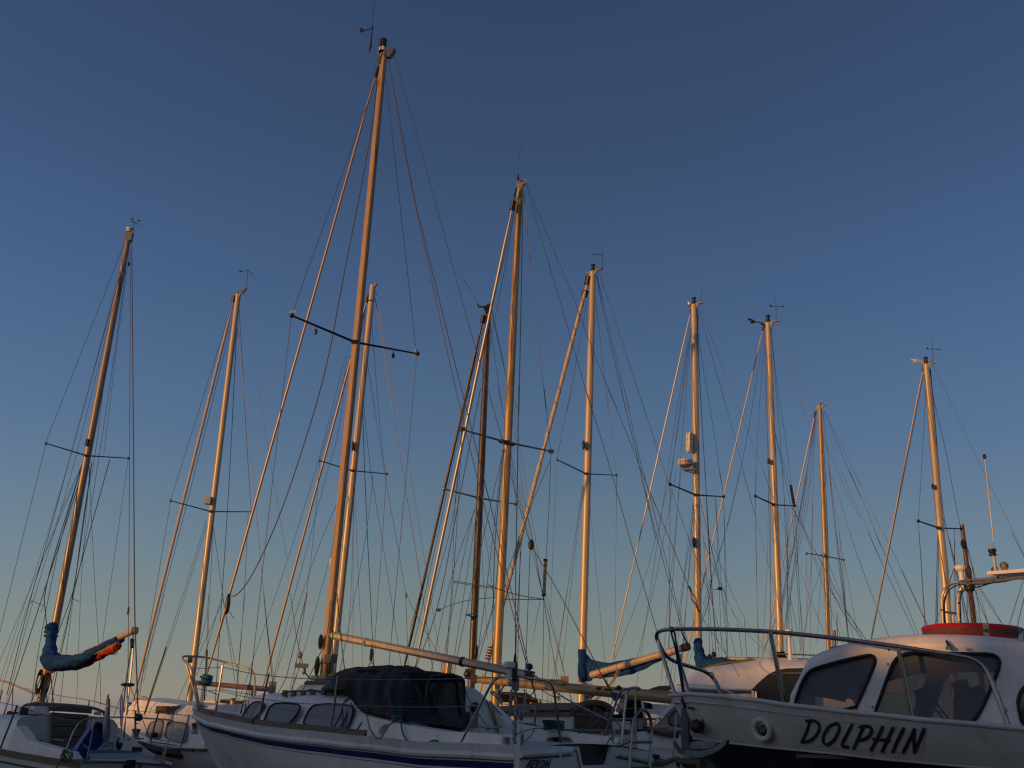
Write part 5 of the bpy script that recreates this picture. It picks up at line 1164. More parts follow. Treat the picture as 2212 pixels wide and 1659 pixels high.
# yellowed panel left by the older name
pr = [(-45, 1500), (880, 1572)]
rows = []
for i in range(25):
    x = -40+(910)*i/24; sl = 30 if i == 0 else 0
    rows.append([ond(F(x+25, 1335+x*.075), .003), ond(F(x+12, 1420+x*.075), .003), ond(F(x, 1496+x*.078), .003)])
MB().grid(rows).build('name_panel', YELGR, hd_, 40)
# hawse ring
hc = ond(E(1225, 1288), .0); hn = (DN*.9-Vector((.25, .1, .0))).normalized(); hx = Vector((0, 0, 1)).cross(hn).normalized(); hy = hn.cross(hx)
rg = .083*.5*1.9
MB().tube([hc+hn*.012+hx*math.cos(a)*.066+hy*math.sin(a)*.060 for a in [k*math.pi/14 for k in range(28)]], .019, 10, closed=True).build('hawse_ring', GELD, dol)
MB().prism([hc+hn*.004+hx*math.cos(a)*.055+hy*math.sin(a)*.05 for a in [k*math.pi/10 for k in range(20)]], hn*.004).build('hawse_hole', BLACK, dol, 0)
mb = MB()
rnd = random.Random(2)
for i in range(16):
    c_ = hc+hn*.012+hx*rnd.uniform(-.04, .04)+hy*rnd.uniform(-.02, .02); an = rnd.uniform(0, 3)
    mb.tube([c_+(hx*math.cos(a)*.012+hy*math.sin(a)*.008+hn*.004*math.sin(a+an)) for a in [k*math.pi/4 for k in range(8)]], .0035, 4, closed=True)
mb.build('anchor_chain', GALV, dol)
# scuffs and marks along the white side
mb = MB()
for x, y, l_ in ((1000, 1405, 40), (760, 1375, 8), (1150, 1312, 5), (870, 1105, 5), (1160, 1230, 5)):
    mb.add([ond(E(x, y), .003), ond(E(x+l_, y+2), .003), ond(E(x+l_, y+7), .003), ond(E(x, y+6), .003)], [(0, 1, 2, 3)])
mb.build('scuff_marks', DKGEL, hd_, 0)
# stem gear: roller, hole, anchor
s0 = SD(.985, .35)
MB().prism(chaikin([P(E(*q), 7.50) for q in ((545, 1215), (580, 1190), (640, 1200), (655, 1330), (575, 1325), (540, 1280))], 1), (0, .06, 0)).build('stem_opening', BLACK, dol, 0)
MB().tube([P(E(560, 1262), 7.45), P(E(630, 1262), 7.40)], .035, 12).build('bow_roller', RUBBER, dol)
MB().tube(chaikin([P(E(*q), 7.44) for q in ((640, 1175), (670, 1185), (675, 1230), (650, 1250), (630, 1215), (650, 1190))], 2), .012, 6, closed=True).build('roller_cheek', GALV, dol)
MB().tube(chaikin([P(E(*q), 7.50) for q in ((505, 1085), (560, 1088), (610, 1115), (650, 1165), (660, 1200))], 2, False), .018, 6, flat=(1.6, .5)).build('stem_band', STEELD, dol)
an = thing('anchor', 'galvanised anchor hanging from the bow of the DOLPHIN', 'anchor', P(E(470, 1480), 7.7))
sk = [P(E(*q), 7.62) for q in ((455, 1078), (480, 1068), (503, 1085), (505, 1300), (512, 1430), (530, 1465), (600, 1490), (640, 1540), (560, 1560), (470, 1520), (440, 1450), (440, 1250), (440, 1110))]
MB().prism(chaikin(sk, 2), fd.p*.035).build('shank', GALV, an, 30)
fk = [P(E(*q), 7.56-(q[0]-480)*.0017) for q in ((480, 1480), (560, 1502), (680, 1490), (780, 1448), (850, 1394), (878, 1388), (880, 1405), (840, 1465), (760, 1515), (660, 1552), (560, 1570), (470, 1530))]
MB().prism(chaikin(fk, 2), fd.p*.05).build('fluke', GALV, an, 30)
f2_ = [P(E(*q), 7.68) for q in ((363, 1400), (378, 1410), (400, 1455), (445, 1478), (470, 1540), (420, 1520), (385, 1470), (364, 1425))]
MB().prism(chaikin(f2_, 2), fd.p*.04).build('fluke', GALV, an, 30)
f3_ = [P(E(*q), 7.46-(q[0]-520)*.0012) for q in ((522, 1440), (540, 1408), (640, 1398), (780, 1420), (760, 1450), (700, 1475), (600, 1480), (530, 1465))]
MB().prism(chaikin(f3_, 2), fd.p*.05).build('fluke', GALV, an, 30)
MB().tube([P(E(485+20*math.cos(a), 1035+42*math.sin(a)), 7.6) for a in [k*math.pi/8 for k in range(16)]], .009, 6, closed=True).build('shackle', BLACK, an)
MB().box(P(E(482, 992), 7.62), (.06, .04, .06)).build('strap_knot', BLACK, an)
for pl in (((350, 322), (345, 370), (375, 470), (405, 620), (440, 820), (462, 980)), ((362, 322), (378, 370), (395, 480), (430, 650), (455, 840), (475, 980))):
    stay(an, [(E(*q), 7.72) for q in pl], .0075, ROPEN, 'strap')
MB().tube([P(E(350+14*math.cos(a), 340+22*math.sin(a)), 7.75) for a in [k*math.pi/8 for k in range(16)]], .008, 5, closed=True).build('strap_loop', ROPEN, an)
# rails
def dn(ux, ins=.03): 
    t = find_t(fd, DL, bfd, ztd, ux); return fd.pt(t*DL, -bfd(t)+ins, 0).y
nr = [(E(265, 540), 7.9), (E(225, 460), 7.85), (E(203, 415), 7.85), (E(212, 372), 7.82), (E(245, 350), 7.75), (E(300, 340), 7.6)]
for fn, x, y in ((E, 400, 334), (E, 700, 334), (E, 1000, 344), (E, 1280, 358), (E, 1600, 388), (E, 1952, 427), (F, 400, 765), (F, 700, 803), (F, 950, 845), (F, 1150, 872), (F, 1240, 895), (F, 1300, 940), (F, 1345, 1010), (F, 1400, 1150), (F, 1440, 1260), (F, 1485, 1380)):
    nr.append((fn(x, y), dn(fn(x, y)[0], .05)))
stay(dol, nr, .0140, STEEL, 'pulpit_rail', n=10)
stay(dol, [(E(205, 400), 7.86), (E(235, 490), 7.84), (E(300, 700), 7.78), (E(385, 975), 7.72)], .0145, STEEL, 'pulpit_rail', n=10)
stay(dol, [(E(232, 470), 7.9), (E(262, 545), 8.0), (E(330, 620), 8.1), (E(430, 665), 8.2), (E(600, 712), 8.4), (E(690, 748), 8.5), (E(760, 812), 8.5), (E(800, 900), 8.45), (E(838, 990), 8.4)], .0150, STEEL, 'pulpit_rail', n=10)
stay(dol, [(E(430, 665), 8.2), (E(478, 820), 8.1), (E(522, 970), 8.05)], .0150, STEEL, 'rail_leg', n=10)
D1 = dn(E(1360, 700)[0], .05); stay(dol, [(E(1292, 365), D1), (E(1360, 710), D1), (E(1428, 1058), D1)], .0140, STEEL, 'rail_leg', n=10)
D1 = dn(F(750, 1000)[0], .05); stay(dol, [(F(702, 815), D1), (F(750, 1060), D1), (F(796, 1310), D1)], .0130, STEEL, 'rail_leg', n=10)
stay(dol, [(E(700, 748), 8.5), (E(745, 755), 8.45), (E(757, 775), 8.45), (E(750, 790), 8.4)], .005, STEELD, 'rail_hook')
for fn, x, y in ((E, 385, 972), (E, 1428, 1056), (F, 796, 1308), (F, 1485, 1378)):
    MB().lathe(P(fn(x, y), dn(fn(x, y)[0], .05)), [(0, -.004), (.035, -.004), (.035, .004), (.018, .012), (0, .014)], 12).build('rail_foot', STEEL, dol)
# cabin shell: side panels with window openings
cwn = .74
def wx(q): return fd.hitw(q, -cwn)
topo = pts(E, [(1464, 1045), (1482, 1010), (1560, 860), (1620, 722), (1680, 668), (1800, 618)])+pts(F, [(100, 926), (200, 880), (330, 842), (470, 815), (640, 793), (900, 781), (1240, 790), (1587, 822), (1900, 856), (1900, 1520), (900, 1430), (400, 1315), (100, 1262)])+pts(E, [(1500, 1062), (1460, 1050)])
w1 = pts(F, [(-34, 1222), (-12, 1160), (30, 1045), (70, 985), (120, 955), (300, 905), (480, 866), (520, 866), (538, 890), (535, 930), (470, 1085), (385, 1275)])
w2 = pts(F, [(530, 1285), (560, 1210), (640, 985), (675, 900), (740, 852), (900, 848), (1200, 855), (1360, 856), (1405, 880), (1420, 925), (1380, 1040), (1270, 1290), (1210, 1342), (1150, 1345), (800, 1312)])
w3 = pts(F, [(1542, 1210), (1560, 1130), (1620, 1060), (1760, 1060), (1830, 1200), (1800, 1340), (1660, 1390), (1580, 1370)])
sw = [chaikin([wx(q) for q in w_], 1) for w_ in (w1, w2, w3)]
so_ = [wx(q) for q in topo]
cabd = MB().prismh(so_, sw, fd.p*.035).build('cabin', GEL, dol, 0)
mir = lambda p: p+fd.p*(-2*(p-fd.o).dot(fd.p))
MB().prismh([mir(p) for p in so_], [[mir(p) for p in s_] for s_ in sw], fd.p*-.035).build('cabin_side', GEL, dol, 0)
for s_ in sw:
    pn = MB().prism([p+fd.p*.012 for p in s_], fd.p*.006).build('window', GLASS, cabd, 0)
    MB().tube([p-fd.p*.004 for p in s_], .013, 6, closed=True, flat=(1, .8)).build('rubber_seal', RUBBER, pn)
    pn = MB().prism([mir(p+fd.p*.012) for p in s_], fd.p*.006).build('window', GLASS, cabd, 0)
    MB().tube([mir(p-fd.p*.004) for p in s_], .013, 6, closed=True).build('rubber_seal', RUBBER, pn)
# roof with rounded shoulders
rows = []
crv = chaikin(so_[1:15], 1, False)
for p in crv:
    l_, w_, z_ = fd.loc(p); row = []
    for k in range(7):
        a = k/6*math.pi/2; row.append(fd.pt(l_, -cwn+.11*(1-math.cos(a)), z_+.062*math.sin(a)))
    for k in range(1, 8):
        v = k/8; row.append(fd.pt(l_, (-cwn+.11)*(1-v), z_+.062+.012*math.sin(v*math.pi/2)))
    row.append(fd.pt(l_, 0, z_+.074))
    rows.append(row+[mir(q) for q in reversed(row[:-1])])
rf = MB().grid(rows).build('roof', GEL, dol, 60)
rows2 = [[q-Vector((0, 0, .03)) for q in r_[8:-8]] for r_ in rows]
MB().grid(rows2).build('roof_lining', INTER, dol, 60)
_la = max(min(fd.loc(p)[0] for p in crv), .2)+.01; _zt_ = [fd.loc(p)[2] for p in crv][-1]
MB().prism([fd.pt(_la, -.735, ztd(.2)-.05), fd.pt(_la, -.735, _zt_+.02), fd.pt(_la, -.6, _zt_+.055), fd.pt(_la, .6, _zt_+.055), fd.pt(_la, .735, _zt_+.02), fd.pt(_la, .735, ztd(.2)-.05)], fd.b*.03).build('aft_bulkhead', GEL, dol, 0)
# interior
lA, lB = fd.loc(so_[1])[0], fd.loc(wx(F(1480, 1200)))[0]
zfl = ztd(.6)-.12
MB().prism([fd.pt(lB-1, -.69, zfl), fd.pt(lA, -.69, zfl), fd.pt(lA, .69, zfl), fd.pt(lB-1, .69, zfl)], (0, 0, -.02)).build('cabin_floor', INTER, dol, 0)
for F_, w_, nm in ((F(1130, 1200), .05, 'helm_seat'), (F(860, 1250), .30, 'helm_seat'), (F(1230, 1240), .45, 'helm_seat')):
    q = fd.hitw(F_, w_); MB().tube(chaikin([q+Vector((0, 0, -.18)), q+Vector((.02, 0, .02)), q+Vector((.03, 0, .08)), q+Vector((.01, 0, .13))], 1, False), [.07, .08, .08, .085, .06, .03][:6] if False else .075, 10, flat=(1.1, .6)).build(nm, NAVYCAN, dol)
q = fd.hitw(F(1000, 1265), .25)
MB().tube([q+fd.p*math.cos(a)*.11+Vector((0, 0, .08*math.sin(a)))+fd.b*.05*math.sin(a) for a in [k*math.pi/10 for k in range(20)]], .008, 6, closed=True).tube([q-fd.p*.11, q+fd.p*.11], .006, 5).build('steering_wheel', BLACK, dol)
MB().prism([fd.pt(lA-.5, -.6, zfl), fd.pt(lA-.25, -.6, zfl), fd.pt(lA-.45, -.6, zfl+.16), fd.pt(lA-.7, -.6, zfl+.13)], fd.p*1.2).build('dashboard', INTER, dol, 0)
MB().box(fd.hitw(F(432, 1098), -.55), (.03, .02, .06), (fd.b, fd.p, Vector((0, 0, 1)))).build('window_sticker', NAVYCAN, dol, 0)
MB().prism([fd.hitw(F(*q_), -.60) for q_ in ((1185, 1150), (1225, 1155), (1222, 1300), (1182, 1300))], fd.p*.02).build('grab_post', BLACK, dol, 0)
# small roof fittings
q = fd.hitw(F(1055, 795), -.55)
MB().tube([P(d6(655, 1442), 6.05), P(d6(695, 1535), 6.02)], [.006, .012], 8).lathe(P(d6(697, 1545), 6.02), [(0, -.01), (.02, -.01), (.02, .005), (0, .012)], 10).build('aerial_stub', STEELD, rf)
MB().ell(P(d6(970, 1568), 5.98), (.015, .012, .01), n=8, m_=5).build('roof_knob', GEL2, rf)
loopt([P(F(*q_), 7.0) for q_ in ((215, 860), (228, 818), (262, 806), (320, 808), (410, 815), (430, 830))], .010, STEEL, 'roof_rail', dol)
loopt([P(d6(*q_), 5.9) for q_ in ((1742, 1505), (1735, 1420), (1750, 1350), (1800, 1315), (1900, 1305), (2050, 1310))], .018, STEEL, 'roof_rail', dol)
for x, y, fn in ((630, 928, F), (520, 1230, F), (532, 935, F), (410, 1240, F), (635, 828, F)): MB().ell(wx(fn(x, y))-fd.p*.004, (.006, .006, .006), n=8, m_=5).build('screw_hole', DKGEL, cabd)
loopt([P(F(*q_), 5.62) for q_ in ((1448, 1262), (1450, 1248), (1462, 1244), (1470, 1252), (1466, 1265), (1450, 1268))], .0035, STEEL, 'cleat_eye', dol, c=1)
# lifebuoy with wound line
lc_ = P(F(1226, 724), 6.45); up_ = (Vector((0, 0, 1))+Vector((.03, -.02, 0))).normalized()
lbu = thing('lifebuoy', 'red lifebuoy with brown line wound round it lying on the cabin roof', 'lifebuoy', lc_-up_*.045)
R0 = 332*.3066*6.45/2234
def ringm(h, r1_, th): return [(R0-th, h-r1_), (R0-th*2.2, h-r1_*.9), (R0-th*2.6, h), (R0-th*2.2, h+r1_*.9), (R0-th, h+r1_), (R0-th*.3, h+r1_*.75), (R0, h+r1_*.1), (R0-th*.2, h-r1_*.7), (R0-th, h-r1_)]
sh_ = MB().lathe(lc_, ringm(.028, .021, .036), 48, up_).build('buoy_shell', REDP, lbu)
sh2 = MB().lathe(lc_, ringm(-.024, .021, .036), 48, up_).build('buoy_shell', REDP, lbu)
x_ = up_.orthogonal().normalized(); y_ = up_.cross(x_); mb = MB(); rnd = random.Random(5)
for i in range(7):
    hh = -.010+i*.0048; ph_ = rnd.uniform(0, 6)
    mb.tube([lc_+up_*(hh+.003*math.sin(3*a+ph_))+(x_*math.cos(a)+y_*math.sin(a))*(R0-.012+.003*math.sin(5*a+ph_)) for a in [k*math.pi/24 for k in range(48)]], .0042, 5, closed=True)
mb.build('wound_line', ROPEB, lbu)
for a0 in (3.9, 5.6, 1.0):
    pass
for X_ in (1317, 1560):
    # reflective tape facing the camera
    best = min([k*math.pi/120 for k in range(240)], key=lambda a: abs(proj(lc_+(x_*math.cos(a)+y_*math.sin(a))*R0)[0]-F(X_, 0)[0])+(50 if (x_*math.cos(a)+y_*math.sin(a)).y > 0 else 0))
    for h_, r_ in ((.028, .021), (-.024, .021)):
        pr_ = ringm(h_, r_+.0012, .036); g_ = []
        for k in range(5):
            a = best+(k-2)*.028; e_ = x_*math.cos(a)+y_*math.sin(a); g_.append([lc_+up_*b+e_*(r2+.0012) for r2, b in pr_])
        MB().grid(g_).build('reflective_tape', TAPE, sh_ if h_ > 0 else sh2)
MB().tube(chaikin([P(d6(*q_), 6.12) for q_ in ((690, 1432), (710, 1418), (745, 1412), (775, 1428))], 2, False), .006, 5).build('grab_line', ROPEW, lbu)
# steel arch with lamps and aerials
loopt([P(d6(*q_), d) for q_, d in [((605, 1310), 7.3), ((594, 1000), 7.3), ((582, 850), 7.3), ((605, 750), 7.3), ((660, 665), 7.27), ((740, 612), 7.2), ((860, 588), 7.15), ((1010, 575), 7.05), ((1200, 560), 6.9), ((1400, 530), 6.75), ((1600, 505), 6.6), ((1778, 495), 6.5), ((2100, 510), 6.2), ((2250, 640), 6.1), ((2280, 1200), 6.0)]], .0112, STEELG, 'arch_tube', dol)
loopt([P(d6(*q_), d) for q_, d in [((850, 1290), 7.0), ((832, 1130), 7.0), ((812, 920), 7.0), ((820, 800), 7.0), ((850, 710), 7.0), ((910, 655), 6.98), ((1000, 630), 6.95), ((1150, 612), 6.8), ((1300, 585), 6.65), ((1500, 560), 6.5), ((1778, 530), 6.3), ((2100, 540), 6.0)]], .0108, STEELG, 'arch_tube', dol)
loopt([P(d6(625, 1032), 7.28), P(d6(835, 1060), 7.02)], .008, STEELD, 'arch_rung', dol, c=0)
loopt([P(d6(745, 1095), 7.15), P(d6(768, 1290), 7.15)], .010, STEELG, 'rod_holder', dol, c=0)
for q_ in ((606, 1000), (604, 1000)): pass
for x, y, d_, r_ in ((606, 1001, 7.28, .0135), (825, 905, 7.0, .0132), (845, 1175, 7.0, .0132), (1015, 590, 7.03, .0132), (845, 740, 6.99, .0132), (1395, 530, 6.73, .0132), (880, 700, 6.98, .0132)):
    q = P(d6(x, y), d_); ax_ = Vector((0, 0, 1)) if y > 700 else Vector((.9, -.3, 0)); MB().tube([q-ax_*.004, q+ax_*.004], r_, 12).build('cable_tie', BLACK, dol)
for pl in (((630, 1290), (615, 1000), (620, 850), (680, 720), (800, 640), (950, 620), (1100, 640), (1250, 620), (1400, 590)), ((870, 1280), (860, 1050), (850, 850), (880, 750), (960, 680)), ((650, 1290), (630, 1100), (625, 900), (660, 760)), ((1060, 680), (1180, 655), (1300, 610), (1450, 600), (1600, 570))):
    stay(dol, [(d6(*q_), 7.02) for q_ in pl], .0045, BLACK, 'cable')
MB().lathe(P(d6(880, 575), 7.1), [(0, -.0), (.019, 0), (.0155, .035), (.017, .042), (.018, .058), (.032, .070), (.0375, .079), (.0375, .093), (.032, .101), (0, .104)], 20).build('satellite_aerial', WHITEP, dol)
q = P(d6(990, 690), 6.9); MB().ell(q, (.033, .033, .028)).lathe(q+Vector((0, 0, .012)), [(0, 0), (.036, 0), (.036, .012), (0, .018)], 16).build('horn', BLACK, dol)
MB().ell(q-Vector((0, 0, .018)), (.021, .021, .013), n=12, m_=6).build('red_lamp_lens', REDP, dol)
bp0, bp1 = P(d6(1340, 480), 6.6), P(d6(2100, 425), 6.25); bd_ = (bp1-bp0).normalized()
MB().box((bp0+bp1)/2, ((bp1-bp0).length, .12, .021), (bd_, Vector((0, 0, 1)).cross(bd_), Vector((0, 0, 1)))).build('lamp_board', WHITEP, dol, 0)
MB().box(P(d6(1345, 440), 6.6), (.022, .03, .045)).build('board_bracket', STEELD, dol)
p0_, p1_ = P(d6(1375, 455), 6.58), P(d6(1335, 205), 6.58); d__ = (p1_-p0_).normalized()
MB().tube([p0_, p1_], [.0105, .0085], 10).tube([p0_+Vector((.02, 0, 0)), p0_+Vector((.0, 0, .05))], .004, 6).build('lamp_post', STEELG, dol)
lp = P(d6(1326, 200), 6.58)
lamp = MB().lathe(lp, [(0, -.006), (.027, -.006), (.027, -.002), (.017, .0), (.021, .014), (.026, .026), (.026, .033), (.015, .037), (0, .037)], 18, d__).build('all_round_lamp', BLACK, dol)
MB().lathe(lp+d__*.036, [(.016, 0), (.0185, .003), (.0185, .022), (.015, .032), (.007, .036), (0, .037)], 18, d__).build('lens', LENS, lamp)
for k in range(5): MB().lathe(lp+d__*(.039+k*.005), [(.0185, 0), (.0195, .001), (.0185, .002)], 18, d__).build('lens_rib', LENS, lamp)
stay(dol, [P(d6(1333, 20), 6.56), P(c8(1178, 1450), 6.56), P(c8(1117, 878), 6.56)], .0038, WIREL, 'whip_aerial')
MB().ell(P(c8(1115, 870), 6.56), (.012, .012, .018), n=10, m_=6).build('aerial_tip', BLACK, dol)
q = P(d6(1500, 440), 6.5)
MB().lathe(q, [(0, 0), (.024, 0), (.024, .008), (.017, .012), (.020, .02), (.0215, .042), (.017, .053), (.007, .058), (0, .059)], 18).build('searchlight_dome', mat('speckled_lamp', (.16, .14, .12), .6, var=.6, scale=60), dol)
for s_ in (-1, 1): MB().box(q+Vector((.0215*s_, 0, .034)), (.007, .012, .022)).build('lamp_bracket', ALUD, dol)
# ================================================================ the other masts, each with its boat
def shr(b, fn, D0, D1, specs, **k): lines(b, fn, D0, D1, specs, **k)
# --- white mast right behind the AERON's mast
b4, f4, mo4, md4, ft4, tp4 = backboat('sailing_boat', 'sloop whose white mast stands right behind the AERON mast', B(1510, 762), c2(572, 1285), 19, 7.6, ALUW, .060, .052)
masthead(mo4, tp4, md4, 1.0, light=False, bracket=.13)
spreaders(mo4, c3(332, 783), c3(482, 828), c3(635, 842), 18.3, 18.95, 19.6, .018)
MB().ell(P(c3(482, 717), 18.9), (.03, .04, .10), n=10, m_=7).build('steaming_light', TEAKD, mo4)
MB().tube([P(c3(562, 66), 19)-md4*.01, P(c3(562, 66), 19)+md4*.01], .068, 12).build('mast_band', BLACK, mo4)
stay(b4, [(c3(543, 60), 19.05), (c3(500, 330), 19.2)], .010, ROPER, 'flag_halyard')
roller(b4, c3(543, 70), B(888, 850), 19.05, 20.6, .021, MASTA, drum=False, name='furled_headsail')
shr(b4, c3, 19, 18.5, [[(540, 80), (505, 640), (470, 1100), (400, 1659), {'m': ROPER, 'r': .006}], [(548, 60), (332, 783)], [(332, 790), (300, 1200), (235, 1640)], [(440, 345), (330, 783), (170, 1290), (40, 1659)], [(450, 310), (430, 620), (360, 860), (200, 1460), (150, 1659)], [(478, 850), (405, 1300), (370, 1659)], [(470, 870), (385, 1200), (255, 1659)],
   [(465, 860), (330, 1150), (170, 1640)], [(490, 870), (500, 1200), (525, 1659), {'r': .004}], [(484, 880), (482, 1659), {'r': .004}]], r=.005)
shr(b4, c3, 19, 19.6, [[(572, 15), (600, 130), (655, 520), (715, 890), (780, 1280), (830, 1640), {'r': .008}], [(585, 20), (640, 300), (730, 770), (800, 1200), (870, 1640)], [(565, 130), (600, 600), (625, 820), (632, 842)], [(633, 848), (610, 1200), (580, 1600)],
   [(520, 400), (555, 800), (620, 1170), (690, 1640)], [(545, 330), (560, 420), (620, 820), (690, 1200), (720, 1385), {'m': ROPEB}], [(525, 440), (530, 720), (550, 1180), (572, 1620), {'r': .008}], [(573, 848), (540, 1150), (440, 1640)], [(720, 1385), (728, 1620)], [(720, 1385), (790, 1520), (860, 1640), {'m': ROPEB}], [(490, 850), (470, 1520), (440, 1659)]], r=.005)
MB().ell(P(c3(721, 1388), 19.4), (.03, .02, .045), n=8, m_=6).build('halyard_block', ALU, b4)
# --- dark wooden mast
b5, f5, mo5, md5, ft5, tp5 = backboat('sailing_boat', 'old yacht with the dark brown wooden mast', C(1475, 835), c4(366, 1010), 18.5, 8.4, MASTWOOD, .058, .043, hullm=NAVY, mfrac=.6)
mb = MB(); mb.prism([P(c4(*q), 18.45) for q in ((335, 1018), (360, 998), (386, 998), (380, 1035), (350, 1060))], (0, .12, 0)); mb.build('masthead_crane', BLACK, mo5, 0)
MB().tube([P(c4(340, 1018), 18.4), P(c4(303, 1018), 18.4), P(c4(298, 1002), 18.4)], [.016, .016, .026], 6).build('aerial_bracket', BLACK, mo5)
stay(mo5, [(c4(299, 1000), 18.4), (c4(213, 853), 18.4)], .0035, BLACK, 'whip_aerial'); MB().ell(P(c4(213, 853), 18.4), (.012, .012, .012), n=6, m_=4).build('aerial_tip', BLACK, mo5)
spreaders(mo5, c5(198, 577), c5(402, 630), c5(616, 666), 17.9, 18.45, 19.0, .024, ALU)
MB().prism([P(c5(*q), 18.36) for q in ((388, 628), (395, 608), (402, 628), (400, 640), (390, 640))], (0, .03, 0)).build('spreader_bracket', STEEL, mo5, 0)
roller(b5, c4(325, 1120), C(872, 665), 18.4, 19.9, .026, MASTWOOD, drum=False)
MB().box(P(C(1465, 720), 18.3), (.16, .14, .16)).ell(P(C(1437, 722), 18.25), (.06, .06, .06)).build('mast_winch', TEAKD, mo5)
MB().ell(P(C(1515, 525), 18.5), (.05, .06, .14), n=9, m_=6).build('halyard_bundle', BLACK, mo5)
MB().tube([P(C(1480+3*math.cos(a), 190), 18.4)+Vector((.10*math.cos(a), .1*math.sin(a), .01*math.sin(3*a))) for a in [k*math.pi/8 for k in range(16)]], .012, 5, closed=True).build('blue_lashing', ROPECY, mo5)
shr(b5, c5, 18.4, 18.0, [[(345, -30), (205, 560)], [(348, -20), (222, 570), (130, 1000), (10, 1540)], [(200, 585), (105, 1020), (0, 1400)], [(360, -10), (260, 560), (250, 1100), (205, 1600)], [(330, 60), (290, 300), (270, 700), (130, 1200), (20, 1659)], [(380, 690), (230, 1100), (120, 1659)], [(372, 700), (262, 1200), (180, 1640)], [(390, 700), (250, 1600)]], r=.006)
shr(b5, c4, 18.4, 18.4, [[(340, 1140), (205, 1659)], [(335, 1150), (215, 1659)], [(345, 1150), (228, 1659)]], r=.005)
shr(b5, c4, 18.5, 19, [[(378, 1030), (480, 1480), (545, 1659)], [(382, 1020), (455, 1360), (515, 1659)], [(375, 1130), (450, 1659)], [(370, 1150), (375, 1300)]], r=.005)
shr(b5, c5, 18.8, 19.2, [[(512, -20), (560, 250), (617, 660)], [(617, 668), (614, 1200), (612, 1500), {'r': .004}], [(410, 690), (470, 1040), (530, 1659)], [(415, 690), (420, 1000), (450, 1450)], [(600, 100), (690, 660), (770, 1100), (900, 1659)], [(580, 70), (660, 620), (740, 1000), (820, 1500), (860, 1659)]], r=.0045)
stay(b5, [(c5(165, 1278), 18), (c5(262, 1240), 18), (c5(355, 1218), 18), (c5(500, 1205), 18)], .006, ROPET, 'rigging_tie')
MB().ell(P(c5(166, 1278), 18), (.05, .03, .03), n=8, m_=5).build('rope_knot', ROPECY, b5)
for y in (0, 8): stay(b5, [(c5(254, 1110+y), 18.2), (c5(380, 1130+y), 18.2), (c5(482, 1146+y), 18.2)], .006, ROPET, 'rigging_tie')
# --- gold mast with the long gold boom
b6, f6, mo6, md6, ft6, tp6 = backboat('sailing_boat', 'old sloop with a gold coloured mast and boom and a round-topped teak doghouse', C(1690, 1020), c4(560, 245), 15.6, 7.4, GOLD, .058, .045, deckz=1.75, cabz=1.80, bow=(-.62, .78), mfrac=.60, beam=1.2)
mb = MB(); mb.prism([P(c4(*q), 15.55) for q in ((540, 222), (570, 230), (592, 212), (598, 240), (580, 255), (570, 275), (552, 278), (545, 240))], (0, .1, 0)); mb.build('masthead_crane', ALU, mo6, 0)
MB().tube([P(c4(548, 228), 15.5), P(c4(548, 196), 15.5)], [.022, .014], 8).build('aerial_base', BLACK, mo6)
stay(mo6, [(c4(549, 196), 15.5), (c4(566, -30), 15.5)], .0018, BLACK, 'whip_aerial')
spreaders(mo6, c5(300, 233), c5(562, 308), c5(822, 360), 14.9, 15.5, 16.2, .024, ALU)
for x, y, D in ((302, 232, 14.9), (818, 359, 16.2), (592, 318, 15.6), (535, 302, 15.4)): MB().ell(P(c5(x, y), D), (.055, .04, .035), n=10, m_=6).build('spreader_boot', TEAKD if x != 818 else GOLD, mo6)
roller(b6, c4(510, 415), C(965, 675), 15.5, 17.0, .024, ALU, drum=False)
shr(b6, c4, 15.5, 15.5, [[(545, 268), (530, 310), (512, 400), {'r': .010, 'm': BLACK}], [(538, 280), (525, 330), {'r': .02, 'm': BLACK}]], name='halyard_swivel')
shr(b6, c4, 15.5, 15.3, [[(578, 255), (570, 800), (560, 1300), (552, 1690), {'r': .010, 'm': ROPET}], [(545, 330), (522, 640), (515, 1000), (500, 1400), {'r': .006}], [(532, 380), (470, 760), (372, 1250)], [(540, 340), (460, 720), (380, 1010)], [(552, 300), (548, 700), (515, 1200), (478, 1659), {'r': .006}]], r=.0055)
shr(b6, c5, 15.3, 14.6, [[(632, -20), (622, 600), (612, 1180), (612, 1500), {'r': .009, 'm': ROPET}], [(410, 0), (270, 720), (165, 1280), (40, 1600), {'r': .007, 'm': ROPET}], [(305, 235), (290, 480), (255, 1105), (215, 1560)], [(548, 340), (495, 820), (485, 1150), (480, 1560), {'r': .008, 'm': ROPET}], [(540, 350), (450, 1130), (390, 1560)], [(560, 330), (530, 800), (490, 1250), (400, 1560)], [(545, 345), (420, 880), (300, 1420), (265, 1600)]], r=.0055)
shr(b6, c4, 15.5, 16, [[(584, 310), (640, 900), (722, 1659)]], r=.005)
shr(b6, c5, 16.1, 16.1, [[(780, 0), (815, 350)], [(818, 362), (806, 700), (790, 978)], [(777, 1200), (775, 1420), (770, 1659)], [(582, 345), (612, 560), (665, 750), {'m': ROPEB}], [(582, 345), (720, 1000), (830, 1400), (900, 1659)], [(640, 560), (700, 820), (790, 1300), (850, 1659)], [(810, 420), (700, 680), (600, 960), (520, 1180), (400, 1500), {'m': ROPET}], [(755, 1225), (735, 1330), (708, 1480), {'r': .004, 'm': ROPEY}], [(640, 940), (625, 1600), {'r': .007, 'm': ROPER}]], r=.005)
MB().tube([P(c5(787, 985), 16.1), P(c5(777, 1195), 16.1)], .026, 12).build('tube_radar_reflector', GOLD, b6)  # gold alloy colour stands in for golden sunlight on the tube
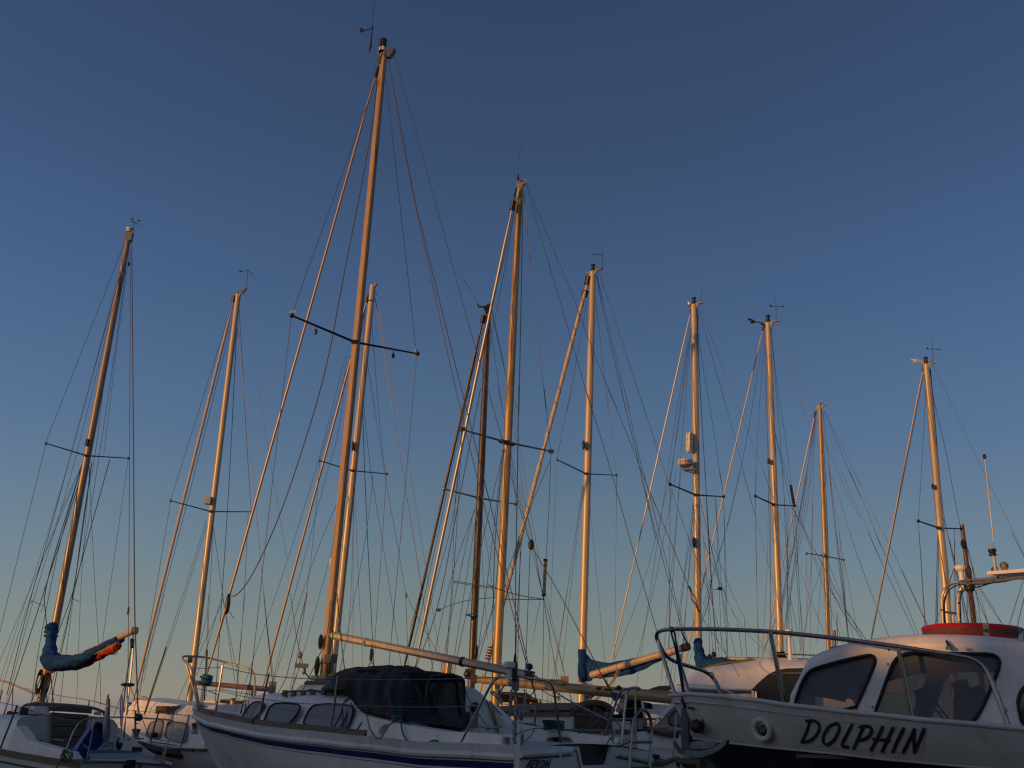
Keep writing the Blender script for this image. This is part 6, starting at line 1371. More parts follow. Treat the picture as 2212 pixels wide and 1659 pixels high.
for y0, y1, x0 in ((983, 995, 787), (1185, 1198, 777)): MB().tube([P(c5(x0, y0), 16.1), P(c5(x0-1, y1), 16.1)], .032, 12).build('reflector_cap', BLACK, b6)
for k_ in range(5): MB().tube([P(c5(786-k_*2, 1020+k_*38), 16.1), P(c5(786-k_*2, 1023+k_*38), 16.1)], .028, 12).build('reflector_band', BLACK, b6)
stay(b6, [(c5(448, 1126), 15), (c5(485, 1148), 15), (c5(617, 1192), 15.3), (c5(778, 1216), 16)], .006, ROPET, 'rigging_tie')
stay(b6, [(c5(540, 1216), 15), (c5(778, 1217), 16)], .006, ROPET, 'rigging_tie')
stay(b6, [(c5(475, 1152), 15), (c5(490, 1130), 15)], .006, ROPET, 'rigging_tie')
shr(b6, c4, 15.5, 13.5, [[(596, 245), (700, 620), (800, 950), (1005, 1659), {'r': .0055, 'm': ROPET, 'n': 'backstay'}], [(599, 245), (740, 600), (880, 920), (1000, 1260), (1165, 1659), {'r': .005, 'n': 'backstay'}]])
shr(b6, c5, 13.5, 12.6, [[(1020, 0), (1160, 450), (1300, 960), (1425, 1380), (1450, 1470), {'r': .0055, 'm': ROPET, 'n': 'backstay'}], [(1148, 0), (1235, 200), (1320, 420), (1422, 680), {'n': 'backstay'}]])
shr(b6, c7, 12.6, 11.2, [[(292, 180), (450, 560), (600, 930), {'n': 'backstay', 'm': ROPEB, 'r': .0055}], [(690, 1160), (760, 1260), (900, 1480), (1010, 1659), {'n': 'backstay', 'm': WIREL}]])
mb = MB()
MB().tube([P(c7(x, y), 11.9) for x, y in ((600, 935), (612, 950), (622, 985))], .014, 6).build('rigging_shackle', BLACK, b6)
MB().tube(chaikin([P(c7(x, y), 11.9) for x, y in ((620, 990), (618, 1020), (640, 1062), (662, 1072), (660, 1040), (640, 1000))], 2), .012, 6, closed=True).build('rigging_screw', GALV, b6)
MB().tube([P(c7(x, y), 11.85) for x, y in ((658, 1068), (672, 1108), (690, 1150))], .013, 6).build('rigging_shackle', BLACK, b6)
bg0, bg1 = P(D_(75, 772), 15.2), P(D_(1850, 938), 11.9)
bg = MB().tube([bg0.lerp(bg1, i/20) for i in range(21)], [.050+.020*i/20 for i in range(21)], 14).build('boom', GOLD, b6)
MB().tube([P(D_(30, 768), 15.3), P(D_(60, 770), 15.2), P(D_(80, 772), 15.2)], [.07, .035, .05], 8).build('gooseneck', TEAKD, bg)
MB().tube([bg0.lerp(bg1, .335), bg0.lerp(bg1, .355)], .061, 14).build('boom_band', ALU, bg)
MB().tube([P(D_(700, 778), 13.6), P(D_(850, 782), 13.5)], .018, 6).box(P(D_(842, 778), 13.5), (.10, .05, .10)).build('boom_track', GOLD, bg)
MB().box(P(D_(1165, 850), 12.9), (.10, .03, .03)).build('boom_cleat', BLACK, bg)
stay(bg, [(D_(1200, 858), 12.8), (D_(1290, 862), 12.7), (D_(1330, 850), 12.6)], .012, BLACK, 'reefing_line')
MB().ell(P(D_(1330, 846), 12.6), (.035, .03, .03), n=8, m_=5).build('reefing_block', BLACK, bg)
shr(b6, D_, 14.6, 14.2, [[(590, 842), (560, 890), (500, 950), (440, 990), {'r': .010, 'm': ROPET}], [(300, 820), (280, 850), (250, 900), {'r': .014, 'm': BLACK}], [(600, 842), (700, 905), (760, 930), {'m': ROPEB, 'r': .008}], [(260, 600), (420, 820), (520, 910), (600, 970), {'m': ROPEB, 'r': .006}]], name='vang_rope')
for x, y in ((1290, 915), (1300, 935)): MB().ell(P(D_(x, y), 12.4), (.045, .04, .035), n=8, m_=6).build('blue_block', ROPEBL, b6)
# doghouse, brown bulkhead with doors
D6 = 13.2
Z = Vector((0, 0, 1)); f6b = Fr((1.55, 11.95), (-.62, .78))
bdc = 1.05
arc = pts(D_, [(905, 1290), (905, 1045), (960, 1010), (1030, 985), (1110, 975), (1180, 985), (1240, 1015), (1278, 1055), (1275, 1290)])
ar = [f6b.hits(q, bdc) for q in arc]
MB().prism(ar, f6b.b*.04).build('doghouse_bulkhead', TEAKD, b6, 0)
ar2 = chaikin([f6b.hits(q, bdc-.05) for q in arc[1:-1]], 2, False)
MB().tube(ar2, .035, 6).build('coaming_beam', TEAK, b6)
gv = []
for p in ar2:
    gv.append([p, p+f6b.b*1.1+(p-f6b.hits(D_(1100, 1100), bdc))*.03, p+f6b.b*2.4-Z*.06])
MB().grid(gv).build('doghouse_roof', TEAK, b6, 60)
MB().prism([f6b.hits(q, bdc-.012) for q in pts(D_, [(935, 1290), (935, 1075), (1010, 1022), (1110, 1005), (1200, 1025), (1250, 1075), (1245, 1290)])], f6b.b*.01).build('companionway_door', TEAKD, b6, 0)
for x in (1100, 1112): MB().tube([f6b.hits(D_(x, 985), bdc-.03), f6b.hits(D_(x, 1065), bdc-.03)], .008, 6).build('hatch_slide', STEELD, b6)
def lay(nm, poly, mt, D, dep=.1, fn=D_): MB().prism([P(fn(*q), D) for q in poly], (0, dep, 0)).build(nm, mt, b6, 0)
sdp = lambda q: f6b.hitw(q, f6b.loc(ar[1])[1])
MB().prism([sdp(q) for q in pts(D_, [(410, 1098), (905, 1098), (905, 1300), (390, 1260)])], f6b.p*.1).build('cabin_side', GEL2, b6, 0)
MB().prism([sdp(q)-f6b.p*.03 for q in pts(D_, [(260, 1062), (905, 1062), (905, 1100), (260, 1096)])], f6b.p*.1).build('teak_band', TEAK, b6, 0)
MB().prism([sdp(q)+f6b.p*.02 for q in pts(D_, [(540, 1036), (905, 1036), (905, 1066), (560, 1066)])], f6b.p*.1).build('doghouse_side', TEAK, b6, 0)
MB().prism([sdp(q)-f6b.p*.02 for q in pts(D_, [(300, 1045), (540, 1045), (540, 1062), (250, 1062)])], f6b.p*.3).build('cabin_top_edge', GEL, b6, 0)
MB().tube(chaikin([sdp(q)-f6b.p*.04 for q in pts(D_, [(350, 1178), (480, 1176), (580, 1180), (605, 1205)])], 1, False), .028, 6, flat=(1.2, .8)).build('grab_rail', TEAK, b6)
MB().box(P(D_(890, 1238), 12.9), (.14, .1, .09)).ell(P(D_(795, 1190), 13), (.045, .06, .07)).build('deck_block', BLACK, b6)
# --- white mast with blue cover and thick furled headsail
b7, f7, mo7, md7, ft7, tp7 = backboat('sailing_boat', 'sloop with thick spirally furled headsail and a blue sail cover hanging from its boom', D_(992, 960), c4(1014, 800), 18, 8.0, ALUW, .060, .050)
masthead(mo7, tp7, md7, 1.15, bracket=.22)
vane(mo7, c4(1073, 778), c4(1073, 692), c4(1018, 691), c4(1074, 692), 18, fin=.03); stay(mo7, [(c4(1074, 690), 18), (c4(1078, 560), 18)], .002, BLACK, 'whip_aerial')
MB().tube([P(c4(1035, 795), 18), P(c4(1073, 778), 18)], .020, 6).build('vane_bracket', BLACK, mo7)
spreaders(mo7, c5(853, 408), c5(1023, 490), c5(1197, 498), 17.3, 17.95, 18.6, .017)
MB().ell(P(c5(1007, 323), 17.9), (.03, .05, .09), n=9, m_=6).build('steaming_light', BLACK, mo7)
roller(b7, c4(978, 880), C(1552, 890), 18.05, 19.6, .036, SAILW, drum=False, spiral=True)
MB().tube([P(c4(972, 915), 18.1), P(c4(958, 955), 18.15)], .062, 10).build('halyard_swivel', BLACK, b7)
for i in range(5): 
    q = P(C(1645-i*7, 480+i*25), 19.4); MB().tube([q-Vector((0, 0, .01)), q+Vector((0, 0, .01))], .045, 8).build('sheet_wrap', ROPEB, b7)
shr(b7, c4, 18, 17.5, [[(988, 890), (975, 1000), (900, 1420), (855, 1659)]], r=.0045)
shr(b7, c5, 17.4, 17.4, [[(935, 0), (880, 260), (853, 408)], [(853, 412), (830, 900), (800, 1659)], [(1005, 560), (960, 850), (860, 1500), (830, 1659)], [(1008, 565), (930, 1150), (880, 1659)], [(1002, 560), (900, 1250), (850, 1600)]], r=.0045)
shr(b7, c5, 18.5, 18.7, [[(1038, 610), (1080, 1060), (1130, 1580)], [(1197, 500), (1192, 1100), (1186, 1580)], [(1140, 0), (1197, 495)]], r=.0045)
shr(b7, c4, 18.2, 17.6, [[(1038, 820), (1060, 960), (1140, 1320), (1220, 1659), {'r': .0065, 'm': ROPET}], [(1040, 820), (1070, 960), (1150, 1300), (1240, 1659), {'r': .0055, 'm': ROPER}], [(1050, 805), (1150, 1090), (1250, 1400), (1335, 1659), {'n': 'backstay'}], [(1030, 960), (1070, 1320), (1110, 1659)]], r=.0045)
shr(b7, c5, 17.6, 17.2, [[(1222, 0), (1310, 360), (1422, 860), {'r': .0065, 'm': ROPET}], [(1242, 0), (1330, 400), (1422, 740), {'m': ROPER, 'r': .0055}], [(1318, 0), (1422, 310)]], r=.0045)
shr(b7, c7, 17.2, 16.6, [[(225, 60), (345, 540), (460, 970), (550, 1300), (600, 1410), {'r': .0065, 'm': ROPET}], [(240, 30), (400, 640), (560, 1290), (605, 1410), {'r': .0055, 'm': ROPER}], [(405, 0), (520, 320), (640, 650), (800, 1080), (930, 1590), {'n': 'backstay'}]], r=.0045)
shr(b7, D_, 17, 16.6, [[(1890, 335), (1920, 400), (1950, 460), {'r': .012, 'm': BLACK}], [(1905, 415), (1950, 460), {'m': ROPEB}]], name='boom_lashing')
bh0, bh1 = P(D_(1082, 728), 17.8), P(D_(1945, 475), 16.5)
bh = MB().tube([bh0, bh1], .055, 14).build('boom', ALUW, b7)
MB().tube([bh1-(bh1-bh0).normalized()*.08, bh1+(bh1-bh0).normalized()*.03], .062, 10).build('boom_end_cap', BLACK, bh)
for k_ in (.2, .52, .86): MB().tube([bh0.lerp(bh1, k_), bh0.lerp(bh1, k_+.006)], .0575, 14).build('boom_band', ALU, bh)
# canvas: wraps the mast foot and hangs behind and under the boom
kk = .24*17.9/2234
cover(bh, D_, [(998, 500, 34*kk), (996, 540, 34*kk), (1000, 600, 44*kk), (1005, 680, 50*kk), (1000, 760, 44*kk), (996, 795, 30*kk)], 17.98, 17.98, BLUECAN, seed=21, squash=.9, sub=2)
top_ = [(1010, 520), (1040, 545), (1090, 590), (1180, 615), (1250, 618), (1350, 600), (1480, 575), (1600, 550), (1700, 525), (1850, 480)]
bot_ = [(1010, 790), (1080, 785), (1095, 760), (1200, 755), (1350, 742), (1450, 722), (1550, 685), (1650, 630), (1750, 580), (1850, 535)]
rows = []
for i in range(50):
    s = i/49; x = 1010+840*s; yt, yb = interp(top_, x), interp(bot_, x); Dd = 17.98-1.3*s; row = []
    for k in range(16):
        a = k/16*2*math.pi; y_ = (yt+yb)/2-(yb-yt)/2*math.cos(a)*(1+.02*math.sin(i*.8))
        th = .07*(1-.4*s)*(1+.35*math.sin(i*.6+3*math.cos(a)))
        row.append(P(D_(x+4*math.sin(i*.9+a), y_), Dd+.06+.06*math.sin(a)*0+th*math.sin(a)))
    rows.append(row)
MB().grid(rows, True).add(rows[0], [tuple(range(16))]).add(rows[-1], [tuple(range(16))]).build('sail_cover', BLUECAN, bh, 60)
MB().ell(P(D_(1162, 742), 17.5), (.06, .04, .04), n=8, m_=5).build('folded_sail', REDSAIL, bh)
for pl in (((1315, 690), (1290, 760), (1200, 870), (1110, 960)), ((1335, 690), (1300, 760), (1215, 870), (1125, 960))): stay(b7, [(D_(*q), 17.2) for q in pl], .014, GOLD, 'kicking_strap')
MB().tube([P(D_(1885, 540), 16.7), P(D_(1882, 600), 16.7), P(D_(1876, 612), 16.7)], .02, 6).build('mainsheet_block', BLACK, bh)
shr(b7, D_, 18.2, 18.2, [[(x, 795), (x+dx, 850), (x+dx*2, 960), {'m': m_}] for x, dx, m_ in ((1020, 2, ROPEW), (1035, 6, ROPEB), (1050, -4, ROPET), (1060, 10, ROPEW), (1075, 3, ROPEB), (1090, -6, ROPEW))], r=.006, name='halyard_tail')
MB().ell(P(D_(1050, 905), 18), (.13, .06, .06), n=10, m_=6).build('mast_winch', STEELD, mo7)
mb = MB()
for i in range(5): mb.tube([P(D_(1045+i*7, 890), 18.05)+Vector((.035*math.cos(a), 0, .16*math.sin(a)-.04*i)) for a in [k*math.pi/6 for k in range(12)]], .007, 4, closed=True)
mb.build('halyard_coil', ROPEW, mo7)
for k_ in range(3): pass
# --- mast with radar and canister
b8, f8, mo8, md8, ft8, tp8 = backboat('sailing_boat', 'large sloop with a radar scanner and white canister on its mast', E(606, 455), c6(537, 122), 20, 9.5, ALUW, .062, .056, deckz=1.9, cabz=2.15)
masthead(mo8, tp8, md8, 1.25, bracket=.2)
MB().tube([P(c6(508, 120), 20), P(c6(498, 103), 20), P(c6(486, 98), 20)], [.03, .02, .04], 6).build('wind_sensor', WHITEP, mo8)
MB().tube([P(c6(560, 118), 20), P(c6(588, 106), 20)], .022, 6).build('aerial_bracket', BLACK, mo8); stay(mo8, [(c6(589, 110), 20), (c6(590, 30), 20)], .004, BLACK, 'whip_aerial')
cx, cy = 506, 1050
ca_, cb__ = P(c6(506, 1100), 19.9), P(c6(506, 1002), 19.9)
MB().tube([ca_-Z*.06, ca_-Z*.03, ca_, cb__, cb__+Z*.03, cb__+Z*.06], [.03, .06, .072, .072, .06, .03], 14).build('mast_canister', WHITEP, mo8)
for k_ in (.2, .25, .65, .70): MB().tube([ca_.lerp(cb__, k_), ca_.lerp(cb__, k_+.015)], .075, 14).build('canister_strap', ALU, mo8)
MB().tube([P(c6(526, 985), 19.82), P(c6(515, 1000), 19.8), P(c6(513, 1100), 19.8), P(c6(520, 1118), 19.82)], .008, 5).build('canister_cord', BLACK, mo8)
rd = P(c6(481, 1186), 19.85)
ra_ = MB().lathe(rd, [(0, -.085), (.10, -.08), (.15, -.04), (.155, -.03), (.158, .02), (.15, .045), (.12, .055), (0, .058)], 28).build('radar_scanner', WHITEP, mo8)
MB().lathe(rd, [(.10, -.085), (.125, -.068), (.13, -.06)], 28).build('scanner_base', ALU, ra_)
MB().prism([P(c6(*q), 19.85) for q in ((450, 1226), (545, 1222), (543, 1258), (510, 1250), (480, 1242))], (0, .05, 0)).build('radar_bracket', ALU, mo8, 0)
for x in (483, 502, 522): MB().tube([P(c6(x, 1237), 19.84), P(c6(x, 1237), 19.82)], .014, 10).build('bracket_hole', BLACK, mo8)
fc_ = bpy.data.curves.new('txt', 'FONT'); fc_.body = 'Raytheon'; fc_.size = .070; fc_.align_x = 'CENTER'; fc_.align_y = 'CENTER'; fc_.offset = .0012
to_ = bpy.data.objects.new('txt', fc_); COL.objects.link(to_); bpy.context.view_layer.update()
me_ = bpy.data.meshes.new_from_object(to_.evaluated_get(bpy.context.evaluated_depsgraph_get())); bpy.data.objects.remove(to_)
mb = MB(); ang0 = math.atan2(-rd.y, -rd.x)-.25
for v in me_.vertices:
    a = ang0+v.co.x/.16; mb.v.append(rd+Vector((math.cos(a)*.1595, math.sin(a)*.1595, v.co.y+.0)))
mb.f = [tuple(p.vertices) for p in me_.polygons]; mb.build('lettering', INKR, ra_, 0); bpy.data.meshes.remove(me_)
spreaders(mo8, c6(377, 1334), c6(552, 1406), c6(737, 1417), 19.3, 19.95, 20.7, .022, BLACK)
MB().ell(P(c7(643, 578), 19.9), (.03, .05, .11), n=9, m_=6).build('steaming_light', BLACK, mo8)
roller(b8, c6(514, 172), D_(1180, 980), 20.05, 21.8, .014, ALUW, drum=False, name='furling_foil')
shr(b8, c6, 20, 19.4, [[(512, 170), (480, 500), (377, 1334), {'m': ROPEB}], [(520, 260), (440, 880), (370, 1330)], [(518, 280), (465, 900), (415, 1659), {'r': .005}], [(516, 300), (440, 700), (360, 1250), (300, 1659), {'m': ROPER}], [(533, 1440), (505, 1659)], [(535, 1450), (520, 1659)], [(377, 1340), (375, 1659)], [(532, 1260), (530, 1380)]], r=.0045)
shr(b8, c6, 20, 20.6, [[(562, 150), (565, 420), (590, 900), (636, 1659), {'r': .008, 'm': ROPEP}], [(568, 180), (575, 420), (660, 900), (737, 1417)], [(738, 1420), (742, 1659)], [(682, 1420), (688, 1560), (692, 1659)], [(572, 150), (660, 470), (810, 1010), (980, 1659), {'m': ROPEB, 'n': 'backstay'}], [(577, 140), (730, 540), (865, 890), (1010, 1250), (1160, 1659), {'n': 'backstay', 'm': WIREL}], [(560, 160), (566, 640), (576, 1380)], [(578, 1430), (630, 1659)]], r=.0045)
shr(b8, c7, 19.6, 19.4, [[(450, 110), (448, 700), (440, 1300)], [(540, 0), (480, 620), (430, 1100), (385, 1640), {'r': .005}], [(460, 0), (380, 350), (240, 920), (0, 1530), {'m': ROPEB}], [(650, 300), (560, 900), (490, 1640)], [(655, 310), (590, 960), (540, 1600)], [(500, 0), (340, 860), (180, 1540), {'m': ROPET}], [(1015, 0), (900, 500), (720, 1080), {'r': .004}]], r=.0045)
shr(b8, c7, 20.4, 20.2, [[(735, 0), (760, 560), (790, 930), (760, 1080), (700, 1250), {'r': .007, 'm': ROPEP}], [(688, 120), (770, 560), (870, 950), (1000, 1235), {'m': WIREL}], [(820, 225), (870, 960), (920, 1500)], [(885, 210), (905, 800), (920, 1500)], [(850, 0), (885, 200)], [(690, 380), (740, 640), (810, 1200), (850, 1500), {'r': .007, 'm': WIREL}], [(718, 540), (760, 1000), (770, 1450)], [(775, 540), (900, 860), (1053, 1210), (1290, 1520), {'m': WIREL}], [(718, 545), (850, 900), (1000, 1238), (1240, 1480), {'m': WIREL}], [(1000, 1238), (1035, 1500), {'r': .006, 'm': ROPET}], [(1053, 1212), (1073, 1520), {'r': .006, 'm': ROPET}], [(790, 955), (820, 962), (850, 955), {'m': BLACK, 'r': .008}], [(700, 380), (745, 800), (800, 1480)], [(690, 380), (655, 1180), (560, 1640), {'r': .010, 'm': GOLD}]], r=.0045)
MB().ell(P(c7(855, 953), 20.3), (.05, .03, .035), n=8, m_=5).build('pole_snap', BLACK, b8)
kb = .2266*19.8/2234
bi = MB().tube([P(E(640, 620), 19.8), P(E(1650, 640), 18.4)], .05, 10).build('boom', ALUW, b8)
cover(bi, E, [(604, 452, 40*kb), (602, 480, 38*kb), (608, 540, 46*kb), (622, 600, 60*kb), (640, 660, 68*kb), (700, 690, 75*kb), (800, 670, 80*kb), (900, 680, 60*kb), (1000, 690, 55*kb), (1150, 690, 50*kb), (1640, 680, 45*kb)], 19.8, 18.4, BLUECAN, seed=31, squash=.8)
for x, y in ((752, 575), (712, 600)): MB().ell(P(E(x, y), 19.2), (.045, .03, .05), n=8, m_=5).build('cover_hook', BLACK, bi)
stay(b8, [(E(710, 530), 19.3), (E(712, 590), 19.3)], .008, BLACK, 'lazy_jack'); stay(b8, [(E(750, 520), 19.3), (E(754, 570), 19.3)], .008, BLACK, 'lazy_jack')
# --- white mast, navy collar
b9, f9, mo9, md9, ft9, tp9 = backboat('sailing_boat', 'sloop with white mast in a navy collar and a striped tube on its right spreader', E(1388, 552), c6(1037, 245), 21, 8.6, ALUW, .060, .054, deckz=1.9, cabz=2.2)
masthead(mo9, tp9, md9, 1.4, bracket=.22)
MB().tube([P(c6(1005, 244), 21), P(c6(950, 236), 21), P(c6(932, 228), 21)], .012, 5).ell(P(c6(932, 232), 21), (.04, .04, .035)).prism([P(c6(*q), 21) for q in ((900, 212), (925, 216), (938, 226), (930, 232), (905, 222))], (0, .02, 0)).build('wind_sensor', BLACK, mo9)
for x, y in ((922, 240), (943, 240), (931, 245)): MB().ell(P(c6(x, y), 21), (.022, .022, .018), n=8, m_=5).build('wind_cup', BLACK, mo9)
vane(mo9, c6(1092, 232), c6(1091, 135), c6(1055, 132), c6(1142, 134), 21, fin=.06); stay(mo9, [(c6(1091, 135), 21), (c6(1089, 40), 21)], .003, BLACK, 'whip_aerial')
MB().tube([P(c6(1060, 242), 21), P(c6(1092, 232), 21)], .02, 6).build('vane_bracket', BLACK, mo9)
spreaders(mo9, c6(952, 1413), c6(1080, 1472), c6(1215, 1479), 20.3, 20.95, 21.7, .022, BLACK)
MB().box(P(c6(1042, 1178), 20.9), (.05, .06, .11)).build('steaming_light', BLACK, mo9)
tb = [P(c6(1190, 1340), 21.6), P(c6(1211, 1468), 21.6)]
MB().tube(tb, .030, 8).build('tube_radar_reflector', BLACK, mo9)
for i in range(5): q = tb[0].lerp(tb[1], .1+.18*i); MB().tube([q, q-Z*.02], .033, 8).build('reflector_band', TAPE, mo9)
roller(b9, c6(1000, 300), c7(560, 1570), 21.05, 22.6, .015, ALUW, drum=False, name='furling_foil')
MB().tube([P(E(1385, 552), 20.95), P(E(1392, 600), 20.95), P(E(1400, 640), 20.95)], [.085, .10, .17], 14).build('mast_collar', NAVYCAN, mo9)
shr(b9, c6, 21, 20.5, [[(1005, 310), (980, 500), (905, 980), (800, 1480), (750, 1659), {'m': ROPEB}], [(1015, 330), (985, 720), (955, 1180), (950, 1410)], [(950, 1420), (955, 1659)], [(1022, 400), (1030, 900), (1045, 1659), {'r': .005}], [(1012, 300), (1018, 700), (1050, 1300), (1052, 1659)]], r=.0045)
shr(b9, c6, 21, 21.5, [[(1060, 290), (1080, 560), (1140, 1280), (1155, 1659), {'m': ROPER}], [(1058, 280), (1090, 620), (1160, 1050), (1195, 1340)], [(1080, 960), (1130, 1200), (1190, 1470)], [(1072, 260), (1150, 420), (1290, 700), (1345, 850), (1500, 1250), (1659, 1560), {'n': 'backstay', 'm': WIREL}], [(1065, 270), (1170, 520), (1300, 900), (1370, 1060), (1480, 1300), (1590, 1659), {'n': 'backstay', 'm': WIREL}], [(1085, 1000), (1190, 1360), (1290, 1659)], [(1210, 1485), (1222, 1659)], [(1172, 1482), (1170, 1659)], [(1195, 1480), (1280, 1640)]], r=.0045)
shr(b9, c7, 20.6, 20.4, [[(1155, 0), (1140, 200), (1150, 900), (1175, 1480)], [(1248, 0), (1240, 700), (1200, 1480)], [(1262, 130), (1265, 900), (1255, 1500)], [(1040, 0), (1150, 400), (1300, 940), (1380, 1290), (1430, 1500), {'n': 'backstay', 'm': WIREL}], [(1200, 0), (1320, 300), (1500, 800), (1700, 1320), {'m': WIREL}]], r=.0045)
shr(b9, c7, 21.4, 21.3, [[(1360, 0), (1400, 520), (1430, 1200), (1470, 1530)], [(1407, 290), (1405, 720), (1400, 1250)], [(1440, 300), (1480, 900), (1510, 1400), {'m': ROPER}], [(1465, 320), (1500, 1000), (1530, 1500)], [(1440, 290), (1560, 560), (1740, 960), (1900, 1210), (2010, 1370), {'m': WIREL}], [(1455, 300), (1620, 640), (1800, 1000), (2040, 1370), {'m': WIREL}], [(1290, 370), (1400, 900), (1530, 1530)], [(1430, 640), (1350, 1080), (1190, 1520), {'r': .007, 'm': GOLD}]], r=.0045)
shr(b7, c6, 17.4, 17.0, [[(203, 830), (337, 1244), {'n': 'backstay'}]])
# --- low gold mast
b11, f11, mo11, md11, ft11, tp11 = backboat('sailing_boat', 'distant boat with the short gold mast left of the cruiser roof', c7(1738, 1490), c6(1386, 803), 26, 8.0, GOLD, .052, .046, deckz=1.9, cabz=2.2)
masthead(mo11, tp11, md11, 1.3, bracket=.16, light=False)
for x, y in ((1395, 795), (1408, 797)): MB().tube([P(c6(x, y+8), 26), P(c6(x, y-6), 26)], .03, 8).build('masthead_light', BLACK, mo11)
spreaders(mo11, c7(1557, 668), c7(1695, 686), c7(1858, 720), 25.2, 25.9, 26.7, .022)
MB().tube([P(c7(1693, 670), 25.8), P(c7(1693, 700), 25.8)], .04, 8).build('spreader_bracket', STEEL, mo11)
roller(b11, c6(1350, 880), c7(1195, 1525), 26.05, 28, .017, ALUW, drum=False, name='furling_foil')
shr(b11, c6, 26, 25.6, [[(1355, 850), (1330, 1060), (1225, 1659), {'m': ROPEP}], [(1358, 850), (1340, 1040), (1245, 1659), {'m': ROPER}], [(1352, 860), (1290, 1320), (1225, 1659)], [(1362, 850), (1345, 1100), (1335, 1659)], [(1356, 880), (1320, 1400), (1270, 1659)], [(1400, 840), (1425, 1300), (1440, 1659), {'m': ROPET, 'r': .007}], [(1408, 840), (1440, 1150), (1500, 1659), {'m': ROPEP}], [(1410, 850), (1460, 1320), (1520, 1659)], [(1418, 840), (1520, 1090), (1659, 1420), {'m': ROPET, 'r': .006, 'n': 'backstay'}], [(1422, 845), (1560, 1130), (1659, 1330), {'n': 'backstay', 'm': WIREL}]], r=.0055)
shr(b11, c7, 25.6, 25.4, [[(1560, 40), (1450, 640), (1350, 1100), {'m': ROPEB}], [(1590, 30), (1440, 880), (1400, 1300), {'m': ROPET}], [(1610, 100), (1590, 800), (1530, 1480), {'r': .007}], [(1555, 680), (1560, 1300)], [(1680, 720), (1640, 1400)], [(1690, 740), (1590, 1040), (1500, 1480)], [(1710, 0), (1730, 700), (1735, 1100), {'m': ROPET, 'r': .007}], [(1740, 0), (1810, 700), (1905, 1420), {'m': ROPER, 'r': .006}], [(1860, 725), (1875, 1200), (1895, 1420)], [(1735, 800), (1800, 1150), (1880, 1400)], [(1740, 760), (1860, 1060), (1950, 1400)], [(1835, 0), (2000, 360), (2157, 720), {'m': WIREL}], [(1905, 0), (2050, 320), (2157, 610), {'m': ROPET}], [(1940, 0), (2157, 470), {'m': WIREL}]], r=.005)
MB().tube([P(c7(1802, 1150), 26), P(c7(1806, 1400), 26)], .012, 5).build('whip_aerial', BLACK, b11); MB().tube([P(c7(1780, 1290), 24), P(c7(1786, 1500), 24)], .035, 6).build('stern_post', TEAKD, b11)
# --- mast behind the cruiser's arch
b12, f12, mo12, md12, ft12, tp12 = backboat('sailing_boat', 'sloop whose white mast rises behind the steel arch of the cruiser', d6(695, 1290), c8(722, 248), 20, 8.4, ALUW, .064, .054)
masthead(mo12, tp12, md12, 1.2, bracket=.2)
MB().tube([P(c8(703, 238), 20), P(c8(680, 222), 20), P(c8(650, 218), 20)], .012, 5).prism([P(c8(*q), 20) for q in ((622, 212), (650, 212), (668, 222), (650, 228), (625, 220))], (0, .02, 0)).build('wind_sensor', WHITEP, mo12)
for x, y in ((641, 233), (660, 233), (650, 225)): MB().ell(P(c8(x, y), 20), (.025, .02, .015), n=8, m_=5).build('wind_cup', WHITEP, mo12)
vane(mo12, c8(768, 235), c8(766, 145), c8(730, 143), c8(812, 147), 20, fin=.05); stay(mo12, [(c8(764, 145), 20), (c8(759, 60), 20)], .003, BLACK, 'whip_aerial')
MB().tube([P(c8(745, 240), 20), P(c8(768, 232), 20)], .02, 6).build('vane_bracket', BLACK, mo12)
spreaders(mo12, c8(669, 1305), c8(808, 1352), c8(958, 1357), 19.3, 19.95, 20.7, .022, BLACK)
MB().ell(P(c8(768, 1072), 19.9), (.03, .04, .06), n=9, m_=6).build('steaming_light', BLACK, mo12)
roller(b12, c8(698, 295), F(505, 768), 20.05, 21.6, .0145, MASTA, drum=False, name='furling_foil')
shr(b12, c8, 20, 19.5, [[(705, 300), (718, 420), (700, 800), (669, 1305), {'m': ROPET}], [(669, 1310), (690, 1640)], [(702, 320), (640, 650), (540, 1150), (440, 1659), {'r': .008, 'm': ROPET}], [(715, 400), (770, 1050), (785, 1220), (795, 1340)], [(800, 1380), (795, 1659)], [(806, 1400), (803, 1659)]], r=.005)
shr(b12, c8, 20, 20.5, [[(765, 250), (870, 460), (1120, 1000), (1250, 1250), (1400, 1575), {'n': 'backstay_wire', 'm': WIREL}], [(750, 280), (775, 560), (810, 980), (860, 1600), {'r': .010, 'm': ROPET}], [(765, 440), (790, 560), (860, 850), (905, 1110), (955, 1355), {'m': ROPER}], [(745, 260), (775, 560), (830, 1230), (880, 1450), (920, 1640), {'m': ROPER, 'r': .006}], [(912, 1358), (914, 1650)], [(825, 1240), (905, 1530), (930, 1640)]], r=.005)
shr(b12, d6, 20, 20.4, [[(705, 0), (750, 200), (830, 600), (900, 900), (1000, 1280), {'m': ROPER}], [(778, 0), (780, 600), (790, 1100)], [(635, 0), (680, 420), (720, 1280), {'r': .009, 'm': ROPET}], [(270, 0), (330, 900), (365, 1430)], [(0, 425), (200, 850), (430, 1330)], [(525, 0), (495, 1310)], [(545, 150), (515, 1310)], [(880, 80), (700, 580), (430, 1320), {'m': WIREL}]], r=.005)
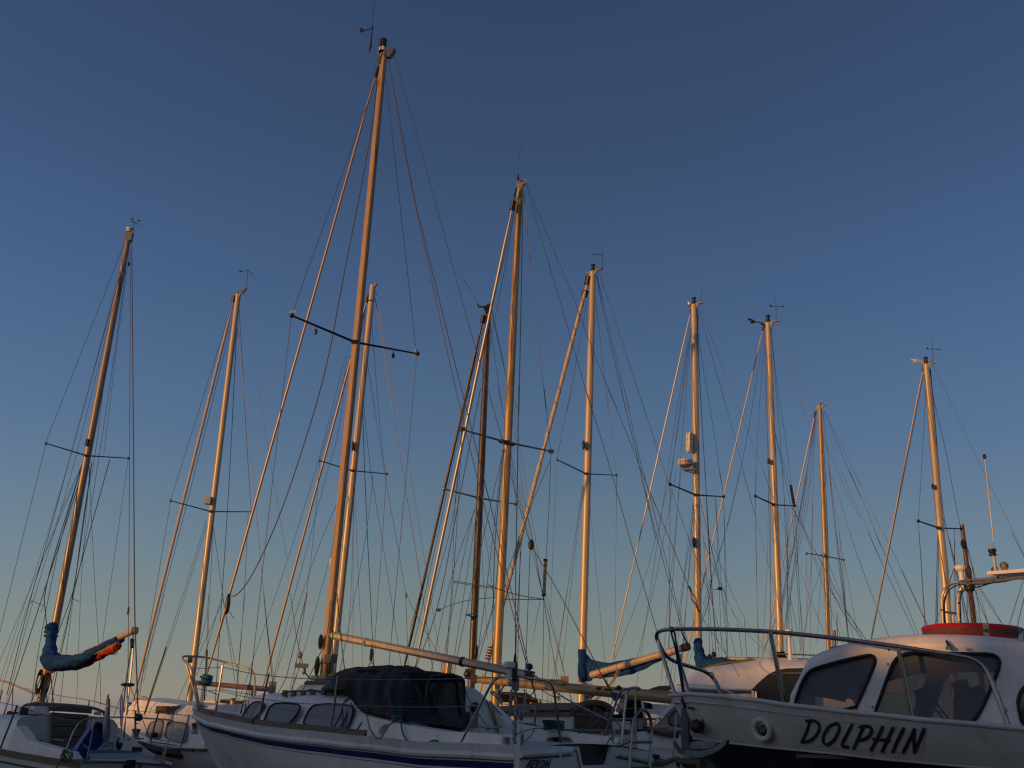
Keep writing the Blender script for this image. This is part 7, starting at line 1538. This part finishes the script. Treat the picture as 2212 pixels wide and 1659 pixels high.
shr(b12, F, 21, 22, [[(265, 0), (300, 300), (355, 800), {'m': ROPER}], [(285, 0), (350, 760)], [(360, 0), (450, 270), (560, 550), (650, 770), {'m': WIREL}], [(490, 0), (600, 250), (750, 560), (835, 760)], [(540, 0), (700, 360), (858, 760), {'m': ROPET}], [(595, 0), (750, 310), (930, 700), {'m': WIREL}], [(848, 0), (880, 480), (898, 720)], [(215, 400), (330, 550), (475, 760)], [(205, 340), (300, 560), (450, 755)], [(1587, 320), (1530, 500), (1475, 680), {'m': ROPET, 'r': .008}], [(1610, 380), (1560, 570), (1535, 690), {'r': .009}], [(1270, 390), (1380, 570), (1455, 675)], [(1240, 400), (1300, 560), (1348, 672)], [(1190, 120), (1240, 320), (1290, 680)], [(1500, 0), (1587, 170), (1650, 300), {'m': WIREL}]], r=.0055)
# --- short varnished wooden mast
b13, f13, mo13, md13, ft13, tp13 = backboat('sailing_boat', 'old boat with a short varnished wooden mast beside the steel arch', d6(1068, 1285), c8(963, 1330), 24, 7.5, MASTWOODL, .052, .042, hullm=NAVY)
for k_, y in ((1, 1450), (2, 1470)): 
    q = P(c8(975, y), 23.9); MB().tube([q-Z*.03, q+Z*.03], .065, 8).build('mast_band', BLACK, mo13)
MB().ell(P(d6(985, 460), 23.95), (.06, .06, .18), n=8, m_=6).build('halyard_bundle', TEAKD, mo13)
MB().ell(P(d6(900, 50), 23.95), (.065, .06, .12), n=8, m_=6).build('halyard_bundle', TEAKD, mo13)
shr(b13, d6, 24, 23.8, [[(895, 80), (920, 400), (960, 860), (955, 1270)], [(900, 90), (940, 600), (1010, 1270)], [(960, 100), (1020, 300), (1080, 560), (1160, 850), (1280, 1270)], [(990, 460), (1060, 560), (1250, 830), (1500, 1270)], [(1010, 500), (1100, 880), (1280, 1260)], [(1030, 750), (1090, 1050), (1160, 1270)], [(1040, 750), (1100, 1280), {'m': ROPET}], [(860, 760), (940, 1260)], [(880, 760), (1000, 1270)], [(950, 800), (960, 1280)]], r=.006)
shr(b13, c8, 24, 24, [[(965, 1470), (900, 1659)], [(993, 1470), (1045, 1659), {'m': ROPET}]], r=.006)
# ================================================================ white hard-topped motor sailer between the AERON and the DOLPHIN
fm = Fr((3.0, 9.2), (-.3, .954))
mot = thing('motor_sailer', 'white motor sailer with a rounded hard top and dark aft window behind the DOLPHIN', 'motorboat', (2.6, 12.8, 0))
o_ = P(E(1000, 850), 12.80); nn = Vector((0, -1, 0))
dome = pts(E, [(378, 952), (400, 905), (450, 862), (500, 800), (560, 762), (640, 716), (700, 705), (800, 690), (900, 675), (1000, 660), (1090, 640), (1150, 622), (1240, 640), (1400, 645), (1640, 650), (1800, 655), (2300, 700)])
zb_ = hit(E(1000, 950), o_, nn).z
rows = []
xs = []
cv = [hit(q, o_, nn) for q in dome]
cv = chaikin(cv, 2, False)
for p in cv:
    row = []
    for j in range(-12, 13):
        q = j/12; hgt_ = (1-abs(q)**3.2)**.36 if abs(q) < 1 else 0
        yy = p.y+1.0*q; z_ = zb_+(p.z-zb_)*hgt_
        row.append(Vector((p.x*(1+.0*q), yy, z_)))
    rows.append(row)
dm_ = MB().grid(rows).build('hard_top', GEL, mot, 60)
MB().tube([r_[0]-Vector((0, .0, .0)) for r_ in rows], .012, 5).build('roof_edge', GEL2, dm_)
MB().prism([P(E(*q), 11.82) for q in ((378, 952), (2300, 952), (2300, 1300), (1105, 1300), (1105, 1000), (700, 975))], (0, .06, 0)).build('wheelhouse_side', GEL, mot, 0)
wdw = pts(E, [(1108, 1060), (1112, 915), (1180, 845), (1270, 768), (1350, 728), (1440, 710), (1620, 705), (1720, 705), (1720, 1150), (1108, 1150)])
pn = MB().prism([P(q, 11.73) for q in wdw], (0, .03, 0)).build('aft_window', GLASSK, mot, 0)
MB().prism([P(q, 11.71) for q in pts(E, [(1112, 1040), (1114, 918), (1135, 925), (1160, 1040)])], (0, .01, 0)).build('window_pillar', GEL, pn, 0)
MB().prism([P(q, 11.71) for q in pts(E, [(1270, 775), (1440, 745), (1600, 745), (1600, 762), (1440, 765)])], (0, .01, 0)).build('blind', ALUD, pn, 0)
MB().tube([P(E(x, y), 11.70) for x, y in ((1138, 900), (1170, 935), (1155, 930), (1160, 1010))], .007, 5).build('handle', STEEL, pn)
loopt([P(E(*q), 12.30) for q in ((640, 716), (700, 690), (800, 664), (900, 648), (1000, 638), (1145, 631))], .012, mat('yellow_metal_rail', (.55, .45, .12), .2, 1.0), 'roof_rail', mot)  # bright yellow metal tube along the hard top
MB().tube(chaikin([P(E(x, y), 11.76) for x, y in ((395, 868), (500, 862), (640, 865), (800, 885), (900, 930), (1000, 990), (1050, 1020))], 2, False), .006, 5).build('moulded_seam', GEL2, mot)
MB().tube([P(E(x, y), 11.75) for x, y in ((388, 948), (500, 943), (620, 948), (700, 958))], .014, 6, flat=(1, .5)).build('teak_trim', TEAKD, mot)
MB().lathe(P(E(1484, 640), 12.30), [(0, 0), (.045, 0), (.02, .04), (.018, .26), (.03, .27), (.045, .29), (.045, .35), (.03, .36), (0, .36)], 14).build('pillar_aerial', WHITEP, mot)
stay(mot, [(E(1360, 572), 13.6), (E(1830, 588), 13.6)], .010, WIREL, 'roof_wire')
# windscreen, hull and foredeck
pil = MB().prism([P(q, 11.85) for q in pts(d3, [(1290, 1010), (1780, 475), (1880, 470), (1800, 560), (1560, 760), (1400, 940), (1350, 1020)])], (0, .06, 0)).build('windscreen_pillar', GEL, mot, 0)
MB().prism([P(q, 11.92) for q in pts(d3, [(1440, 930), (1800, 555), (2010, 470), (2010, 930)])], (0, .05, 0)).build('windscreen_side', GRYGEL, mot, 0)
wf = [P(q, 11.88) for q in pts(d3, [(1850, 620), (1760, 690), (1715, 770), (1718, 850), (1765, 890), (1990, 915), (1990, 590)])]
wn_ = MB().prism(chaikin(wf, 1), (0, .012, 0)).build('side_window', GLASS, mot, 0); MB().tube(chaikin(wf, 2), .012, 6, closed=True).build('frame', TEAKD, wn_)
bfm = curvef([(0, 1.1), (.5, 1.15), (.75, .85), (.9, .45), (1, .03)])
gz = 1.78
MLr = 4.4; fmh = Fr((3.7, 11.3), (-.2, .98))
def zmm(t): return gz-.02+.10*t
SM = hull(mot, fmh, MLr, bfm, zmm, .5, .8, GEL, nt=24, nk=10)
deck(mot, fmh, MLr, bfm, zmm, GRYGEL)
tr1 = [P(d3(x, y), 11.70) for x, y in ((1440, 975), (1600, 1010), (1800, 1035), (1990, 1045))]
MB().tube([P(d3(x, y), 11.60) for x, y in ((1330, 985), (1440, 1003), (1600, 1040), (1800, 1068), (2010, 1080))], .022, 6, flat=(.6, 1.3)).build('rubbing_strake', TEAKD, mot)
MB().prism([P(d3(x, y), 11.66) for x, y in ((1150, 1010), (1300, 1000), (1440, 1020), (1600, 1060), (2010, 1105), (2010, 1700), (1180, 1700), (1150, 1300))], (0, 1.0, 0)).build('topsides_panel', GEL, mot, 0)
MB().tube([P(d3(1160, 1300), 11.62), P(d3(2010, 1310), 11.62)], .004, 4).build('moulded_seam', GEL2, mot)
stay(mot, [(d3(720, 782), 12.00), (d3(1300, 778), 12.00), (d3(1930, 775), 12.00)], .012, STEEL, 'guard_rail', n=8)
stay(mot, [(d3(780, 800), 12.00), (d3(860, 930), 12.00), (d3(960, 1060), 12.00)], .011, STEEL, 'guard_rail', n=8)
stay(mot, [(d3(1900, 780), 12.00), (d3(1960, 880), 12.00)], .009, STEEL, 'guard_rail', n=6)
stay(mot, [(d3(930, 865), 12.10), (d3(1300, 862), 12.10), (d3(1960, 905), 12.10)], .005, ALUD, 'lifeline')
MB().prism([P(d3(*q), 12.30) for q in ((750, 820), (1020, 820), (1040, 1020), (900, 1030), (760, 1000))], (0, .4, 0)).build('deck_locker', GEL2, mot, 0)
MB().box(P(d3(1205, 875), 11.90), (.14, .08, .13)).build('grey_box', ALUD, mot); MB().box(P(d3(1202, 872), 11.83), (.05, .03, .10)).build('box_panel', TAPE, mot); MB().box(P(d3(1215, 948), 11.90), (.20, .1, .04)).build('box_base', BLACK, mot)
# white rope hanging from the rail beside the anchor
for pl in (((1845, 660), (1835, 800), (1825, 1000), (1800, 1200), (1770, 1490)), ((1855, 660), (1848, 820), (1835, 1020), (1812, 1200), (1825, 1480))): stay(mot, [(d3(*q), 11.5) for q in pl], .0065, ROPEW, 'hanging_rope')
MB().ell(P(d3(1812, 1440), 11.5), (.02, .015, .03), n=8, m_=5).build('rope_knot', ROPEW, mot)
# toe rail, cleat and bow of the boat in front of it
sk_ = thing('wooden_toe_rail', 'curved weathered brown capping rail with a cleat beside the ladder of the AERON', 'capping rail', P(d3(1500, 1580), 11.55))
MB().tube(chaikin([P(d3(*q), 11.55) for q in ((1390, 1580), (1600, 1580), (1700, 1540), (1780, 1510), (1840, 1490), (1862, 1505))], 2, False), .020, 8, flat=(1, 1.3)).build('rail', TEAK, sk_)
MB().tube(chaikin([P(d3(*q), 11.6) for q in ((1400, 1450), (1500, 1480), (1600, 1515), (1680, 1530))], 2, False), .010, 8).build('rail', TEAK, sk_)
MB().tube([P(d3(*q), 11.55) for q in ((1425, 1410), (1480, 1440), (1560, 1465))], [.008, .016, .008], 6).box(P(d3(1485, 1460), 11.55), (.06, .04, .05)).build('cleat', BLACK, sk_)
MB().prism([P(d3(*q), 11.58) for q in ((1390, 1470), (1500, 1490), (1640, 1530), (1560, 1570), (1390, 1580))], (0, .03, 0)).build('deck_edge', GEL2, sk_, 0)
MB().prism([P(d3(*q), 11.59) for q in ((1380, 1590), (1620, 1600), (1800, 1520), (1870, 1570), (1900, 1800), (1380, 1800))], (0, .2, 0)).build('side', GEL, sk_, 0)
# coil of white rope on a dark post at the DOLPHIN's stem
rc = thing('rope_coil', 'white rope coiled round a dark timber under the bow of the DOLPHIN', 'rope', P(d3(1980, 1560), 8.6))
MB().tube([P(d3(1880, 1555), 8.6), P(d3(2250, 1600), 8.5)], .04, 8).build('timber', TEAKD, rc)
mb = MB()
for i in range(9):
    c_ = P(d3(1915+i*17, 1580+i*3), 8.6); mb.tube([c_+Vector((.012*math.sin(a), .05*math.cos(a), .085*math.sin(a)-.03)) for a in [k*math.pi/7 for k in range(14)]], .0095, 5, closed=True)
mb.build('rope_turns', ROPEW, rc)
# dark canopies and cabins further off
def prop(name, label, cat, parts, D, group=None):
    allp = []
    first = P(parts[0][1](*parts[0][2][0]), D); t = thing(name, label, cat, (first.x, first.y, 0), group)
    for pn_, fn, poly, mt, dd, dep in parts:
        MB().prism([P(fn(*q), D+dd) for q in poly], (.0, dep, 0)).build(pn_, mt, t, 0)
    return t
hull_ = lambda fn, pl: ('hull', fn, pl, GEL2, .3, 1.4)
prop('motor_boat', 'motorboat with a long black canopy seen under the gold boom', 'motorboat', [('canopy', d4, [(200, 300), (330, 285), (780, 308), (830, 330), (870, 370), (1060, 470), (860, 560), (200, 520)], NAVYCAN, 0, 1.2),
   ('cabin', d4, [(260, 500), (280, 480), (445, 480), (460, 510), (460, 640), (270, 640)], GEL, -.15, .5), hull_(d4, [(280, 610), (1200, 600), (1200, 1000), (280, 1000)])], 16.6)
t_ = prop('motor_boat', 'motorboat with a dark blue upright canopy and white frame behind the ladder', 'motorboat', [('canopy', d3, [(930, 520), (1000, 430), (1060, 395), (1250, 395), (1230, 450), (1280, 620), (1330, 960), (930, 820)], NAVYCAN, 0, .8),
   ('canopy_skirt', d3, [(715, 690), (930, 690), (930, 780), (715, 770)], NAVYCAN, .1, .8), ('canopy_frame', d3, [(1225, 420), (1245, 430), (1330, 900), (1325, 980), (1290, 850), (1225, 500)], GEL, -.05, .05),
   ('rolled_cover', d3, [(770, 620), (800, 540), (870, 370), (920, 420), (900, 560), (860, 640), (800, 660)], mat('pale_lilac_cover', (.32, .31, .36), .9, bump=.4), -.1, .12), hull_(d3, [(715, 780), (1330, 900), (1330, 1300), (715, 1300)])], 13.7)
stay(t_, [(d3(940, 590), 13.6), (d3(1100, 588), 13.6), (d3(1430, 580), 13.6)], .007, ROPEB, 'rail_wire')
prop('motor_boat', 'boat with a black arched canopy left of the white hard top', 'motorboat', [('canopy', d3, [(1220, 262), (1370, 250), (1440, 210), (1540, 180), (1700, 175), (1870, 180), (1900, 330), (1500, 320), (1220, 290)], BLACK, 0, 1.0),
   hull_(d3, [(1230, 500), (1900, 520), (1900, 900), (1230, 900)])], 15.2)
prop('motor_boat', 'small boat with a dark brown box cabin between ladder and windscreen', 'motorboat', [('cabin', d3, [(1262, 465), (1400, 492), (1418, 510), (1425, 600), (1280, 600)], TEAKD, 0, .7), ('hull_top', d3, [(1350, 590), (1640, 585), (1660, 610), (1660, 720), (1350, 720)], GEL2, .4, .6), hull_(d3, [(1250, 640), (1660, 640), (1660, 900), (1250, 900)])], 15.5)
prop('motor_boat', 'low boat with white coaming beyond the round teak doghouse', 'motorboat', [('cabin', d4, [(290, 640), (300, 610), (430, 605), (400, 640)], GEL, 0, .6), ('hull', d4, [(260, 640), (900, 640), (900, 760), (260, 760)], GEL2, .2, 1)], 18.4)
for pl in (((270, 500), (540, 520), (870, 505), (930, 508)), ((510, 555), (620, 548), (780, 562)), ((280, 300), (520, 340), (960, 430))):
    stay(b5, [(d4(*q), 16.2) for q in pl], .008, ROPEB, 'lifeline')
for x, y0, y1 in ((548, 430, 560), (697, 540, 610), (862, 480, 530), (1012, 430, 480)): stay(b5, [(d4(x, y0), 16.2), (d4(x, y1), 16.2)], .020, GOLD, 'stanchion')
# tight tie of bright blue rope hanging on the gold mast's rail, and the brass block
rb = thing('rope_coil', 'bright blue rope coil hung beside the foot of the gold mast', 'rope', P(d4(250, 360), 14.8))
mb = MB()
for i in range(5): mb.tube(chaikin([P(d4(*q), 14.8-.02*i) for q in ((110+i*8, 300), (170, 270+i*6), (230+i*6, 330), (300+i*4, 400), (345-i*3, 460), (320, 490-i*6), (270-i*5, 430), (200, 350))], 2), .010, 5, closed=True)
mb.build('rope_turns', ROPECY, rb); stay(rb, [(d4(325, 480), 14.8), (d4(348, 630), 14.8)], .010, ROPECY, 'rope_tail')
MB().tube([P(D_(783, 920), 16), P(D_(775, 960), 16)], .03, 6).build('brass_lamp', GOLD, b7)
MB().tube([P(C(1268, 625), 20), P(C(1256, 735), 20)], .075, 8).build('samson_post', GOLD, b5)
